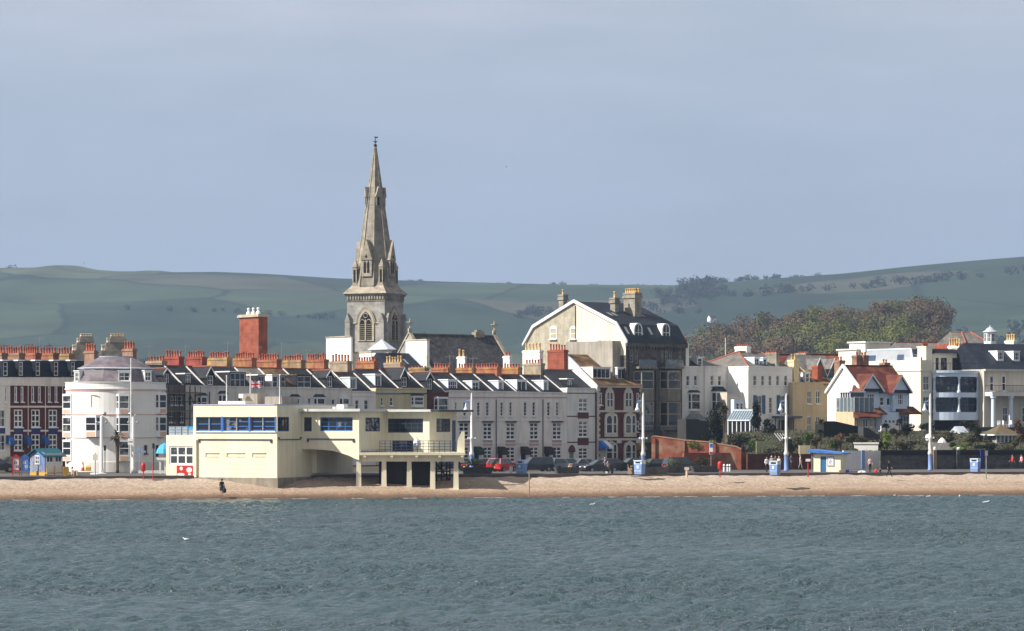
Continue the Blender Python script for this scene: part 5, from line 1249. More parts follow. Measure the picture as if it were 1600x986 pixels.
def hw_(px0, px1, py0, py1, arch=True):
    o = h.win(px0, px1, py0, py1, f=HL, cols=1, rows=2, bar=.12, hole=False, sill=True, glass=GLASS)
    o.location = Vector((HL.N.x * .0, HL.N.y * .0, 0))
    s0, s1 = HL.s(px0), HL.s(px1); z1 = HL.zp((px0 + px1) / 2, py0); c = (s0 + s1) / 2; r = (s1 - s0) / 2
    if arch: h.part('window_head', FRAME, lambda q: q.prism_d(HL, [(c + r * math.cos(math.radians(t)), z1 + .45 * r * math.sin(math.radians(t))) for t in range(0, 181, 30)], -.02, .06), o)
hw_(859.5, 870, 512.5, 530); hw_(891, 901, 512.5, 530); hw_(926, 937, 513, 532); hw_(961.5, 967, 514.5, 532, False)
h.part('side_extension', mat('extension_render', (.34, .31, .26), .9, .15, .6, stain=.25), lambda q: q.box(HL, HL.s(884, 1.6), HL.s(957, 1.6), GZ, HL.zp(920, 533.5, 1.6), -.1, 1.6))
h.part('terrace_railing', BLACK, lambda q: [q.tube(HL.pt(HL.s(935 + 3 * i, 1.5), HL.zp(945, 533.5, 1.6), 1.5), HL.pt(HL.s(935 + 3 * i, 1.5), HL.zp(945, 531, 1.6), 1.5), .05, n=4) for i in range(7)])
# big stack and slim stacks
def hstack(s_, th_, pxL, pxR, pyT, d_hint, npots, ph, m=STONE, rows=1):
    d0, d1 = FH.d(pxL, s_), FH.d(pxR, s_); zt = FH.z(pyT, s_, d1)
    mb = MB(); mb.box(FH, s_, s_ + th_, HZ, zt - .8, d0, d1); mb.box(FH, s_ - .15, s_ + th_ + .15, zt - .8, zt - .45, d0 - .15, d1 + .15); mb.box(FH, s_ - .05, s_ + th_ + .05, zt - .45, zt - .25, d0 - .05, d1 + .05); mb.box(FH, s_ - .12, s_ + th_ + .12, zt - .25, zt, d0 - .12, d1 + .12)
    c = mb.build('chimney', m, h.root)
    for i in range(npots):
        for r in range(rows): pot(FH.pt(s_ + th_ * (r + .5) / rows, zt - .02, d0 + (d1 - d0) * (i + .5) / npots), ph, .18, POTY, c)
hstack(6.6, 1.3, 974.5, 992, 457, 0, 6, .65, rows=2)
hstack(4.2, .8, 953.5, 961, 465, 0, 1, .95)
hstack(-.2 + .3, .8, 873, 880, 460, 0, 1, .8)
for (a, b_) in ((991.5, 1003), (1035.5, 1046)):
    d = -.55; s0, s1 = FH.s(a, d), FH.s(b_, d); c = (s0 + s1) / 2; r = (s1 - s0) / 2; z0, z1 = FH.z(526.5, c, d), FH.z(514, c, d)
    arc_ = [(s0 - .12, z0), (s1 + .12, z0), (s1 + .12, z1)] + [(c + (r + .12) * math.cos(math.radians(t)), z1 + (r + .12) * math.sin(math.radians(t))) for t in (30, 60, 90, 120, 150)] + [(s0 - .12, z1)]
    o = h.part('dormer', FRAME, lambda q: q.prism_d(FH, arc_, -2.2, d))
    inn = [(c + (x - c) * .72, z0 + (z - z0) * .86 + .12) for x, z in arc_]
    h.part('pane', GLASS, lambda q: q.prism_d(FH, inn, d, d + .02), o); h.part('glazing_bar', FRAME, lambda q: (q.box(FH, c - .04, c + .04, z0 + .12, z1 + r * .8, d + .02, d + .035), q.box(FH, s0 + .1, s1 - .1, (z0 + z1) / 2, (z0 + z1) / 2 + .08, d + .02, d + .034)), o)
def sky_l(s_, d0, d1, low):
    if low: zf_ = lambda d: HZ - .25 + (zb_ + .3 - HZ) * (.35 - d) / 2.1 + .06
    else: zf_ = lambda d: zb_ + .05 + (zrg - zb_) * (-1.75 - d) / (hD / 2 - 1.75) + .06
    h.part('skylight', ZINC, lambda q: q.add([FH.pt(s_, zf_(d0), d0), FH.pt(s_ + .5, zf_(d0), d0), FH.pt(s_ + .5, zf_(d1), d1), FH.pt(s_, zf_(d1), d1)], [(0, 1, 2, 3)]))
for s_ in (.9, 3.7, 5.6, 8.9): sky_l(s_, -.6, -1.4, True)
for s_ in (2.0, 2.9, 8.4): sky_l(s_, -5.0, -6.2, False)
# canted stone bays
for (a, b_) in ((990, 1017), (1031, 1059)):
    for (y0, y1, bs_) in ((580.5, 608, 1.0), (628, 666, 1.4)):
        o = h.bay(a, b_, y0, y1, 1.1, mat('hotel_bay_stone', (.22, .195, .16), .9, .25, 1, stain=.3), None, 3, 2, .5, base=bs_ + .9, fm=TRIMST)
    s0, s1 = FH.s(a), FH.s(b_); zt = FH.zp((a + b_) / 2, 573)
    h.part('balcony_slab', MATS['hotel_bay_stone'], lambda q: q.box(FH, s0 - .1, s1 + .1, zt - .3, zt, -.02, 1.25))
    h.part('glass_balustrade', GLASSB, lambda q: (q.box(FH, s0, s1, zt + .001, zt + 1.0, 1.13, 1.17),))
    h.part('balcony', BLACK, lambda q: ([q.tube(FH.pt(s0 + (s1 - s0) * i / 10, FH.zp(a, 672), 1.9), FH.pt(s0 + (s1 - s0) * i / 10, FH.zp(a, 660), 1.9), .03, n=4) for i in range(11)], q.box(FH, s0, s1, FH.zp(a, 660.5), FH.zp(a, 659.8), 1.86, 1.94), q.box(FH, s0 - .1, s1 + .1, FH.zp(a, 674), FH.zp(a, 672), 1.0, 2.0)))
h.pipe(982, 536, 660); h.pipe(1019, 560, 670); h.pipe(1024, 560, 670)
h.part('basement_wall', mat('basement_stone', (.05, .047, .045), .9, .2, .7), lambda q: q.box(FH, -.1, hS + .1, GZ, FH.zp(1020, 673.5), -.05, .25))

# ---------------- houses on the rise, right of the hotel ----------------
def rhouse(name, label, px0, px1, Y0, th, pyT, D, m, zb=4.6, cat='house', group=None):
    f = Face((px0 - 800) / F * Y0, Y0, th); return House(name, label, cat, f, 0, f.s(px1), D, zb, f.z(pyT, 0), m, group)
RG2 = 'villas on the rise right of the hotel'
h = rhouse('villa', 'pale grey house with two dormers and a glass lantern roof next to the stone hotel', 1066, 1101, 399.3, 38, 572, 11, LGREY, group=RG2)
for a, b_ in ((1072.5, 1077.5), (1084.5, 1089.5)): h.win(a, b_, 587, 603, cols=1, bar=.08)
h.bay(1075, 1092.5, 615, 640, .5, roofm=SLATEB, base=.2)
h.roof(h.zt + 2.2, 5, SLATEB, d0=-.3); h.coping(); h.dormer(1072, 1077.5, 560, 570.5, cols=1, df=-1); h.dormer(1090.5, 1097, 560, 570.5, cols=1, df=-1, cheek=FRAME)
h.chimney(1.2, 1066, 1074, 536, m=CREAMW, npots=2, th=.6)
h.part('glass_lantern_roof', GLASSB, lambda q: q.add([h.f.pt(.2, 8.0, 2.6), h.f.pt(3.0, 8.0, 2.6), h.f.pt(3.0, 8.0, .1), h.f.pt(.2, 8.0, .1), h.f.pt(2.2, 9.0, 1.2), h.f.pt(1.2, 9.0, .3)], [(0, 1, 4), (1, 2, 4), (0, 4, 5), (0, 5, 3), (3, 2, 1, 0), (2, 3, 5, 4)]))
h.part('porch_wall', mat('dark_porch', (.03, .032, .035)), lambda q: q.box(h.f, .3, 2.9, 4.6, 7.99, .05, 2.5)); h.band(579, hgt=.14); h.walls()
h = rhouse('villa', 'pale grey house with a dark canopied bay, left of the bright white house', 1101.3, 1138, 401.8, 38, 572, 11, LGREY, group=RG2)
for a, b_ in ((1110, 1115), (1122, 1127)): h.win(a, b_, 587, 602.5, cols=1, bar=.08)
h.bay(1112, 1132, 613, 642, .7, roofm=SLATEB, base=.3, roof_h=.7); h.band(579, hgt=.14); h.coping()
h.roof(h.zt + .9, 5, SLATEG, d0=-.3); h.walls()
# bright white house
hw0 = P(1169, 700, 401); FW = Face(hw0.x, hw0.y, 38); wS = FW.s(1238); wD = 13.0
h = House('villa', 'bright white square house with blue shutters and a red-ridged hip roof', 'house', FW, 0, wS, wD, 4.4, FW.z(572, 0), WHITE, RG2)
for a, b_ in ((1177, 1182), (1189.5, 1194), (1201, 1205.5), (1213, 1217.5), (1225.5, 1230)): h.win(a, b_, 587, 602.5, cols=1, rows=2, bar=.07)
for a, b_ in ((1182, 1190.5), (1218.5, 1226.5)):
    h.win(a, b_, 618, 646, cols=2, rows=2, bar=.1)
    h.part('shutter', BLUEF if False else mat('blue_shutter', (.03, .10, .22), .6, .1), lambda q: q.box(FW, FW.s(a - 5), FW.s(a - .3), FW.zp(a, 647), FW.zp(a, 617.5), .01, .07))
    h.part('shutter', MATS['blue_shutter'], lambda q: q.box(FW, FW.s(b_ + .3), FW.s(b_ + 5), FW.zp(a, 647), FW.zp(a, 617.5), .01, .07))
h.win(1201.5, 1206.5, 621, 646, cols=1, rows=3, bar=.07)
h.win(1214, 1227, 655, 674, cols=2, rows=1, bar=.12, sill=False); h.win(1230, 1238 - .6, 655, 674, cols=1, rows=1, bar=.12, sill=False)
h.part('veranda_roof', FRAMED, lambda q: q.box(FW, FW.s(1206), wS + .5, FW.zp(1220, 653), FW.zp(1220, 650), -.02, 1.6))
for px in (1212, 1226, 1240): h.part('veranda_post', FRAMED, lambda q: q.box(FW, FW.s(px, 1.4) - .06, FW.s(px, 1.4) + .06, 5.5, FW.zp(1220, 653), 1.34, 1.46))
h.coping(); h.band(577.5, hgt=.14)
zt_, zr2 = h.zt - .1, FW.z(549.5, 2.3, -5)
h.part('roof', SLATEP if False else mat_rows('brown_grey_slate', (.13, .115, .105), (.17, .15, .14), .22, .3, .7, bw=.4), lambda q: q.add([FW.pt(.3, zt_, -.3), FW.pt(wS - .3, zt_, -.3), FW.pt(wS - .3, zt_, -wD + .3), FW.pt(.3, zt_, -wD + .3), FW.pt(3.2, zr2, -5.5), FW.pt(wS - 1.2, zr2, -5.5)], [(0, 1, 5, 4), (1, 2, 5), (2, 3, 4, 5), (3, 0, 4), (3, 2, 1, 0)]))
h.part('ridge_tiles', RIDGE, lambda q: (q.tube(FW.pt(.3, zt_ + .05, -.3), FW.pt(3.2, zr2 + .05, -5.5), .13), q.tube(FW.pt(.3, zt_ + .05, -wD + .3), FW.pt(3.2, zr2 + .05, -5.5), .13), q.tube(FW.pt(3.2, zr2 + .05, -5.5), FW.pt(wS - 1.2, zr2 + .05, -5.5), .13), q.tube(FW.pt(wS - .3, zt_, -.3), FW.pt(wS - 1.2, zr2 + .05, -5.5), .1)))
h.rz0, h.zr, h.rd0, h.dr = zt_, zr2, -.3, 5.5
h.dormer(1179.5, 1186, 560.5, 571, cols=2, df=-1.2, cheek=LBLUE); h.dormer(1193, 1198, 561, 571.5, cols=1, df=-1.2, cheek=LBLUE)
h.chimney(5.0, 1151.5, 1170, 541, m=WHITE, npots=6, th=.9, pot_h=.35, zb=zt_)
h.walls()
# low wing and conservatory in front of it
wl = h.left
x_ = House('w', 'w', 'w', wl.off(2, .0), 0, 3, 1, 4.4, 9, TAN); bpy.data.objects.remove(x_.root)
h.part('side_wing', mat('sand_render', (.50, .45, .36), .85, .12), lambda q: q.prism_d(FW, [(FW.s(1136, .3), 4.4), (FW.s(1163, .3), 4.4), (FW.s(1163, .3), FW.zp(1160, 628, .3)), (FW.s(1156, .3), FW.zp(1156, 622, .3)), (FW.s(1136, .3), FW.zp(1136, 613, .3))], -1.2, .3))
h.part('side_wing', LBLUE, lambda q: q.box(FW, FW.s(1147, 1.2), FW.s(1163, 1.2), 4.4, FW.zp(1155, 624, 1.2), -1, 1.2))
h.win(1149.5, 1154.5, 629.5, 640, cols=1, rows=2, d=1.2, hole=False, bar=.1); h.win(1156, 1160.5, 629.5, 640, cols=1, rows=2, d=1.2, hole=False, bar=.1)
cc = P(1172, 700, 378); FV = Face(cc.x, cc.y, 38); vD = -FV.d(1138, 0); vS = FV.s(1187.5)
t_ = thing('conservatory', 'white framed glass conservatory with a ribbed gable roof in the dark shrubs', 'conservatory', FV.pt(vS / 2, 5, -vD / 2))
zw, zt2 = FV.z(657, vS / 2), FV.z(641.5, vS / 2)
m = MB()
m.quad(FV.pt(-.15, zw, .1), FV.pt(vS / 2, zt2, .1), FV.pt(vS / 2, zt2, -vD), FV.pt(-.15, zw, -vD)); m.quad(FV.pt(vS + .15, zw, .1), FV.pt(vS / 2, zt2, .1), FV.pt(vS / 2, zt2, -vD), FV.pt(vS + .15, zw, -vD))
ro = m.build('glass_roof', GLASSB, t_)
m = MB()
for i in range(10):
    d = .1 - (vD + .1) * i / 9
    for e in (-.15, vS + .15): m.tube(FV.pt(e, zw + .03, d), FV.pt(vS / 2, zt2 + .03, d), .05, n=4)
m.tube(FV.pt(vS / 2, zt2 + .05, .1), FV.pt(vS / 2, zt2 + .05, -vD), .08); m.tube(FV.pt(-.15, zw, .1), FV.pt(-.15, zw, -vD), .08)
m.build('rafter', LBLUE, ro)
m = MB(); m.prism_d(FV, [(.05, 4.6), (vS - .05, 4.6), (vS - .05, zw), (vS / 2, zt2 - .1), (.05, zw)], -.08, 0); m.box(FV, .02, .06, 4.6, zw, -vD, -.09); gw = m.build('glass_wall', GLASS, t_)
m = MB()
for i in range(6): s_ = vS * i / 5; m.box(FV, s_ - .06, s_ + .06, 4.6, zw + (0 if i in (0, 5) else (1 - abs(i - 2.5) / 2.5) * (zt2 - zw) * .9), -.04, .06)
m.box(FV, 0, vS, zw - .1, zw + .08, -.04, .07); m.box(FV, 0, vS, zw - .75, zw - .65, -.04, .065)
lf = FV.side(0, vD)
for i in range(6): m.box(lf, vD * i / 5 - .06, vD * i / 5 + .06, 4.6, zw, -.02, .08)
m.box(lf, 0, vD, zw - .12, zw + .06, -.02, .09)
m.build('frame', FRAME, gw)
# tan house
ft0 = P(1238.6, 700, 405); FTN = Face(ft0.x, ft0.y, 30); 
h = House('villa', 'tan rendered house with tall paired sash windows and a recessed roof terrace', 'house', FTN, 0, FTN.s(1286.5), 12, 4.4, FTN.z(597.5, 0), TAN, RG2)
for a, b_ in ((1261, 1268), (1274.5, 1281.5)):
    h.win(a, b_, 610.5, 631, cols=2, rows=2, bar=.1); h.win(a, b_, 650.5, 677, cols=2, rows=2, bar=.1)
h.band(606, hgt=.12); h.band(642.5, hgt=.2); h.coping()
h.roof(h.zt + 2.3, 5.5, TILEB, d0=-1.5); h.party(.5); h.party(h.s1 - .2, TRIMST)
h.dormer(1246.5, 1250, 584, 596, cols=1, df=-1.8, cheek=SOFTBLUE); h.dormer(1259, 1264.5, 584, 597, cols=1, df=-1.8, cheek=FRAME)
h.chimney(1.5, 1234.5, 1244.5, 562, m=mat('yellow_render', (.66, .56, .33), .85, .1), npots=2, th=.9, potm=POTY, pot_h=.9)
h.walls()
fr0 = FTN.pt(FTN.s(1286.8), 0, -.4); FT2 = Face(fr0.x, fr0.y, 30)
h = House('villa', 'narrow tan wing with two small sash windows and a sloping tiled roof', 'house', FT2, 0, FT2.s(1305.5), 11, 4.4, FT2.z(600.5, 0), TAN, RG2)
h.win(1293, 1299, 602.8, 618.5, cols=1, rows=1, bar=.12); h.win(1293.5, 1299, 637, 651.5, cols=2, rows=2, bar=.07)
h.roof(h.zt + 2.3, 6, TILEB, d0=.3); h.chimney(.6, 1272.5, 1281.5, 571.5, m=BRICK, npots=2, th=.9, pot_h=.12); h.walls()
# grey-gabled roofs and stacks behind the tan house
h = rhouse('slate_roof_house', 'grey slate roofed house with two pointed dormers behind the tan house', 1256, 1312, 430, 25, 590, 9, GREYC, zb=GZ)
h.roof(h.zt + 3.6, 4.5, SLATEG); h.walls()
for c_ in (1278.5, 1301.5):
    f = h.f; s_ = f.s(c_); h.part('gable', SLATEG, lambda q: q.add([f.pt(s_ - 1.3, h.zt + .2, .5), f.pt(s_ + 1.3, h.zt + .2, .5), f.pt(s_, h.zt + 3.0, .5), f.pt(s_ - 1.3, h.zt + .2, -4), f.pt(s_ + 1.3, h.zt + .2, -4), f.pt(s_, h.zt + 3.0, -4)], [(0, 1, 2), (1, 4, 5, 2), (3, 0, 2, 5), (5, 4, 3)]))
    h.part('barge_board', FRAME, lambda q: [q.tube(f.pt(s_ + sg * 1.4, h.zt + .1, .55), f.pt(s_, h.zt + 3.05, .55), .09, n=4) for sg in (-1, 1)]); h.part('attic_louvre', DARK, lambda q: q.prism_d(f, [(s_ - .35, h.zt + 1.0), (s_ + .35, h.zt + 1.0), (s_, h.zt + 2.1)], .5, .52))
h = rhouse('tiled_roof_house', 'long terracotta ridged roof stretching behind the white and tan houses', 1215, 1325, 450, 12, 572, 8, GREYC, zb=GZ)
h.roof(h.zt + 2.1, 4, TILE); h.ridge(RIDGE, .5); h.walls()
stack('chimney_stack', 'grey stone stack with many small red pots above the white house eaves', 1196, 1213, 1217, 551, 590, 405, STONE, 6, POTR, .3, rows=2, group=RG)
stack('chimney_stack', 'low mossy stone stack with dark pots on the terracotta ridge', 1243, 1259, 1266, 551.5, 575, 445, STONE, 5, POTR, .3, group=RG)
# red-roofed villa
rc = P(1345, 700, 374); FR = Face(rc.x, rc.y, 30); rS = FR.s(1421); rD = -FR.d(1293, 0)
h = House('red_roofed_villa', 'white arts and crafts villa with a steep red tiled roof and two front gables', 'house', FR, 0, rS, rD, 5.2, FR.z(610.5, 0), LGREY, None)
h.wm = LBLUE
zR = FR.z(571, 0, -rD / 2); h.roof(zR, rD / 2, TILE, d0=.5, z0=h.zt - .3)
RL = h.left
h.part('gable_wall', WHITE, lambda q: (q.prism_d(RL, [(0, h.zt - .1), (rD, h.zt - .1), (rD / 2, zR - .25)], -.3, .03), q.box(RL, 0, rD, 5.2, h.zt - .11, -.3, .03)))
h.part('barge_board', FRAME, lambda q: q.prism_s(FR, [(.6, h.zt - .35), (.6, h.zt), (-rD / 2, zR + .2), (-rD - .2, h.zt), (-rD - .2, h.zt - .35), (-rD / 2, zR - .25)], -.35, 0))
h.ridge(TILE)
for k, (a, c, b_, yt, yb) in enumerate(((1347, 1361.5, 1378, 585, 609.5), (1394, 1407, 1422, 586.5, 611.5))):
    f = FR; d = .9; sa, s_c, sb = f.s(a, d), f.s(c, d), f.s(b_, d); za, zb2 = f.z(yt, s_c, d), f.z(yb, s_c, d)
    db = h.slope_d(za) - .3
    gr = h.part('gable_roof', TILE, lambda q: [q.add([f.pt(s_c, za + .1, d + .3), f.pt(e, zb2 - .1, d + .3), f.pt(e, zb2 - .1, -1.2), f.pt(s_c, za + .1, db), f.pt(s_c, za - .1, d + .3), f.pt(e, zb2 - .3, d + .3), f.pt(e, zb2 - .3, -1.2), f.pt(s_c, za - .1, db)], [(0, 1, 2, 3), (7, 6, 5, 4), (0, 4, 5, 1), (1, 5, 6, 2)]) for e in (sa - .15, sb + .15)])
    h.part('barge_board', FRAME, lambda q: [q.add([f.pt(s_c, za + .14, d + .36), f.pt(s_c, za - .22, d + .36), f.pt(e, zb2 - .38, d + .36), f.pt(e, zb2 - .04, d + .36)], [(0, 1, 2, 3)]) for e in (sa - .2, sb + .2)], gr)
    h.part('gable_wall', LBLUE, lambda q: q.prism_d(f, [(sa + .2, zb2), (sb - .2, zb2), (s_c, za - .15)], .1, d))
    h.part('oriel', LBLUE, lambda q: q.box(f, sa + .35, sb - .35, f.z(643, s_c), zb2 - .02, -.02, .7))
    h.part('gable_skirt', SLATEB, lambda q: q.prism_s(f, [(.7, zb2 - .002), (.7, zb2 + .35), (1.3, zb2 - .1), (1.3, zb2 - .2)], sa + .1, sb - .1))
    w0, w1 = (1354, 1366) if k == 0 else (1402, 1411)
    h.win(w0, w1, 615, 633, d=.7, hole=False, cols=3, rows=2, bar=.12, sill=False)
h.win(1374.5, 1381.5, 620, 634, cols=1, rows=2, bar=.12); h.win(1385, 1401, 621, 634, cols=3, rows=1, bar=.14)
h.part('lower_roof', TILE, lambda q: q.prism_s(FR, [(.02, FR.zp(1365, 634)), (2.2, FR.zp(1365, 646)), (2.2, FR.zp(1365, 648)), (.02, FR.zp(1365, 648))], FR.s(1352, 1), FR.s(1378, 1)))
h.part('lower_roof', TILE, lambda q: q.prism_s(FR, [(.02, FR.zp(1412, 635)), (2.0, FR.zp(1412, 646)), (2.0, FR.zp(1412, 647.5)), (.02, FR.zp(1412, 647.5))], FR.s(1402, 1), rS + .6))
h.part('ground_floor_bay', LBLUE, lambda q: q.box(FR, FR.s(1378, 1.4), FR.s(1405, 1.4), 5.2, FR.zp(1390, 644), -.02, 1.4))
for a, b_ in ((1381.5, 1386), (1388, 1392), (1393.5, 1398), (1400, 1404.5)): h.win(a, b_, 656, 661, d=1.4, hole=False, cols=1, rows=1, bar=.06, sill=False)
h.win(1407, 1421, 649, 670, cols=3, rows=2, bar=.13, sill=False); h.win(1366, 1377, 649, 668, cols=2, rows=2, bar=.12, sill=False)
h.part('forecourt_wall', CREAMW, lambda q: q.box(FR, FR.s(1377, 2.2), FR.s(1406, 2.2), 5, FR.zp(1390, 661.5, 2.2), 2.0, 2.2))
for s_, a, b_, yt, n_, m_ in ((1.0, 1307.5, 1316, 563, 2, BRICKB), (3.6, 1335, 1342.5, 555, 1, BRICKB), (4.6, 1345.5, 1353.5, 555, 2, BRICKB), (8.4, 1378.5, 1386.5, 566.5, 2, BRICKB)):
    h.chimney(s_, a, b_, yt, m=m_, npots=n_, th=.9, pot_h=.5, zb=h.zt)
h.walls()
# terrace wing with glass balcony
fx = P(1331, 700, 366); FX = Face(fx.x, fx.y, 30)
x0, x1 = FX.s(1335), FX.s(1366); xz = FX.zp(1345, 643.5)
wl2 = FX.side(x0, -FX.d(1306, x0))
h = House('garden_annex', 'tan single storey annex with a red tiled skirt roof and a glass balcony on top', 'building', FX, x0, x1, -FX.d(1306, x0), 5.0, xz, TAN)
for a, b_ in ((1338.5, 1345), (1348, 1357), (1359, 1365)): h.win(a, b_, 653.5, 668, cols=2, rows=1, bar=.13, sill=False)
h.walls()
h.part('skirt_roof', TILE, lambda q: q.prism_s(FX, [(.02, xz), (1.3, FX.zp(1345, 651)), (1.3, FX.zp(1345, 653)), (.02, FX.zp(1345, 653))], x0 - .2, x1 + .2))
h.part('glass_balustrade', GLASSB, lambda q: (q.box(FX, x0, x1, xz + .02, xz + 1.9, -.1, -.06), q.box(h.left, .1, h.D - .1, xz + .02, xz + 1.9, -.1, -.06)))
h.part('balustrade_frame', FRAME, lambda q: ([q.tube(FX.pt(x0 + (x1 - x0) * i / 4, xz, -.05), FX.pt(x0 + (x1 - x0) * i / 4, xz + 1.95, -.05), .05, n=4) for i in range(5)], q.tube(FX.pt(x0, xz + 1.95, -.05), FX.pt(x1, xz + 1.95, -.05), .05, n=4), [q.tube(h.left.pt(h.D * i / 5, xz, -.05), h.left.pt(h.D * i / 5, xz + 1.95, -.05), .05, n=4) for i in range(5)]))
h.part('sun_room', GLASSC, lambda q: q.box(h.left, .2, h.D * .55, xz + .01, xz + 2.6, -3, -.6)); h.part('sun_room_frame', FRAME, lambda q: (q.box(h.left, 0, h.D * .6, xz + 2.6, xz + 2.8, -3.1, -.4), [q.box(h.left, .2 + i * h.D * .13, .3 + i * h.D * .13, xz, xz + 2.6, -.62, -.55) for i in range(5)]))
# cream mansion with bow verandah
mc = P(1438.5, 700, 396); FM = Face(mc.x, mc.y, 35); mS = FM.s(1537); mD = min(40, -FM.d(1325, 0))
zM = FM.z(562.5, 0)
h = House('cream_mansion', 'large cream mansion with a blue and white bow-fronted glazed verandah', 'house', FM, 0, FM.s(1456), mD, 4.4, zM, CREAMW)
ML = h.left; h.wm = mat('pale_cream_render', (.76, .70, .56), .8, .06, .4, stain=.08)
h.win(1442.5, 1452, 588, 610, cols=2, rows=2, bar=.09); h.win(1442.5, 1452, 620, 642, cols=2, rows=2, bar=.09)
h.part('string_course', h.wm, lambda q: (q.box(FM, -.05, h.s1, FM.z(579.5, 0), FM.z(578, 0), -.05, .12), q.box(ML, 0, mD + .05, FM.z(579.5, 0), FM.z(578, 0), -.05, .12)))
h.walls()
zz_ = FM.z(545.5, 0, -6)
h.part('roof', ZINC, lambda q: q.add([ML.pt(.4, zM - .3, -.4), ML.pt(mD - 2, zM - .3, -.4), ML.pt(mD - 2, zM - .3, -h.s1 + .3), ML.pt(.4, zM - .3, -h.s1 + .3), ML.pt(2, zz_, -1.3), ML.pt(mD - 3.4, zz_, -1.3), ML.pt(mD - 3.4, zz_, -h.s1 + 1), ML.pt(2, zz_, -h.s1 + 1)], [(0, 1, 5, 4), (1, 2, 6, 5), (2, 3, 7, 6), (3, 0, 4, 7), (4, 5, 6, 7)]))
h.part('hip_flashing', LBLUE, lambda q: (q.tube(ML.pt(mD - 2, zM - .28, -.4), ML.pt(mD - 3.4, zz_, -1.3), .14), q.tube(ML.pt(2, zz_, -1.3), ML.pt(mD - 3.4, zz_, -1.3), .12)))
h.part('skylight', FRAMED, lambda q: [q.add([ML.pt(ML.s(a + dx, -.3 - .9 * k) , zM - .3 + (zz_ - zM + .3) * k, -.34 - .9 * k) for dx, k in ((0, .2), (10, .2), (11, .6), (1, .6))], [(0, 1, 2, 3)]) for a in (1357, 1401)])
h.part('parapet_step', h.wm, lambda q: (q.box(ML, mD - 3.2, mD - .01, zM - .05, FM.z(558, 0), -.35, -.004),))
h.part('roof_block', h.wm, lambda q: (q.box(ML, ML.s(1327, -1), ML.s(1352, -1), zM - 1, FM.z(537, 0, -20), -6, -1), q.box(ML, ML.s(1310, -.4), ML.s(1338, -.4), zM - 1, FM.z(549, 0, -24), -5, -.4)))
h.part('roof_block_coping', FRAME, lambda q: (q.box(ML, ML.s(1325, -1), ML.s(1354, -1), FM.z(537, 0, -20) + .002, FM.z(536, 0, -20) + .1, -6.2, -.8), q.box(ML, ML.s(1308, -.4), ML.s(1340, -.4), FM.z(549, 0, -24) + .002, FM.z(548, 0, -24) + .1, -5.2, -.2)))
# verandah block
b0, b1 = FM.s(1456.5), FM.s(1537); bc = (b0 + b1) / 2
h.part('verandah_back_wall', h.wm, lambda q: q.box(FM, b0, b1, 4.4, FM.z(583, bc), -9, -.5))
R_ = (b1 - b0) / 2 / math.sin(math.radians(48)); oy = R_ * math.cos(math.radians(48)) - .2
def bowpt(t, r=0): # t -1..1
    a = math.radians(48) * t; return FM.pt(bc + (R_ + r) * math.sin(a), 0, (R_ + r) * math.cos(a) - oy)
def bow(q, py0, py1, r0, r1, n=16):
    z0, z1 = FM.z(py1, bc, 1), FM.z(py0, bc, 1)
    pts = [bowpt(-1 + 2 * i / n, r1) for i in range(n + 1)]
    q.prism_z([(p.x, p.y) for p in pts], z0, z1)
for (a, b_, r1) in ((580, 583, .3), (583, 589, .12), (613.5, 621, .16), (644, 656.5, .14)): h.part('verandah_fascia', LBLUE, lambda q: bow(q, a, b_, 0, r1))
for (a, b_) in ((589, 613.5), (621, 644)):
    gl_ = h.part('verandah_glazing', GLASS, lambda q: bow(q, a + .05, b_ - .05, 0, -.35))
    z0, z1 = FM.z(b_, bc, 1), FM.z(a, bc, 1)
    def bars(q):
        for i in range(13):
            p = bowpt(-1 + 2 * i / 12, -.33); q.tube((p.x, p.y, z0), (p.x, p.y, z1), .07, n=4)
        for i in range(24):
            p, p2 = bowpt(-1 + 2 * i / 24, -.33), bowpt(-1 + 2 * (i + 1) / 24, -.33)
            for k in (.06, .5, .94): q.tube((p.x, p.y, z0 + (z1 - z0) * k), (p2.x, p2.y, z0 + (z1 - z0) * k), .06, n=4)
    h.part('glazing_bar', FRAMED, bars, gl_)
    for t in (-.97, -.34, .30, .78, .93):
        p = bowpt(t, -.05); h.part('verandah_column', LBLUE, lambda q: q.lathe((p.x, p.y), [(.26, z0), (.26, z0 + .25), (.17, z0 + .3), (.15, z1 - .3), (.24, z1 - .25), (.24, z1)], 8))
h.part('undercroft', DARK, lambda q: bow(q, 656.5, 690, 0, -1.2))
# penthouse
ph0, ph1 = FM.s(1459, -3), FM.s(1512, -3); pz0, pz1 = FM.z(580, bc), FM.z(552, bc, -3)
h.part('penthouse_wall', h.wm, lambda q: q.panel(FM, ph0, ph1, pz0, pz1, [(FM.s(a, -3), FM.s(b_, -3), pz0 + .2, FM.zp(a, 559, -3)) for a, b_ in ((1462, 1467), (1470, 1480), (1488, 1499), (1501, 1506))], -3, .2))
for a, b_ in ((1462, 1467), (1470, 1480), (1488, 1499), (1501, 1506)): h.win_m(FM, FM.s(a, -3), FM.s(b_, -3), pz0 + .2, FM.zp(a, 559, -3), 2, 1, -3, .2, .09, FRAMED, GLASS, False, True); h.holes[id(FM)].pop()
h.part('penthouse_roof', SLATEB, lambda q: (q.prism_s(FM, [(-2.6, pz1), (-3.4, FM.z(545, bc, -3)), (-8, FM.z(545, bc, -3)), (-8, pz1)], ph0, ph1),))
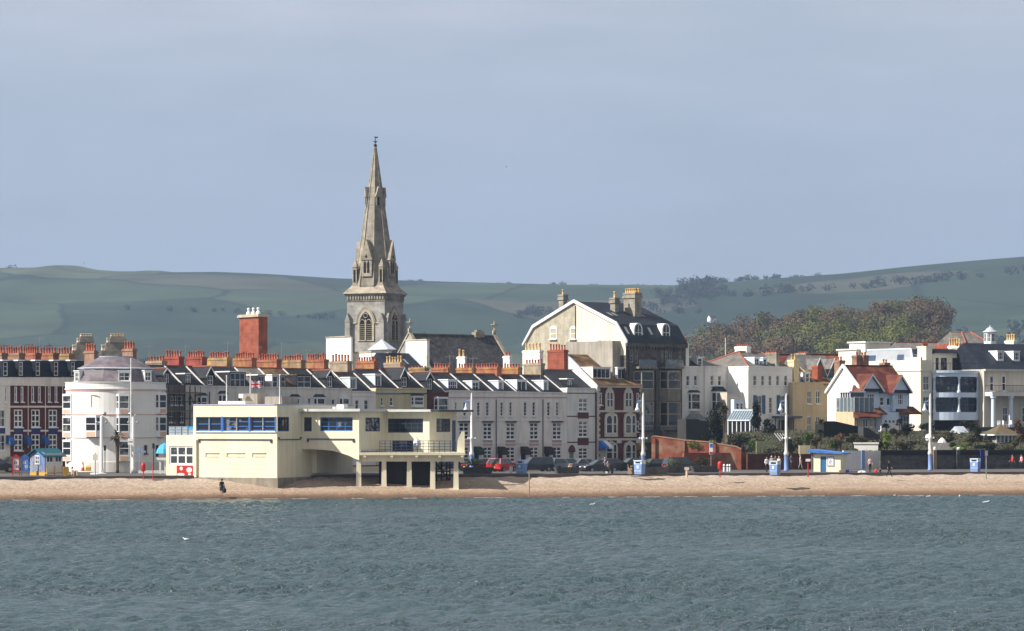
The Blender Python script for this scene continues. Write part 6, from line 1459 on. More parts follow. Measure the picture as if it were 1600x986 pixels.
for a, b_, yt in ((1447, 1456.5, 543), (1500, 1514, 543.5)):
    s_ = FM.s(b_, -3.2); d0 = FM.d(a, s_); 
    cs0, cs1 = FM.s(a, -2.6), FM.s(b_, -2.6); zt = FM.zp(a, yt, -2.6)
    c_ = h.part('chimney', h.wm, lambda q: (q.box(FM, cs0, cs1, zM - 1 if a < 1460 else pz0, zt, -4.4, -2.6), q.box(FM, cs0 - .1, cs1 + .1, zt + .002, zt + .2, -4.5, -2.5)))
    for i in range(3): pot(FM.pt(cs0 + (cs1 - cs0) * (i + .5) / 3, zt + .18, -3.5), .5, .2, POTR, c_)
h.part('balcony_railing', BLACK, lambda q: ([q.tube(bowpt(-1 + i / 12, .1) + Vector((0, 0, pz0 + .1)), bowpt(-1 + i / 12, .1) + Vector((0, 0, pz0 + 1.1)), .03, n=4) for i in range(25)], [q.tube(bowpt(-1 + i / 12, .1) + Vector((0, 0, pz0 + 1.1)), bowpt(-1 + (i + 1) / 12, .1) + Vector((0, 0, pz0 + 1.1)), .035, n=4) for i in range(24)]))
h.part('verandah_roof', LEAD, lambda q: bow(q, 579.2, 580.1, 0, .2))
stack('chimney_stack', 'white stack with five tall yellow pots behind the bow verandah', 1481, 1500, 1502.5, 540, 580, 425, WHITE, 5, POTY, 1.15, group=RG)
# building with columns at the right edge
ce = P(1537.5, 700, 398); FZ = Face(ce.x, ce.y, 25); zS = FZ.s(1640)
h = House('columned_house', 'cream house with tall columns and a dark slate roof at the right picture edge', 'house', FZ, 0, zS, 12, 4.4, FZ.z(577, 0), CREAMW)
h.wm = mat('cream_stucco', (.58, .53, .44), .85, .1, .4, stain=.15)
for a, b_ in ((1546.5, 1553), (1565.5, 1572)): h.win(a, b_, 587, 611, cols=1, rows=2, bar=.12)
h.win(1566.5, 1575, 636, 660, cols=2, rows=2, bar=.12, sill=False); h.win(1597, 1606, 636, 660, cols=2, rows=2, bar=.12, sill=False); h.win(1603, 1610, 587, 611, cols=1, rows=2, bar=.12)
h.roof(FZ.z(536.5, 0, -5.5), 5.5, SLATEB, d0=.4); h.coping(out=.4, hgt=.25)
h.dormer(1559.5, 1567.5, 550.5, 561.5, cols=3, rows=2, df=-1.6, cheek=FRAME); h.dormer(1584.5, 1592.5, 551, 562.5, cols=3, rows=2, df=-1.6, cheek=FRAME)
h.part('balcony_slab', LGREY, lambda q: q.box(FZ, FZ.s(1539), zS, FZ.zp(1570, 619), FZ.zp(1570, 613), -.02, 1.9))
h.part('balcony_railing', BLACK, lambda q: ([q.tube(FZ.pt(FZ.s(1540 + 2.2 * i, 1.8), FZ.zp(1570, 613), 1.8), FZ.pt(FZ.s(1540 + 2.2 * i, 1.8), FZ.zp(1570, 602.5), 1.8), .025, n=4) for i in range(32)], q.tube(FZ.pt(FZ.s(1539, 1.8), FZ.zp(1570, 602.5), 1.8), FZ.pt(zS, FZ.zp(1570, 602.5), 1.8), .04, n=4)))
for px in (1552, 1579.5, 1606):
    p = FZ.pt(FZ.s(px, 1.5), 0, 1.5); z0, z1 = 5.0, FZ.zp(1570, 619)
    c_ = h.part('column', LBLUE, lambda q: q.lathe((p.x, p.y), [(.42, z0), (.42, z0 + .3), (.33, z0 + .36), (.28, z1 - .35), (.42, z1 - .3), (.42, z1)], 12))
h.walls()
stack('chimney_stack', 'white stack with four yellow pots on the slate roof at the right edge', 1570, 1584, 1589, 532, 560, 408, WHITE, 4, POTY, 1.0, group=RG)
# cupola
cp = P(1547, 700, 425); t_ = thing('roof_cupola', 'white octagonal cupola with a flared lead cap above the slate roof', 'cupola', (cp.x, cp.y, P(0, 545, 425).z))
zz = lambda py: P(0, py, 425).z
m = MB(); m.lathe((cp.x, cp.y), [(.95, zz(545)), (.95, zz(519))], 8); bd = m.build('lantern', FRAME, t_)
for k in range(8):
    a = math.radians(22.5 + 45 * k); f = Face(cp.x + .885 * math.sin(a), cp.y - .885 * math.cos(a), math.degrees(a)); m = MB(); m.box(f, -.22, .22, zz(533), zz(522), -.02, .012); pn = m.build('pane', GLASS, bd)
    m = MB(); m.box(f, -.02, .02, zz(533), zz(522), .012, .03); m.box(f, -.22, .22, zz(527.5), zz(527), .012, .03); m.build('glazing_bar', FRAME, pn)
m = MB(); m.lathe((cp.x, cp.y), [(1.15, zz(519.2)), (1.1, zz(518)), (.75, zz(516)), (.5, zz(513)), (.14, zz(511)), (.06, zz(508))], 16); m.build('cap', LEAD, t_, smooth=False)
h = rhouse('tiled_roof_house', 'small hipped roof with orange ridges beside the white cupola', 1508, 1545, 440, 20, 536, 10, BRICK, zb=GZ)
h.roof(h.zt + 1.9, 5, SLATEG); f = h.f
h.part('ridge_tiles', RIDGE, lambda q: (q.tube(f.pt(0, h.zt, .2), f.pt(2.2, h.zt + 1.95, -5), .13), q.tube(f.pt(h.s1, h.zt, .2), f.pt(h.s1 - .5, h.zt + 1.95, -5), .13), q.tube(f.pt(0, h.zt + 1.9, -5), f.pt(h.s1, h.zt + 1.9, -5), .12))); h.walls()
h = rhouse('tiled_roof_house', 'long low slate roof with an orange ridge behind the bow verandah house', 1415, 1535, 455, 15, 548, 9, GREYC, zb=GZ)
h.roof(h.zt + 1.5, 4.5, SLATEG); h.ridge(RIDGE, .25); h.walls()
# ---------------- scaffolding ----------------
s0, s1 = TF.s(259, .9), TF.s(309, .9)
t_ = thing('scaffolding', 'steel tube scaffolding with board platforms against the grey house by the round building', 'scaffolding', TF.pt((s0 + s1) / 2, GZ, .9))
zt = TF.zp(285, 604, .9)
for d in (.35, 1.5):
    for i in range(7):
        s = s0 + (s1 - s0) * i / 6; m = MB(); m.tube(TF.pt(s, GZ, d), TF.pt(s, zt + (.3 if i % 2 else 0), d), .045, n=5); m.build('standard', BLACK, t_)
for py in (613.5, 641.5, 668): 
    z = TF.zp(285, py, .9); m = MB()
    for d in (.35, 1.5):
        m.tube(TF.pt(s0 - .3, z, d), TF.pt(s1 + .3, z, d), .045, n=5); m.tube(TF.pt(s0 - .3, z + 1.1, d), TF.pt(s1 + .3, z + 1.1, d), .045, n=5)
    m.build('ledger', BLACK, t_)
    m = MB(); m.box(TF, s0 - .2, s1 + .2, z - .1, z - .02, .3, 1.6); m.build('platform', WOOD, t_)
m = MB(); m.tube(TF.pt(s0 + 3.4, TF.zp(285, 641, .9), 1.55), TF.pt(s1 - .5, TF.zp(285, 612, .9), 1.55), .045, n=5); m.tube(TF.pt(s1 - .6, TF.zp(285, 641, .9), 1.55), TF.pt(s0 + 3, TF.zp(285, 612, .9), 1.55), .045, n=5); m.build('brace', BLACK, t_)

# ---------------- street lamps, posts ----------------
def gy(py, z=PROMZ): return (H - z) * F / (py - HY)
def lamp_proto(loc, label):
    t = thing('street_lamp', label, 'street lamp', loc, 'white seafront lamps with blue bases')
    m = MB(); m.lathe((0, 0), [(.36, 0), (.36, .12), (.30, .2), (.29, 1.75), (.31, 1.8)], 12); m.build('base', SOFTBLUE, t, local=True, smooth=True)
    m = MB(); m.lathe((0, 0), [(.33, 1.8), (.33, 2.1), (.22, 2.3), (.19, 3.6), (.28, 3.7), (.28, 3.85), (.18, 3.95), (.15, 7.8), (.10, 8.7), (.02, 8.95)], 12); p = m.build('post', CONCW, t, local=True, smooth=True)
    m = MB(); m.tube((-.5, 0, 3.78), (.5, 0, 3.78), .06); m.ball((-.5, 0, 3.78), .12); m.ball((.5, 0, 3.78), .12); m.build('ladder_bar', CONCW, p, local=True)
    m = MB(); m.tube((0, 0, 8.0), (-.85, 0, 8.0), .05); m.tube((0, 0, 7.3), (-.8, 0, 7.95), .035); m.tube((0, 0, 8.35), (-.5, 0, 8.02), .03); m.tube((-.8, 0, 8.0), (-.8, 0, 7.7), .04); m.build('bracket', SOFTBLUE, t, local=True)
    m = MB(); m.lathe((-.8, 0), [(.06, 7.75), (.12, 7.6), (.14, 7.35), (.3, 7.1), (.36, 6.95), (.3, 6.93)], 12); l = m.build('lantern', LBLUE, t, local=True, smooth=True)
    m = MB(); m.lathe((-.8, 0), [(.27, 6.93), (.2, 6.82), (.05, 6.76)], 10); m.build('glass_bowl', FRAME, l, local=True, smooth=True)
    return t
L0 = lamp_proto(PG(1228.5, gy(736)), 'white and blue lamp post in front of the white villa with blue shutters')
L0.scale = (.82, .82, 1)
copy_tree(L0, loc=PG(1453.5, gy(735)), label='white and blue lamp post before the dark stone wall and the cream mansion')
copy_tree(L0, loc=PG(1005, gy(737)), label='white and blue lamp post at the corner of the brick guest house')
copy_tree(L0, loc=PG(737, gy(737)), label='white and blue lamp post beside the yellow pavilion deck')
def camera_post(px, Yd, label, turn):
    t = thing('camera_post', label, 'post', PG(px, Yd), 'white posts in front of the round building')
    m = MB(); m.lathe((0, 0), [(.24, 0), (.24, .5), (.19, .6), (.15, 6.2), (.1, 6.3)], 10); m.build('post', CONCW, t, local=True, smooth=True)
    m = MB(); m.tube((-.45, 0, 5.6), (.45, 0, 5.6), .05); m.tube((0, 0, 6.2), (.25, 0, 6.45), .06); m.build('crossarm', CONCW, t, local=True)
    m = MB(); m.ball((.3 * turn, 0, 6.55), .26, 8, 6, .7); m.build('camera_head', GREYM, t, local=True)
    for x in (-.5, .5): m = MB(); m.ball((x, 0, 5.6), .14); m.build('floodlight', GREYM, t, local=True)
    t.scale = (1, 1, 1.0); return t
camera_post(158.5, gy(741), 'white camera post on a round white base left of the tall flagpole', 1); camera_post(208, gy(739), 'white camera post beside the palm, with a red and white sign', -1)
t = thing('concrete_disc', 'flat round white concrete base around the left camera post', 'plinth', PG(154, gy(741))); m = MB(); m.lathe((0, 0), [(.9, 0), (.9, .1), (.6, .16)], 16); m.build('disc', CONCW, t, local=True)
pole('flagpole', 'very tall thin white flagpole in front of the round building', 204.5, 561, 739, 304, .07, base=PROMZ)
q = P(204, 690, 303.6); m = MB(); m.cube(q.x - .3, q.x + .3, q.y - .05, q.y, q.z - .35, q.z + .35); o = m.build('sign', FRAME, loc=q); tag(o, 'small white sign with a red line on the thin flagpole', 'sign')
m = MB(); m.cube(q.x - .22, q.x + .22, q.y - .07, q.y - .052, q.z - .06, q.z + .04); m.build('red_line', REDP, o)
pole('mast', 'slender white mast behind the white villa roof', 1133.5, 529, 585, 420, .07, cat='mast')

# lifebuoy housings
def lifebuoy(px, Yd, label, z=1.95):
    t = thing('lifebuoy_stand', label, 'lifebuoy stand', PG(px, Yd, z))
    m = MB(); m.tube((0, 0, 0), (0, 0, 1.2), .06); m.build('post', REDP, t, local=True)
    m = MB(); m.lathe((0, 0), [(.12, .75), (.24, .85), (.26, 1.4), (.2, 1.6), (.06, 1.68)], 10); m.build('housing', REDP, t, local=True, smooth=True)
lifebuoy(224, gy(748, 1.95), 'red lifebuoy stand on the beach left of the yellow pavilion'); lifebuoy(1125, gy(745, 1.95), 'red lifebuoy stand at the promenade edge beside three white bollards')
def post(name, label, px, py0, py1, z, r, m, cat='post', sign=None, group=None):
    Yd = gy(py1, z); b = PG(px, Yd, z); h_ = (py1 - py0) / F * Yd
    t = thing(name, label, cat, b, group); q = MB(); q.tube((0, 0, -.3), (0, 0, h_), r, n=6); q.build('post', m, t, local=True)
    if sign:
        w_, y0, y1, sm_ = sign; z1, z0 = h_ - (y0 - py0) / F * Yd, h_ - (y1 - py0) / F * Yd
        q = MB(); q.cube(-w_ / 2, w_ / 2, -.12, -.06, z0, z1); return t, q.build('sign_board', sm_, t, local=True), (z0, z1)
    return t
post('marker_post', 'thin red and white post on the beach beside the red lifebuoy', 239, 724, 748, 1.95, .05, REDP)
post('outfall_post', 'tall dark marker post standing at the water edge of the beach', 827, 738, 778, .05, .06, WOOD)
post('promenade_post', 'thin pale post at the promenade edge by the pavilion end', 727, 716, 743, 2.0, .05, GREYM)
post('notice_post', 'tall grey post with a narrow sign in a mound of shingle', 1541, 704, 744, 1.9, .06, GREYM, sign=(.32, 704, 712, GREYM))
t, s, (z0, z1) = post('parking_sign', 'tall white and blue parking sign with a red foot panel', 1111, 692, 735, 2.2, .05, GREYM, 'sign', (.42, 692, 710, FRAME))
q = MB(); q.cube(-.16, .16, -.14, -.122, z1 - .52, z1 - .08); q.build('blue_panel', BLUEF, s, local=True); q = MB(); q.cube(-.18, .18, -.14, -.122, z0 + .06, z0 + .3); q.build('red_panel', REDP, s, local=True)
t = post('warning_post', 'short red post with a white warning arm beside the yellow kiosk', 1262.5, 718, 744, 1.9, .07, REDP, 'post', (.5, 717, 721, FRAME))
t = post('wooden_sign', 'small pale wooden sign on the shingle before the brick wall', 1073, 730, 745, 1.9, .12, mat('pale_wood', (.55, .45, .33), .8, .15), 'sign', (.5, 730, 734.5, mat('pale_board', (.62, .50, .40), .8, .1)))
t = post('wooden_sign', 'pale square notice on a short post left of the first blue bin', 798.5, 729, 744, 1.9, .06, MATS['pale_wood'], 'sign', (.4, 729, 738, FRAME))
for px, lab in ((1131.5, 'white bollard standing apart, nearest the red lifebuoy stand'), (1136.8, 'white bollard, middle one of the three by the brick wall'), (1140.3, 'white bollard farthest from the red lifebuoy stand')):
    Yd = gy(737); t = thing('bollard', lab, 'bollard', PG(px, Yd), 'white bollards on the promenade'); m = MB(); m.lathe((0, 0), [(.13, 0), (.13, .7), (.1, .82), (.03, .86)], 8); m.build('post', FRAME, t, local=True); m = MB(); m.lathe((0, 0), [(.135, .55), (.135, .63)], 8, close=False); m.build('band', BLACK, t, local=True)
t, _, _ = post('fingerpost', 'blue fingerpost with two arms in front of the round building', 218, 693, 738, 2.2, .06, SOFTBLUE, 'signpost', (.12, 693, 697, SOFTBLUE))
q = MB(); q.cube(-.75, -.06, -.03, .03, 2.35, 2.6); q.build('finger', SOFTBLUE, t, local=True); q = MB(); q.cube(.06, .7, -.03, .03, 2.2, 2.42); q.build('finger', SOFTBLUE, t, local=True)
post('traffic_post', 'dark post with a box signal by the white camera post', 146, 698, 734, 2.2, .06, GREYR, 'post', (.3, 698, 703, MAROON))
t = post('notice_board_post', 'grey post with a pale square cabinet before the round building', 149, 708, 747, 2.0, .05, GREYM, 'post', (.5, 710, 719, LGREY))
post('traffic_signal', 'black traffic signal beside the round building doorway', 240, 692, 738, 2.2, .05, BLACK, 'traffic light', (.28, 693, 701, BLACK)); post('traffic_signal', 'black traffic signal in front of the round building wall', 164, 704, 738, 2.2, .05, BLACK, 'traffic light', (.26, 696, 704, BLACK))
# cone, grit bin
b = PG(129.5, gy(736)); t = thing('traffic_cone', 'orange and white traffic cone beside the yellow grit bin', 'cone', b)
m = MB(); m.cube(-.26, .26, -.26, .26, 0, .06); m.build('foot', REDP, t, local=True); m = MB(); m.lathe((0, 0), [(.2, .06), (.15, .42)], 10); m.lathe((0, 0), [(.10, .75), (.04, 1.15)], 10); m.build('cone', mat('cone_orange', (.60, .10, .02), .5, .05), t, local=True); m = MB(); m.lathe((0, 0), [(.15, .42), (.10, .75)], 10, close=False); m.build('reflective_band', FRAME, t, local=True)
b = PG(138, gy(736)); t = thing('grit_bin', 'small yellow grit bin beside the traffic cone', 'bin', b); m = MB(); m.cube(-.28, .28, -.25, .25, 0, .4); m.build('tub', mat('bin_yellow', (.62, .40, .04), .5, .05), t, local=True); m = MB(); m.add([(-.3, -.28, .4), (.3, -.28, .4), (.3, .28, .4), (-.3, .28, .4), (-.15, -.1, .62), (.15, -.1, .62), (.15, .1, .62), (-.15, .1, .62)], [(0, 1, 5, 4), (1, 2, 6, 5), (2, 3, 7, 6), (3, 0, 4, 7), (4, 5, 6, 7), (3, 2, 1, 0)]); m.build('lid', MATS['bin_yellow'], t, local=True)
# litter bins
def bin_proto(loc, label):
    t = thing('litter_bin', label, 'litter bin', loc, 'blue litter bins on the promenade'); t.rotation_euler.z = math.radians(-30)
    m = MB(); m.add([(-.42, -.42, 0), (.42, -.42, 0), (.42, .42, 0), (-.42, .42, 0), (-.47, -.47, 1.1), (.47, -.47, 1.1), (.47, .47, 1.1), (-.47, .47, 1.1)], [(0, 1, 5, 4), (1, 2, 6, 5), (2, 3, 7, 6), (3, 0, 4, 7), (4, 5, 6, 7), (3, 2, 1, 0)]); body = m.build('body', SOFTBLUE, t, local=True)
    m = MB(); m.cube(-.43, .43, -.472, -.455, .40, .44); m.cube(-.43, .43, -.472, -.455, .28, .32); m.cube(-.12, .12, -.482, -.462, .62, .95); m.build('panel_print', LBLUE, body, local=True)
    m = MB(); m.panel(Face(-.47, -.45, 0), 0, .94, 1.1, 1.42, [(.15, .79, 1.16, 1.34)], 0, .2); m.cube(-.47, .47, -.25, .46, 1.102, 1.42); m.cube(-.5, .5, -.5, .5, 1.42, 1.5); m.build('hood', LBLUE, t, local=True)
    m = MB(); m.cube(-.31, .31, -.26, -.252, 1.17, 1.33); m.build('slot', DARK, t, local=True)
    return t
B0 = bin_proto(PG(815, gy(740)), 'blue litter bin in front of the parked black cars and maroon awnings')
copy_tree(B0, loc=PG(999.5, gy(741)), label='blue litter bin at the foot of the lamp post beside the person in black'); copy_tree(B0, loc=PG(1211, gy(742)), label='blue litter bin in front of the group of standing people'); copy_tree(B0, loc=PG(1524, gy(737)), label='blue litter bin standing alone before the dark stone wall')

# ---------------- planters ----------------
def planter(px, py, L_, label, shrub=None, rz=13, lm=None, sx=0):
    t = thing('stone_planter', label, 'planter', PG(px, gy(py)), 'dark stone planters along the promenade', math.radians(rz))
    m = MB(); w_ = L_ / 2; m.add([(-w_ + .25, -.5, 0), (w_ - .25, -.5, 0), (w_ - .25, .5, 0), (-w_ + .25, .5, 0), (-w_, -.65, .70), (w_, -.65, .70), (w_, .65, .70), (-w_, .65, .70)], [(0, 1, 5, 4), (1, 2, 6, 5), (2, 3, 7, 6), (3, 0, 4, 7), (3, 2, 1, 0)]); m.build('trough', mat('dark_planter_stone', (.10, .095, .09), .9, .35, 1.5, stain=.2, fine=.2), t, local=True)
    m = MB(); m.cube(-w_ + .04, w_ - .04, -.62, .62, .55, .63); m.build('soil', EARTH, t, local=True)
    if shrub:
        m = MB(); rr = random.Random(int(px)); 
        for k in range(3): leaf_cloud(m, (sx + rr.uniform(-.5, .5), rr.uniform(-.2, .2), 1.15 + rr.uniform(-.1, .15)), (.75, .5, .45), 170, .09, rr)
        for k in range(5): m.tube((sx + rr.uniform(-.5, .5), 0, .8), (sx + rr.uniform(-.7, .7), rr.uniform(-.3, .3), 1.4), .02, n=4)
        m.build('shrub', shrub, t, local=True)
planter(746, 740, 3.4, 'dark planter with a bright green shrub under the lamp by the pavilion', LEAFL, sx=-.6)
planter(886, 740, 2.8, 'long empty dark planter before the grey estate car')
pass
planter(1022, 740, 3.2, 'dark planter with a yellow green shrub right of the lamp and bin', LEAFL, sx=-1.0); planter(1056, 739, 2.6, 'dark planter with a dry grey shrub before the dark people carrier', LEAFS)
planter(1102, 738, 3.3, 'dark planter with an olive green shrub beneath the parking sign', LEAFO, sx=-.3)

# ---------------- cars ----------------
def car(px, py, rz, col, label, kind='hatch', sc_=1.0):
    Yd = gy(py, 2.08); t = thing('parked_car', label, 'car', PG(px, Yd, 2.08), 'cars parked along the sea-front road', math.radians(rz)); t.scale = (sc_,) * 3
    pm = mat('car_paint_' + '_'.join('%02d' % int(c * 100) for c in col), col, .28, .03, 2, spec=.5, coat=.6)
    L_ = {'hatch': 3.9, 'saloon': 4.4, 'estate': 4.5, 'mpv': 4.5}[kind]; h0 = {'hatch': 1.46, 'saloon': 1.42, 'estate': 1.46, 'mpv': 1.68}[kind]; w_ = .84
    f = Face(0, 0, 0); hl = L_ / 2
    prof = [(-hl, .38), (-hl + .05, .78), (-hl + .15, .90), (hl - 1.15, .92), (hl - .2, .74), (hl, .60), (hl, .34), (hl - .25, .22), (-hl + .25, .22)]
    m = MB(); m.prism_d(f, prof, -w_, w_); body = m.build('body', pm, t, local=True)
    back = {'hatch': -hl + .08, 'saloon': -hl + .75, 'estate': -hl + .05, 'mpv': -hl + .05}[kind]; rb = back + {'hatch': .35, 'saloon': .65, 'estate': .25, 'mpv': .2}[kind]
    def cab(ins, z0, z1, e):
        lo = [(back + e, -w_ + .02 + ins, z0), (hl - 1.0 - e, -w_ + .02 + ins, z0), (hl - 1.0 - e, w_ - .02 - ins, z0), (back + e, w_ - .02 - ins, z0)]
        up = [(rb + e * .4, -w_ + .2 + ins, z1), (hl - 1.85 - e, -w_ + .2 + ins, z1), (hl - 1.85 - e, w_ - .2 - ins, z1), (rb + e * .4, w_ - .2 - ins, z1)]
        return lo + up
    m = MB(); m.add(cab(.0, .90, h0, 0), [(0, 1, 5, 4), (1, 2, 6, 5), (2, 3, 7, 6), (3, 0, 4, 7)]); m.build('window_glass', mat_glass('car_glass', (.045, .055, .065), .1, .04), t, local=True)
    m = MB(); up = cab(0, .9, h0, 0)
    m.add([(x, y, h0 - .06) for x, y, z in up[4:]] + [(x * .97, y * .93, h0 + .02) for x, y, z in up[4:]], [(0, 1, 5, 4), (1, 2, 6, 5), (2, 3, 7, 6), (3, 0, 4, 7), (4, 5, 6, 7)])
    for k in range(4): m.tube(up[k], up[4 + k], .045, n=4)
    for sg in (0, 3): a, b_ = Vector(up[sg]) * .45 + Vector(up[(1 if sg == 0 else 2)]) * .55, Vector(up[4 + sg]) * .5 + Vector(up[4 + (1 if sg == 0 else 2)]) * .5; m.tube(a, b_, .04, n=4)
    m.build('roof', pm, t, local=True)
    for x in (-hl + .75, hl - .8):
        for y in (-w_ + .02, w_ - .02):
            m = MB(); m.tube((x, y - .1, .31), (x, y + .1, .31), .31, n=14); ty = m.build('wheel', BLACK, t, local=True); m = MB(); sg = -1 if y < 0 else 1; m.tube((x, y + sg * .1, .31), (x, y + sg * .115, .31), .19, n=10); m.build('rim', GREYM, ty, local=True)
    for y in (-.6, .6):
        m = MB(); m.cube(hl - .06, hl + .015, y - .17, y + .17, .58, .70); m.build('headlight', FRAME, t, local=True)
        m = MB(); m.cube(-hl - .015, -hl + .2, y - .14, y + .14, .70, .86); m.build('tail_light', REDP, t, local=True)
    m = MB(); m.cube(-hl - .02, -hl - .005, -.26, .26, .5, .62); m.build('number_plate', mat('plate', (.6, .52, .12)), t, local=True)
    for y in (-w_ - .1, w_ + .1):
        m = MB(); m.cube(hl - 1.25, hl - 1.1, y - .08, y + .08, .92, 1.05); m.build('wing_mirror', pm, t, local=True)
car(752, 737, 28, (.012, .013, .016), 'black saloon car behind the planter with the bright green shrub', 'saloon')
car(784, 738, 62, (.50, .012, .012), 'bright red hatchback seen from behind', 'hatch', 1.08)
car(834, 737, 205, (.035, .037, .042), 'black people carrier beside the first blue bin', 'mpv'); car(866, 736, 25, (.04, .055, .085), 'dark blue hatchback between the two maroon awnings', 'hatch')
car(888, 736, 22, (.20, .24, .29), 'grey blue estate car before the arched maroon door', 'estate'); car(914, 736, 26, (.17, .20, .20), 'grey green saloon car near the blue and white awning', 'saloon')
car(937, 738, 205, (.02, .02, .022), 'black saloon car in front of the blue and white awning', 'saloon'); car(962, 736, 24, (.016, .017, .02), 'black hatchback before the brick guest house', 'hatch')
car(985, 735, 204, (.05, .055, .06), 'charcoal hatchback with bright reflections near the person in black', 'hatch'); car(1026, 736, 22, (.04, .05, .07), 'dark blue saloon car before the lit brick wall', 'saloon'); car(1066, 737, 23, (.03, .035, .04), 'dark people carrier below the lit brick wall', 'mpv')
car(22, 734, 25, (.10, .11, .12), 'silver grey car behind the red and blue information boards', 'saloon', 1.1); car(-4, 738, 20, (.02, .02, .022), 'black car cut by the left picture edge', 'hatch', 1.1); car(703, 735, 25, (.03, .04, .06), 'dark car seen behind the pavilion columns', 'hatch')

# ---------------- beach huts, boards, kiosk ----------------
bc_ = P(70, 745, 290); FHb = Face(bc_.x, bc_.y, 38); hbD, hbW = -FHb.d(47, 0), FHb.s(98); zg = 2.0
t = thing('beach_hut', 'blue and yellow wooden beach hut with a teal felt roof', 'hut', FHb.pt(hbW / 2, zg, -hbD / 2)); hl_ = FHb.side(0, hbD)
z1, z2, z3 = FHb.z(737, 0), FHb.z(709, 0), FHb.z(700.5, 0, -hbD / 2)
m = MB(); m.box(hl_, 0, hbD, zg - .2, z1, -.1, .0); m.build('base', OCHRE, t)
m = MB(); m.prism_d(hl_, [(0, z1 + .002), (hbD, z1 + .002), (hbD, z2), (hbD / 2, z3 - .1), (0, z2)], -.1, 0); wl_ = m.build('wall', mat('hut_blue', (.15, .23, .50), .7, .08), t)
m = MB(); frame_mb(m, hl_, hbD * .38, hbD * .68, z1 + .75, z2 - .2, .08, 2, 2, .09); fr = m.build('window', FRAME, wl_); m = MB(); m.box(hl_, hbD * .40, hbD * .66, z1 + .8, z2 - .25, .005, .02); m.build('pane', GLASSC, fr)
m = MB(); m.box(FHb, 0, hbW, z1 - .1, z2, -hbD, -.002); fw = m.build('wall', LGREY, t)
for a, b_ in ((.06, .46), (.54, .94)):
    m = MB(); frame_mb(m, FHb, hbW * a, hbW * b_, z1 + .95, z2 - .25, .06, 2, 1, .09); fr = m.build('window', FRAME, fw); m = MB(); m.box(FHb, hbW * a + .05, hbW * b_ - .05, z1 + 1.0, z2 - .3, .0, .015); m.build('pane', GLASSC, fr)
m = MB(); e0, e1 = z2 - .25, z3
for sg, mt in ((1, BLACK), (-1, TEAL)):
    m = MB(); d_in, d_out = -hbD / 2, (.35 if sg > 0 else -hbD - .35)
    m.prism_s(FHb, [(d_in, e1), (d_out, e0), (d_out, e0 - .08), (d_in, e1 - .08)], -.35, hbW + .3); m.build('roof', TEAL, t)
m = MB()
for s_ in (.15, hbW * .5, hbW - .15): m.tube(FHb.pt(s_, zg - .4, .2), FHb.pt(s_, z1 + .6, .2), .06)
m.box(FHb, 0, hbW, z1 - .22, z1 - .1, 0, .5); m.build('stilt_deck', OCHRE, t)
for px0, px1, mt, nm in ((19, 31, REDP, 'red framed information board beside the beach hut'), (33, 45, BLUEF, 'blue framed information board next to the beach hut')):
    Yd = gy(746, 2.0); f = Face((px0 - 800) / F * Yd, Yd, 5); W_ = f.s(px1); t = thing('information_board', nm, 'notice board', f.pt(W_ / 2, 2.0, 0), 'information boards by the hut')
    m = MB(); m.box(f, 0, .1, 1.8, 4.2, -.06, .06); m.box(f, W_ - .1, W_, 1.8, 4.2, -.06, .06); m.box(f, .1, W_ - .1, 4.05, 4.25, -.05, .05); m.prism_d(f, [(.1, 4.25), (W_ - .1, 4.25), (W_ / 2, 4.45)], -.05, .05); m.box(f, .1, W_ - .1, 2.7, 2.8, -.05, .05); m.build('frame', mt, t)
    m = MB(); m.box(f, .1, W_ - .1, 2.8, 4.05, -.03, .0); bd = m.build('board', LGREY if mt is REDP else SOFTBLUE, t)
    m = MB(); [m.box(f, .2 + .18 * i, .32 + .18 * i, 3.0 + .4 * j, 3.3 + .4 * j, .0, .01) for i in range(3) for j in range(2) if (i + j) % 3]; m.build('notice', mat('notice_print', (.25, .2, .2)) if mt is REDP else LBLUE, bd)
# kiosk
kc = P(1271, 740, gy(740, 2.0)); FKk = Face(kc.x, kc.y, -24); kW2 = FKk.s(1313.5); zt = FKk.z(710, 0)
h = House('ticket_kiosk', 'small pale yellow kiosk with a blue door and a blue mono-pitch roof', 'kiosk', FKk, 0, kW2, 2.6, 1.9, zt, YELLOW)
h.holes.setdefault(id(FKk), []).append((FKk.s(1282), FKk.s(1291), FKk.z(738.5, 1), FKk.z(713, 1)))
dd = h.part('door', mat('kiosk_blue', (.03, .13, .30), .5, .08), lambda q: q.box(FKk, FKk.s(1282), FKk.s(1291), FKk.z(738.5, 1), FKk.z(713, 1), -.14, -.07)); h.part('handle', GREYM, lambda q: q.box(FKk, FKk.s(1289.6), FKk.s(1290.3), FKk.z(727, 1), FKk.z(726, 1), -.069, -.02), dd)
po = h.part('poster_frame', mat('lilac_frame', (.25, .27, .50), .6, .1), lambda q: q.box(FKk, FKk.s(1293), FKk.s(1303.5), FKk.z(728.5, 2), FKk.z(713, 2), .005, .05))
h.part('poster', LGREY, lambda q: q.box(FKk, FKk.s(1294), FKk.s(1302.5), FKk.z(727.2, 2), FKk.z(714.3, 2), .05, .06), po)
rr = random.Random(8); h.part('poster_print', MATS['lilac_frame'], lambda q: [q.prism_d(FKk, [(FKk.s(1298.2) + math.cos(k * 1.05 + 1) * (.13 + .05 * (k % 2)) + (.09 * j - .07), FKk.z(720.7, 2) + math.sin(k * 1.05) * .26 * (.6 + .4 * (k % 2)) + (.22 * j - .2)) for k in range(6)], .06, .066 + .002 * j) for j in range(2)], po)
h.part('roof', BLUEF, lambda q: q.prism_d(FKk, [(-.5, FKk.z(706.5, 0)), (kW2 + .3, FKk.z(710, 0) + .05), (kW2 + .3, FKk.z(707.5, 0)), (-.5, FKk.z(702, 0))], -2.9, .55)); h.walls()
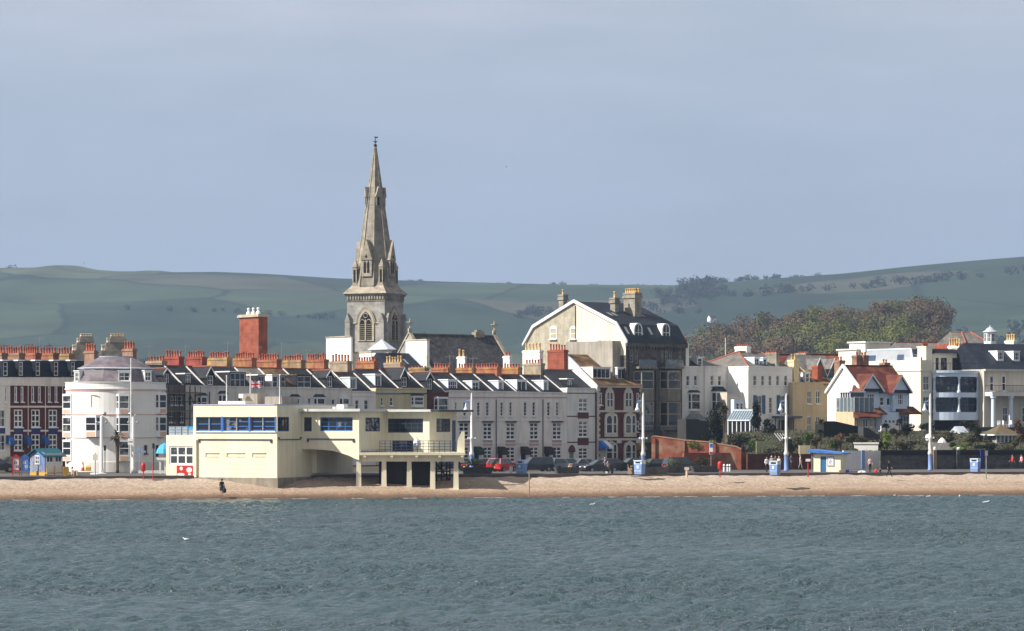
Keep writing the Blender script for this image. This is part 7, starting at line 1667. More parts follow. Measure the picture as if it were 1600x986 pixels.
h.part('drainpipe', GREYR, lambda q: q.tube(FKk.pt(-.15, 1.9, .05), FKk.pt(-.15, FKk.z(706, 0), .05), .05))
# low white walls and parasol left of the pavilion
f = Face((216 - 800) / F * 303, 303, 4); m = MB(); m.box(f, 0, f.s(260), PROMZ, PROMZ + .3, -.4, 0); o = m.build('low_wall', CONCW, loc=f.pt(1, PROMZ, 0)); tag(o, 'low white kerb wall left of the pavilion annex', 'wall', kind='thing')
f = Face((244 - 800) / F * 300, 300, 2); m = MB(); m.prism_d(f, [(0, 3.85), (.15, 3.7), (1.2, 3.65), (1.25, 3.95), (0, 3.95)], -.7, 0); m.box(f, .3, .5, PROMZ, 3.66, -.5, -.3); m.box(f, .85, 1.05, PROMZ, 3.66, -.5, -.3); o = m.build('white_counter', CONCW, loc=f.pt(.6, PROMZ, -.3)); tag(o, 'white serving counter on legs beside the blue parasol', 'counter')
b = PG(257, 302); t = thing('parasol', 'bright blue parasol half hidden by the pavilion annex', 'parasol', b); m = MB(); m.tube((0, 0, 0), (0, 0, 3.4), .04); m.build('pole', GREYM, t, local=True); m = MB(); m.lathe((0, 0), [(.95, 2.2), (.8, 2.65), (.45, 3.1), (.03, 3.35)], 8, close=False); m.build('canopy', mat('sky_blue_canvas', (.06, .36, .72), .7, .05), t, local=True)

# ---------------- walls along the right side ----------------
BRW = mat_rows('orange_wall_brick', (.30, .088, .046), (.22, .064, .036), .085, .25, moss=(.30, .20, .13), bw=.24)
def gwall(name, label, px0, px1, Y0, th, tops, m, thick=.35, zb=1.9, coping=None, cat='wall'):
    f = Face((px0 - 800) / F * Y0, Y0, th); t = thing(name, label, cat, f.pt(f.s((px0 + px1) / 2), zb, -.2), None)
    pts = [(f.s(px), f.zp(px, py)) for px, py in tops]; q = MB(); q.prism_d(f, [(pts[0][0], zb), (pts[-1][0], zb)] + pts[::-1], -thick, 0); q.build('wall', m, t)
    if coping:
        q = MB()
        for (a, za), (b_, zb_) in zip(pts, pts[1:]): q.prism_d(f, [(a, za + .004), (b_, zb_ + .004), (b_, zb_ + .13), (a, za + .13)], -thick - .06, .06)
        q.build('coping', coping, t)
    return t, f
t, f = gwall('brick_garden_wall', 'sunlit orange brick wall with a sloping top and ivy', 1018, 1158, 337, -14, [(1018, 684), (1022, 682), (1070, 688.5), (1116, 692), (1120, 694), (1150, 698.5), (1158, 703)], BRW, coping=mat('brick_coping', (.36, .20, .13), .9, .2))
for px in (1023, 1069, 1117): q = MB(); q.box(f, f.s(px - 1.5), f.s(px + 1.5), 1.9, f.zp(px, 684 + (px - 1018) * .09), 0, .25); q.build('pier', BRW, t)
m = MB(); rr = random.Random(3)
for px, py in ((1080, 694), (1086, 693), (1092, 697), (1113, 692)): c = f.pt(f.s(px), f.zp(px, py), .1); leaf_cloud(m, c, (.55, .2, .4), 120, .1, rr)
m.build('ivy', LEAFL, t)
gwall('brick_garden_wall', 'shaded red brick wall standing in front of the sunlit brick wall', 1069, 1166, 331, 32, [(1069, 707.5), (1166, 707.5)], BRW, coping=None)
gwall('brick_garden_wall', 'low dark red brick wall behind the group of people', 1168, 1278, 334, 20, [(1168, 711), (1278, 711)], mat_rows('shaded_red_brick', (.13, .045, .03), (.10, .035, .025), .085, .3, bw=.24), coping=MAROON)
t, f = gwall('panel_wall', 'pale grey panelled wall between the kiosk and the stone wall', 1318, 1375.5, 334, 18, [(1318, 704), (1375.5, 704.5)], LGREY)
q = MB(); q.box(f, f.s(1346), f.s(1350.5), 1.9, f.zp(1348, 703.5), 0, .12); q.build('pilaster', SOFTBLUE, t)
t, f = gwall('stone_garden_wall', 'long dark stone wall with square piers along the promenade', 1375.8, 1660, 333, 20, [(1375.8, 705), (1660, 704)], STONEW, coping=mat('dark_coping', (.035, .033, .035), .9, .2))
q = MB(); q.box(f, f.s(1376), f.s(1655), f.zp(1500, 711), f.zp(1500, 704.8), .0, .1); q.build('dark_band', mat('dark_top_band', (.018, .017, .02), .9, .2), t)  # near-black strip along the top of the wall
for px, mt in ((1496, STONEW), (1533, NAVY), (1459.5, WOOD)): q = MB(); q.box(f, f.s(px - 2.5), f.s(px + 2.5), 1.9, f.zp(px, 703), 0.002, .3); q.build('pier', mt, t)
for px, lab in ((1460, 'round white ball finial on the brown wall pier by the lamp'), (1497, 'white domed cap on the dark stone wall pier')):
    c = f.pt(f.s(px), f.zp(px, 703.5), .1); q = MB(); q.ball((c.x, c.y, c.z + .22), .22 if px > 1470 else .18, 10, 8, .8 if px > 1470 else 1.2); q.cube(c.x - .15, c.x + .15, c.y - .15, c.y + .15, c.z - .1, c.z + .1); o = q.build('pier_finial', FRAME, loc=c); tag(o, lab, 'finial')
for px0, px1, lab in ((1388.5, 1396.5, 'white fluted cylinder with a cone cap, the one nearer the grey panelled wall'), (1399.5, 1408, 'white fluted cylinder with a cone cap, the one nearer the lamp post')):
    Yd = gy(728); c = PG((px0 + px1) / 2, Yd); r = (px1 - px0) / 2 / F * Yd; t = thing('white_cylinder', lab, 'tank', c, 'white cylinders before the stone wall')
    zz = 31 / F * Yd; m = MB(); m.lathe((0, 0), [(r, 0), (r, zz * .82)], 14); m.build('drum', FRAME, t, local=True); m = MB(); m.lathe((0, 0), [(r * 1.15, zz * .82), (r * 1.1, zz * .88), (.05, zz)], 14); m.build('cap', FRAME, t, local=True)
block('low_white_building', 'low cream flat building behind the grey panelled wall', 'building', 1330, 1334.5, 1372, 693.5, 712, 346, CREAMW, None, th=-8, zb=2.2)
gwall('pierced_wall', 'cream pierced block screen wall left of the kiosk', 1249, 1266, 338, 8, [(1249, 696), (1266, 696)], YEL2)
gwall('trellis_fence', 'pale olive slatted fence above the dark red brick wall', 1182, 1212, 341, 10, [(1182, 689), (1212, 689)], mat('olive_slats', (.20, .20, .11), .9, .2, 3), cat='fence')
# gazebo, glasshouse, sheds
g0 = P(1563, 690, 356); FGz = Face(g0.x, g0.y, 20); r_ = 28.5 / F * 356
t = thing('gazebo', 'garden gazebo with an olive pyramid roof and white posts', 'gazebo', (g0.x, g0.y, 5)); ze, za = P(0, 679.5, 356).z, P(0, 664, 356).z
sq = [FGz.pt(a * r_ * .88, ze, b_ * r_ * .88) for a, b_ in ((-1, 1), (1, 1), (1, -1), (-1, -1))]
m = MB(); m.add(sq + [Vector((g0.x, g0.y, za))], [(0, 1, 4), (1, 2, 4), (2, 3, 4), (3, 0, 4), (3, 2, 1, 0)]); m.build('roof', mat_rows('olive_shingle', (.105, .10, .05), (.14, .125, .07), .2, .3, moss=(.13, .085, .045)), t)
m = MB(); [m.tube(a, b_, .11, n=4) for a, b_ in zip(sq, sq[1:] + sq[:1])]; m.build('fascia', FRAME, t)
m = MB(); [m.box(FGz, a * r_ * .6 - .07, a * r_ * .6 + .07, 4.3, ze, r_ * .6, r_ * .6 + .12) for a in (-1, -.6, -.2, .2, .6, 1)]; m.box(FGz, -r_ * .6, r_ * .6, 4.3, 5.2, r_ * .55, r_ * .6); m.build('post', FRAME, t); m = MB(); m.box(FGz, -r_ * .6, r_ * .6, 5.2, ze, r_ * .5, r_ * .55); m.box(FGz, -r_ * .6, r_ * .6, 4.3, ze, -r_ * .6, r_ * .49); m.build('screen', GLASSC, t)
h = block('glasshouse', 'small lean-to glasshouse with a slate coloured roof in the garden', 'glasshouse', 1485, 1500, 1512, 678, 692, 362, GLASSB, FRAME, th=25, zb=4)
h.part('roof', LEAD, lambda q: q.prism_s(h.f, [(.1, h.zt + .2), (-h.D / 2, h.zt + 1.0), (-h.D - .1, h.zt + .2)], -.1, h.s1 + .1))
gwall('wooden_screen', 'rounded pale timber screen behind the lamp post', 1455, 1488, 343, 5, [(1455, 693), (1458, 691.5), (1480, 691.5), (1485, 693.5), (1488, 698)], mat('bleached_timber', (.42, .39, .36), .85, .25, 3), cat='screen')
c = P(1451, 684, 347); q = MB(); q.lathe((c.x, c.y), [(.02, c.z + .5), (.35, c.z + .35), (.45, c.z), (.35, c.z - .35)], 12); q.tube((c.x, c.y, c.z - .4), (c.x, c.y, 4), .05); o = q.build('satellite_dish', FRAME, loc=c); tag(o, 'round white satellite dish left of the lamp post', 'dish')
c = P(1472, 692, 347); q = MB(); q.lathe((c.x, c.y), [(.6, c.z), (.45, c.z + .3), (.15, c.z + .62), (.02, c.z + .66)], 8); o = q.build('white_tent', FRAME, loc=c); tag(o, 'small white peaked garden canopy behind the timber screen', 'canopy')
for px, rz, lab in ((1562, 20, 'white plastic garden chair, leftmost above the gazebo'), (1570, 100, 'white round-backed garden chair in the middle above the gazebo'), (1577, -60, 'white plastic garden chair, rightmost above the gazebo')):
    Yd = 372; b = PG(px, Yd, P(0, 668, Yd).z); t = thing('garden_chair', lab, 'chair', b, 'white garden chairs above the gazebo', math.radians(rz))
    m = MB(); m.cube(-.25, .25, -.25, .25, .40, .45); m.build('seat', FRAME, t, local=True); m = MB(); m.cube(-.25, .25, .22, .27, .45, .95); m.build('backrest', FRAME, t, local=True)
    for x in (-.22, .22):
        for y in (-.22, .22): m = MB(); m.tube((x, y, 0), (x, y, .4), .025, n=5); m.build('leg', FRAME, t, local=True)
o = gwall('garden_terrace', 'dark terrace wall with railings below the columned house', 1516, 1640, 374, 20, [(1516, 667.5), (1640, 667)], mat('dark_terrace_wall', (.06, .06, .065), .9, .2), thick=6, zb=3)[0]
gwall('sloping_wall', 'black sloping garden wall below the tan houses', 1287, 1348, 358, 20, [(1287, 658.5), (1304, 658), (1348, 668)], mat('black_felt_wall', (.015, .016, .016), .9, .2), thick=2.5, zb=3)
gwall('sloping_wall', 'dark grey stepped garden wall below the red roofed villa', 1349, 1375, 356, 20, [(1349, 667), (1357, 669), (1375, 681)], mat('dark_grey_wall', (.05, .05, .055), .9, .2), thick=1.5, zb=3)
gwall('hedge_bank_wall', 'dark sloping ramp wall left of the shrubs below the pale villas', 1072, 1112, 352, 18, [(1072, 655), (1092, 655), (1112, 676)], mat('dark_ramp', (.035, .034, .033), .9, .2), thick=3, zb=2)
# ---------------- garden plants ----------------
def shrub(px, py, Yd, w_px, h_px, m, label, name='garden_shrub', cat='shrub', n=500, leaf=.13, spiky=False, group=None, trunk=True):
    k = Yd / F; c = P(px, py, Yd); rx, rz = w_px / 2 * k, h_px / 2 * k
    gz = GZ - .1 + float(garden_h(np.array(c.x), np.array(Yd)))
    t = thing(name, label, cat, (c.x, c.y, gz), group); q = MB(); rr = random.Random(int(px * 7 + py))
    if spiky:
        for i in range(int(n / 4)):
            a, e = rr.random() * 6.28, rr.uniform(-.2, 1.3); L_ = rz * rr.uniform(.7, 1.15); d = Vector((math.cos(a) * math.cos(e), math.sin(a) * math.cos(e), math.sin(e))); x = d.orthogonal().normalized() * .06
            p1 = c + d * L_ * .6; p2 = c + d * L_ + Vector((0, 0, -L_ * .25)); q.add([c - x, p1 - x, p2, p1 + x, c + x], [(0, 1, 2, 3, 4)])
    else:
        nb = max(4, int(w_px / 7))
        for i in range(nb):
            o = Vector((rr.uniform(-.62, .62) * rx, rr.uniform(-.5, .5) * rx, rr.uniform(-.6, .55) * rz)); s_ = rr.uniform(.4, .62)
            leaf_cloud(q, c + o, (rx * s_, rx * s_, rz * s_), int(n / nb), leaf, rr)
    q.build('foliage', m, t)
    if trunk:
        q = MB(); top = Vector((c.x, c.y, c.z + rz * .3)); q.tube((c.x, c.y, gz - .2), top, .09 + rx * .03, .03)
        for i in range(5):
            a = rr.random() * 6.28; q.tube((c.x, c.y, gz + (c.z - gz) * rr.uniform(.3, .8)), c + Vector((math.cos(a) * rx * .6, math.sin(a) * rx * .5, rr.uniform(-.1, .6) * rz)), .05, .015, 5)
        q.build('trunk', BARK, t)
S = shrub
S(1122, 662, 357, 42, 72, LEAFD, 'tall black-green evergreen right of the glass lantern roof', 'evergreen_tree', 'tree', 2600, .16)
S(1152, 690, 350, 46, 40, LEAFD, 'dark rounded evergreen in front of the conservatory', n=1500); S(1110, 690, 352, 34, 34, LEAFD, 'dark evergreen bush above the lit brick wall end', n=1000)
S(1185, 648, 364, 26, 50, LEAFD, 'dark evergreen between the conservatory and the blue shutters', 'evergreen_tree', 'tree', 1400, .15); S(1204, 668, 362, 26, 34, LEAFD, 'dark bush under the white villa windows', n=900)
S(1131, 640, 355, 16, 20, LEAFO, 'spiky yellow green cordyline top in the dark evergreens', 'cordyline', 'tree', 420, spiky=True)
S(1190, 697, 343, 40, 20, LEAFG, 'green hedge-like bush behind the olive slatted fence', n=1000); S(1208, 702, 341, 44, 16, LEAFS, 'silvery flowering bush on top of the dark red brick wall', n=900)
S(1237, 697, 343, 28, 34, LEAFO, 'round dark olive bush behind the lamp post', n=1200); S(1228, 688, 350, 20, 20, LEAFD, 'dark shrub behind the lamp post shaft', n=500)
S(1264, 686, 348, 16, 24, LEAFG, 'upright green shrub below the paired tall windows', n=500); S(1276, 688, 348, 20, 20, LEAFO, 'yellowish shrub under the tan house', n=500); S(1250, 690, 346, 10, 20, LEAFL, 'lime yellow upright shrub left of the kiosk roof', n=260)
S(1282, 676, 350, 20, 14, LEAFD, 'spiky dark green yucca under the tan house corner', 'yucca', 'plant', 420, spiky=True); S(1283, 660, 354, 12, 16, LEAFO, 'thin spiky cordyline palm against the tan wing', 'cordyline', 'palm', 300, spiky=True)
S(1299, 693, 345, 24, 14, LEAFG, 'dark green shrub right above the kiosk roof', n=500); S(1313, 686, 346, 24, 28, mat('rust_leaves', (.13, .065, .03), .7, .4), 'rusty brown shrub above the kiosk roof', n=700)
S(1333, 685, 347, 32, 22, LEAFO, 'olive brown shrub behind the low cream building', n=800); S(1352, 688, 347, 26, 12, LEAFO, 'low olive shrub on the low cream building edge', n=500); S(1334, 704, 343, 18, 8, LEAFG, 'low green shrub at the grey panelled wall top', n=300, trunk=False)
S(1383, 684, 350, 24, 16, LEAFL, 'bright lime clipped bush, upper one of the pair', n=900, leaf=.1); S(1386, 694, 348, 20, 16, LEAFL, 'bright lime clipped bush, lower one of the pair', n=700, leaf=.1); S(1372, 694, 348, 18, 20, mat('dark_red_leaves', (.06, .035, .025), .7, .4), 'dark reddish bush left of the lime bushes', n=500)
S(1384, 667, 353, 16, 18, LEAFD, 'spiky dark palm before the red roofed villa', 'palm_shrub', 'palm', 420, spiky=True); S(1401, 676, 353, 22, 18, LEAFO, 'loose olive shrub before the red roofed villa bay', n=500)
S(1420, 672, 358, 34, 26, LEAFD, 'dark shrub mass under the cream mansion flank', n=1100); S(1422, 692, 345, 54, 22, LEAFS, 'pale silvery shrub spreading over the dark stone wall', n=1200); S(1410, 695, 344, 26, 20, LEAFO, 'olive shrub behind the white cylinders', n=500)
S(1449, 664, 362, 30, 18, LEAFD, 'dark shrubs under the mansion side windows', n=700); S(1478, 682, 351, 36, 20, LEAFO, 'olive shrub behind the timber screen', n=900); S(1505, 698, 342, 30, 14, LEAFL, 'bright green shrub on the stone wall right of the timber screen', n=700)
S(1490, 695, 343, 14, 12, LEAFO, 'brown green tuft beside the bright green shrub', n=260); S(1515, 664, 365, 34, 18, LEAFD, 'dark hedge behind the glasshouse', n=800); S(1528, 676, 355, 20, 26, LEAFD, 'dark upright shrub left of the gazebo', n=600)
S(1518, 688, 350, 24, 14, LEAFO, 'loose shrub left of the gazebo posts', n=500); S(1540, 699, 341, 34, 12, LEAFD, 'low dark shrubs on the stone wall below the gazebo', n=700); S(1570, 700, 341, 36, 10, LEAFO, 'low olive shrubs on the stone wall at the right', n=600)
S(1594, 672, 350, 22, 40, mat('bronze_leaves', (.10, .05, .03), .7, .4), 'bronze leaved tree beside the gazebo at the picture edge', 'bronze_tree', 'tree', 1000); S(1586, 690, 345, 22, 18, LEAFO, 'thin olive shrub right of the gazebo', n=400); S(1598, 700, 341, 20, 10, LEAFG, 'green tuft on the stone wall at the right edge', n=260)
S(1460, 697, 347, 30, 8, LEAFD, 'low dark plants under the timber screen', n=300, trunk=False); S(1405, 660, 362, 10, 12, LEAFD, 'small dark bush by the villa steps', n=200)
f = Face((1210 - 800) / F * 352, 352, 20); t = thing('striped_canopy', 'white slatted canopy leaning left of the lamp post in the garden', 'canopy', f.pt(.7, 4.5, 0))
for i in range(4): m = MB(); a_ = f.s(1210 + 4.2 * i); m.tube(f.pt(a_, f.z(677, a_), 0), f.pt(a_ + .75, f.z(689, a_), .3), .07, n=4); m.build('slat', FRAME, t)
# ground cover of the bank
gcv = MB(); rr = random.Random(12)
for i in range(2600):
    x = rr.uniform(26, 72); y = rr.uniform(342, 364); z = GZ + float(garden_h(np.array(x), np.array(y))); leaf_cloud(gcv, (x, y, z + .1), (.5, .5, .3), 3, .14, rr); gcv.cur = rr.choice((0, 0, 1, 2))
struct(gcv.build('ground_cover', [LEAFD, LEAFO, LEAFG]), 'stuff')
# palm by the round building
b = PG(183.5, gy(739)); t = thing('palm_tree', 'short palm with a shaggy brown trunk before the round building', 'palm', b); m = MB(); pz = 4.1
m.lathe((0, 0), [(.20, 0), (.16, .4), (.18, 1.5), (.22, 2.6), (.28, 3.4), (.22, pz)], 9); m.build('trunk', mat('palm_trunk', (.10, .07, .045), .95, .4, 4), t, local=True, smooth=True)
m = MB(); rr = random.Random(6)
for i in range(34):
    a, e = rr.random() * 6.28, rr.uniform(-.5, 1.1); L_ = rr.uniform(.8, 1.25); d = Vector((math.cos(a) * math.cos(e), math.sin(a) * math.cos(e), math.sin(e))); x = Vector((-math.sin(a), math.cos(a), 0)) * .14; c = Vector((0, 0, pz))
    p1 = c + d * L_ * .6; p2 = c + d * L_ - Vector((0, 0, .3)); m.add([c - x * .2, p1 - x, p2, p1 + x, c + x * .2], [(0, 1, 2, 3, 4)])
m.build('crown', LEAFO, t, local=True)

# ---------------- people ----------------
SKIN = mat('skin', (.45, .27, .19), .6, .05, 3)
def person(px, py, label, top, legs, hair=(.04, .03, .02), hgt=1.7, rz=0, stride=.12, z=PROMZ, arms=(.1, .1), lean=0, skirt=False, Yd=None, bare=False, seat=False):
    Yd = Yd or gy(py, z); t = thing('person', label, 'person', PG(px, Yd, z), None, math.radians(rz))
    V, E, R_ = [], [], []
    def v(x, y, zz, r, par=None):
        V.append((x, y, zz)); R_.append(r)
        if par is not None: E.append((par, len(V) - 1))
        return len(V) - 1
    k = hgt / 1.7; sh = .55 if seat else 0
    lx = lambda zz: lean * max(0, zz - .9)
    pel = v(0, 0, .92 - sh, .135); wa = v(lx(1.08), 0, 1.08 - sh, .12, pel); chs = v(lx(1.32), 0, 1.32 - sh, .145, wa); nk = v(lx(1.47), 0, 1.47 - sh, .055, chs); hd0 = v(lx(1.55), -.01, 1.55 - sh, .075, nk); hd1 = v(lx(1.63), -.012, 1.63 - sh, .088, hd0); v(lx(1.70), 0, 1.69 - sh, .06, hd1); v(lx(1.6), -.105, 1.585 - sh, .018, hd1)
    for sg in (-1, 1):
        so_ = v(lx(1.38), sg * .0 + 0, 1.39 - sh, .07, chs) if False else v(lx(1.38) , 0 , 1.40 - sh, .075, chs)
        V[so_] = (sg * .17 + lx(1.38), 0, 1.40 - sh)
        a = arms[0] if sg < 0 else arms[1]
        el = v(sg * .22 + lx(1.38), a * .5, 1.13 - sh, .048, so_); wr = v(sg * .22 + lx(1.38), -.02 - a, .90 - sh + abs(a) * .3, .034, el); pm_ = v(sg * .225 + lx(1.38), -.03 - a * 1.2, .82 - sh + abs(a) * .3, .036, wr)
        for q in range(4): v(sg * .225 + lx(1.38) + (q - 1.5) * .018, -.04 - a * 1.2, .74 - sh + abs(a) * .3 + (.012 if q in (0, 3) else 0), .009, pm_)
        v(sg * .20 + lx(1.38), -.085 - a * 1.2, .80 - sh + abs(a) * .3, .010, pm_)
        hp = v(sg * .09, 0, .86 - sh, .095, pel)
        if seat: kn = v(sg * .11, -.42, .42, .062, hp); an = v(sg * .11, -.40, .09, .042, kn)
        else: kn = v(sg * .10, sg * stride * .5 - .03, .49, .062, hp); an = v(sg * .10, sg * stride, .09, .042, kn)
        v(sg * .105, V[an][1] - .14, .04, .035, an)
    me = bpy.data.meshes.new('body'); me.from_pydata([(x * k, y * k, zz * k) for x, y, zz in V], E, []); ob = bpy.data.objects.new('body', me); COL.objects.link(ob)
    sm_ = ob.modifiers.new('s', 'SKIN'); 
    for i, sv in enumerate(me.skin_vertices[0].data): sv.radius = (R_[i] * k * (1.15 if i in (0, 1, 2) else 1), R_[i] * k * (.85 if i in (0, 1, 2) else 1)); sv.use_root = (i == 0)
    ss = ob.modifiers.new('u', 'SUBSURF'); ss.levels = 1; ss.render_levels = 1
    dg = bpy.context.evaluated_depsgraph_get(); bm2 = bpy.data.meshes.new_from_object(ob.evaluated_get(dg)); bpy.data.objects.remove(ob)
    o = bpy.data.objects.new('body', bm2); COL.objects.link(o); o.parent = t
    tm = mat('cloth_%s' % '_'.join('%02d' % int(c * 100) for c in top), top, .85, .15, 4); lm = mat('cloth_%s' % '_'.join('%02d' % int(c * 100) for c in legs), legs, .85, .15, 4)
    bm2.materials.clear()
    for mm in (SKIN, tm, lm, BLACK): bm2.materials.append(mm)
    for p in bm2.polygons:
        zz = p.center.z / k + sh; x = abs(p.center.x / k - lx(zz))
        if zz > 1.47 or (x > .17 and zz < .90 + .1): mi = 0
        elif zz > .93 or (x > .165 and zz > .8): mi = 1
        elif p.center.z / k < .075: mi = 3
        else: mi = 0 if (bare and zz < .6) else 2
        p.material_index = mi; p.use_smooth = True
    m = MB(); hc_ = (lx(1.64) * k, .02 * k, (1.645 - sh) * k); m.ball(hc_, .112 * k, 10, 7); 
    m.v = [(x, y if y > -.03 else y * .45 - .01, z_) for x, y, z_ in m.v]; m.build('hair', mat('hair_%02d' % int(hair[0] * 100), hair, .7, .2), t, local=True, smooth=True)
    if skirt: m = MB(); m.lathe((0, 0), [(.15 * k, 1.06 * k), (.2 * k, .85 * k), (.25 * k, .55 * k)], 12, close=False); m.build('skirt', tm, t, local=True, smooth=True)
    return t
BK = (.012, .012, .014)
pt_ = person(346.5, 778, 'person in a black coat and skirt standing at the water edge with a bag', BK, BK, rz=200, stride=.06, z=.35, skirt=True, Yd=279.5, bare=True)
b = PG(350.5, 279.2, .95); m = MB(); m.lathe((b.x, b.y), [(.05, b.z - .28), (.2, b.z - .2), (.2, b.z + .1), (.06, b.z + .28), (.03, b.z + .5)], 8); o = m.build('shoulder_bag', BLACK, loc=b); tag(o, 'black shoulder bag held by the person at the water edge', 'bag')
person(1198, 738, 'person in a white shirt and dark trousers left of the blue bin', (.72, .72, .70), (.03, .03, .05), rz=20, arms=(.15, .1)); person(1205.5, 736, 'person in a grey top behind the one in white', (.28, .28, .27), (.03, .03, .03), (.5, .48, .45), rz=-20); person(1211.5, 735, 'person in a brown top directly behind the blue bin', (.22, .10, .07), (.05, .05, .05), rz=10); person(1217, 737, 'person in a cream top right of the blue bin', (.62, .55, .46), (.03, .03, .04), (.35, .28, .2), rz=-30)
person(1250.5, 733, 'person in pale beige walking beside the dark red brick wall', (.55, .45, .38), (.35, .30, .26), (.4, .35, .3), rz=90, stride=.22); person(1236, 733, 'person in dark clothes near the lamp post foot', (.10, .10, .11), (.03, .03, .03), rz=60, stride=.2)
person(1359.5, 738, 'person in a pale pink top and black trousers by the white sacks', (.62, .42, .44), (.015, .015, .018), rz=10)
person(1368.5, 743, 'child in a bright red top sitting on the shingle', (.55, .03, .02), (.02, .02, .02), hgt=1.25, z=1.85, seat=True, rz=-40); person(1375.5, 743, 'child in dark grey sitting beside the child in red', (.05, .05, .06), (.04, .04, .05), hgt=1.3, z=1.85, seat=True, rz=50)
person(1389, 745, 'person in black striding along the top of the beach', BK, BK, rz=70, stride=.3, z=1.85, arms=(.3, -.2), hgt=1.78)
person(1582, 733, 'person in a bright red jacket walking by the dark stone wall', (.55, .04, .03), (.02, .02, .025), rz=-70, stride=.2, arms=(.25, -.15)); person(1596, 733, 'person in a pink top at the right picture edge', (.62, .30, .30), (.02, .02, .03), rz=-60, stride=.2)
person(945.5, 739, 'person in a lilac top pushing a dark pushchair', (.30, .22, .33), (.02, .02, .025), (.3, .28, .26), rz=90, stride=.2, arms=(.35, .35))
person(991, 742, 'person in a hooded black coat beside the blue bin', BK, BK, rz=-90, stride=.2, z=2.1, arms=(.3, .2)); person(949.5, 740, 'person in a pink top next to the person in lilac', (.45, .28, .27), (.03, .03, .03), rz=80, hgt=1.5)
person(112.5, 747, 'person in a beige top seated on a wooden bench beside the beach hut', (.50, .40, .32), (.10, .08, .06), rz=-60, z=2.0, seat=True, hgt=1.7)
b = PG(112.8, gy(747, 2.0) + .05, 2.0); t = thing('wooden_bench', 'brown wooden bench under the seated person by the hut', 'bench', b, None, math.radians(-60)); m = MB(); m.cube(-.7, .7, -.12, .3, .20, .26); m.build('seat', WOOD, t, local=True); m = MB(); m.cube(-.7, .7, .3, .36, .3, .8); m.build('backrest', WOOD, t, local=True)
for x in (-.6, .6): m = MB(); m.cube(x - .04, x + .04, -.1, .34, -.15, .2); m.build('leg', WOOD, t, local=True)
b = PG(103, gy(747, 2.0), 2.0); t = thing('a_board', 'leaning yellow board at the corner of the beach hut', 'board', b, None, math.radians(30)); m = MB(); m.add([(-.3, -.4, 0), (.3, -.4, 0), (.3, .0, 1.2), (-.3, .0, 1.2), (-.3, -.36, 0), (.3, -.36, 0), (.3, .04, 1.2), (-.3, .04, 1.2)], [(0, 1, 2, 3), (7, 6, 5, 4), (0, 4, 5, 1), (2, 6, 7, 3), (1, 5, 6, 2), (0, 3, 7, 4)]); m.build('panel', OCHRE, t, local=True); m = MB(); m.tube((-.28, .5, 0), (-.28, .02, 1.15), .03); m.tube((.28, .5, 0), (.28, .02, 1.15), .03); m.build('strut', WOOD, t, local=True)
b = PG(952, gy(740), 2.2); t = thing('pushchair', 'dark pushchair pushed by the person in lilac', 'pushchair', b); m = MB(); m.add([(-.3, -.25, .35), (.35, -.25, .4), (.35, .25, .4), (-.3, .25, .35), (-.4, -.25, .95), (-.4, .25, .95)], [(0, 1, 2, 3), (0, 3, 5, 4)]); m.cube(-.35, .3, -.26, .26, .36, .6); m.build('seat', BLACK, t, local=True); m = MB(); m.tube((-.45, -.25, 1.0), (.3, -.25, .1), .02); m.tube((-.45, .25, 1.0), (.3, .25, .1), .02); m.build('frame', GREYM, t, local=True)
for x, y in ((-.3, -.27), (-.3, .27), (.32, -.27), (.32, .27)): m = MB(); m.tube((x, y - .02, .13), (x, y + .02, .13), .13, n=10); m.build('wheel', FRAME if x < 0 else BLACK, t, local=True)
b = PG(985.5, gy(742, 2.1), 2.1); m = MB(); m.cube(b.x - .3, b.x + .12, b.y - .2, b.y + .2, b.z + .1, b.z + .75); m.tube((b.x - .25, b.y, b.z + .75), (b.x - .32, b.y, b.z + 1.15), .03); m.tube((b.x - .1, b.y, b.z), (b.x - .1, b.y, b.z + .1), .1); o = m.build('shopping_trolley', mat('tan_canvas', (.40, .30, .18), .9, .1), loc=b); tag(o, 'tan shopping trolley beside the person in black', 'trolley')
def dog(px, py, label, z=2.05):
    b = PG(px, gy(py, z), z); t = thing('dog', label, 'dog', b); V = [(-.3, 0, .42), (0, 0, .4), (.28, 0, .45), (.42, 0, .58), (.5, 0, .66), (.62, 0, .62)]; R_ = [.12, .12, .14, .08, .09, .045]; E = [(i, i + 1) for i in range(5)]
    for x in (-.28, .26):
        for y in (-.08, .08):
            r0 = 0 if x < 0 else 2; V += [(x + (.06 if x < 0 else 0), y, .28), (x - (.08 if x < 0 else -.01), y, .15), (x - (.04 if x < 0 else 0), y, .03)]; n = len(V); E += [(r0, n - 3), (n - 3, n - 2), (n - 2, n - 1)]; R_ += [.06, .035, .035]
    V += [(-.45, 0, .55), (-.55, 0, .65)]; n = len(V); E += [(0, n - 2), (n - 2, n - 1)]; R_ += [.035, .02]; V += [(.48, -.05, .76), (.48, .05, .76)]; n = len(V); E += [(4, n - 2), (4, n - 1)]; R_ += [.03, .03]
    me = bpy.data.meshes.new('body'); me.from_pydata(V, E, []); ob = bpy.data.objects.new('body', me); COL.objects.link(ob); ob.modifiers.new('s', 'SKIN')
    for i, sv in enumerate(me.skin_vertices[0].data): sv.radius = (R_[i], R_[i]); sv.use_root = i == 1
    u = ob.modifiers.new('u', 'SUBSURF'); u.levels = u.render_levels = 1; dg = bpy.context.evaluated_depsgraph_get(); bm2 = bpy.data.meshes.new_from_object(ob.evaluated_get(dg)); bpy.data.objects.remove(ob); bm2.materials.clear(); bm2.materials.append(BLACK); o = bpy.data.objects.new('body', bm2); COL.objects.link(o); o.parent = t
dog(993, 743, 'black dog at the feet of the person in black')
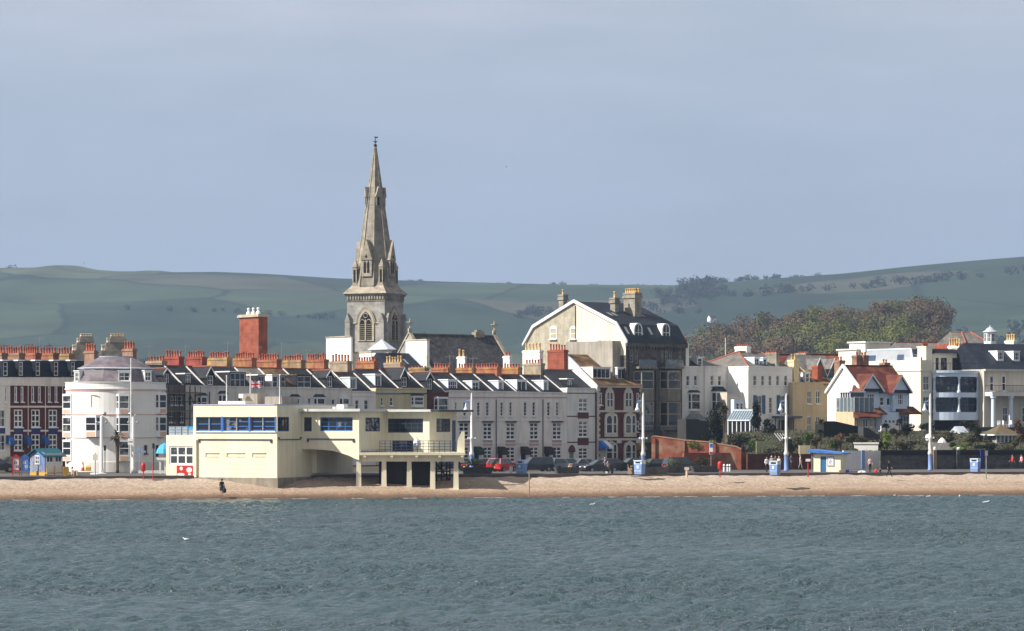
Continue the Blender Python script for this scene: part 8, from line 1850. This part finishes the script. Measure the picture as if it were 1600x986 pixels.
# white sacks on the beach
for px, w_, hh, lab in ((1346, 1.3, .5, 'large white canvas heap on the shingle right of the kiosk'), (1361, 1.1, .32, 'small white canvas heap beside the child in red')):
    b = PG(px, gy(743, 1.85), 1.8); m = MB(); rr = random.Random(int(px)); n = 14
    pr = [(1.0, 0), (.96, .25), (.75, .65), (.45, .9), (.05, 1.0)]; m.lathe((0, 0), [(r * w_ / 2, z_ * hh) for r, z_ in pr], n); m.v = [(x * (1 + .25 * math.sin(3 * math.atan2(y, x) + px)), y * .6, z_ * (1 + .25 * math.sin(2.3 * math.atan2(y, x) + px))) for x, y, z_ in m.v]
    o = m.build('canvas_heap', FRAME, loc=b, local=True, smooth=True); tag(o, lab, 'heap')
for px, lab in ((930, None),): pass
b = PG(1318, gy(741, 2.0), 2.0); m = MB(); m.cube(b.x - .5, b.x + .2, b.y - .3, b.y + .3, b.z, b.z + .45); o = m.build('wooden_crate', WOOD, loc=b); tag(o, 'brown wooden crate at the right of the kiosk', 'crate'); m = MB(); m.cube(b.x + .25, b.x + .6, b.y - .2, b.y + .2, b.z, b.z + .5); o = m.build('blue_barrel', mat('deep_blue', (.02, .03, .28), .5, .1), loc=b); tag(o, 'deep blue box beside the wooden crate', 'box')
# ---------------- gulls ----------------
def gull(p, label, fly=False, rz=0, s=1.0):
    t = thing('seagull', label, 'seagull', p, None, math.radians(rz)); t.scale = (s, s, s)
    m = MB(); pr = [(-.24, .01), (-.2, .05), (-.05, .095), (.08, .09), (.16, .05), (.2, .045), (.25, .055), (.29, .035), (.3, .01)]
    n = 8; vs = [(x, r * math.cos(6.283 * i / n), (.08 if not fly else 0) + r * .9 * math.sin(6.283 * i / n) + (max(0, x - .12) * .7)) for x, r in pr for i in range(n)]; m.add(vs, [(j * n + i, j * n + (i + 1) % n, (j + 1) * n + (i + 1) % n, (j + 1) * n + i) for j in range(len(pr) - 1) for i in range(n)]); m.build('body', FRAME, t, local=True, smooth=True)
    m = MB(); zz = .14 if not fly else .03
    for sg in (-1, 1):
        if fly: m.add([(.12, sg * .06, zz), (-.08, sg * .06, zz), (-.04, sg * .36, zz + .2), (.1, sg * .36, zz + .2), (-.16, sg * .7, zz + .12)], [(0, 1, 2, 3), (3, 2, 4)])
        else: m.add([(.1, sg * .085, zz), (-.3, sg * .03, zz), (-.12, sg * .1, zz - .06)], [(0, 1, 2)])
    m.build('wing', mat('gull_grey', (.33, .35, .38), .7, .1), t, local=True); m = MB(); bz = .2 if not fly else .12; m.tube((.3, 0, bz), (.36, 0, bz - .01), .015, .005, 5); m.build('beak', OCHRE, t, local=True)
def wy(py): return H * F / (py - HY)
for px, py, lab, rz, s in ((291, 846, 'white gull floating on the sea at the left', 160, .85), (925, 791, 'white gull floating near the middle of the water edge', 20, 1.0), (1540, 787.5, 'white gull floating at the far right of the water', 0, 1.2), (1397, 777, 'tiny gull on the water below the striding person in black', 60, .9), (1450, 778, 'tiny gull on the water below the right lamp post', 0, .9), (1499.5, 777.5, 'tiny gull on the water below the bow verandah', 90, .9)):
    Yd = wy(py); gull(PG(px, Yd, .08), lab, False, rz, s)
gull(P(790, 261, 300), 'gull flying high in the empty sky right of the spire', True, 40, .55); gull(P(130, 411.5, 330), 'gull flying in front of the hill top at the left', True, 70, .75)
# ---------------- aerials on the roofs ----------------
for i, (px, y0, y1, Yd, where) in enumerate(((290, 538, 560, 355, 'second red chimney'), (356, 533, 556, 362, 'mossy brick chimneys left of the great chimney'), (440, 533, 562, 366, 'chimneys right of the great brick chimney'), (479, 545, 570, 368, 'chimney with tall pale pots'), (402, 540, 575, 366, 'foot of the great brick chimney'), (667, 555, 572, 378, 'dark blue roof with skylights'), (703, 554, 570, 378, 'first stack of the pink row'), (739, 557, 574, 380, 'slim white stack'), (62, 527, 548, 350, 'brick stacks of the left row'), (233, 538, 556, 350, 'buff stack by the scaffolded house'), (1172, 532, 540, 384, 'bright white villa chimney'), (845, 553, 600, 380, 'buff stack left of the tall red stack'))):
    p = P(px, y1, Yd); aerial(p.x, p.y, p.z - .8, P(px, y0, Yd).z, 'thin grey television aerial above the ' + where)
# farmhouse on the hill
fy = min((float(abs(hill_z(np.array([[(1122 - 800) / F * y]]), np.array([[y * 1.]]))[0, 0] - P(1122, 503, y).z)), y) for y in range(1450, 3000, 10))[1]
fp = P(1115, 503, fy); gz = fp.z; k = fy / F; f = Face(fp.x - 5 * k, fy, 30); t = thing('farmhouse', 'white farmhouse alone on the hillside beyond the hotel', 'house', (fp.x, fy, gz)); W_, D_, Hh = 12 * k, 9 * k, 6 * k
m = MB(); m.box(f, 0, W_, gz - 4, gz + Hh, -D_, 0); m.prism_d(f.side(0, D_), [(0, gz + Hh), (D_, gz + Hh), (D_ / 2, gz + Hh * 1.7)], -.5, .01); m.build('wall', WHITE, t); m = MB(); m.prism_s(f, [(.5, gz + Hh - .1), (-D_ / 2, gz + Hh * 1.72), (-D_ - .5, gz + Hh - .1)], .2, W_ + .3); m.build('roof', SLATE, t)
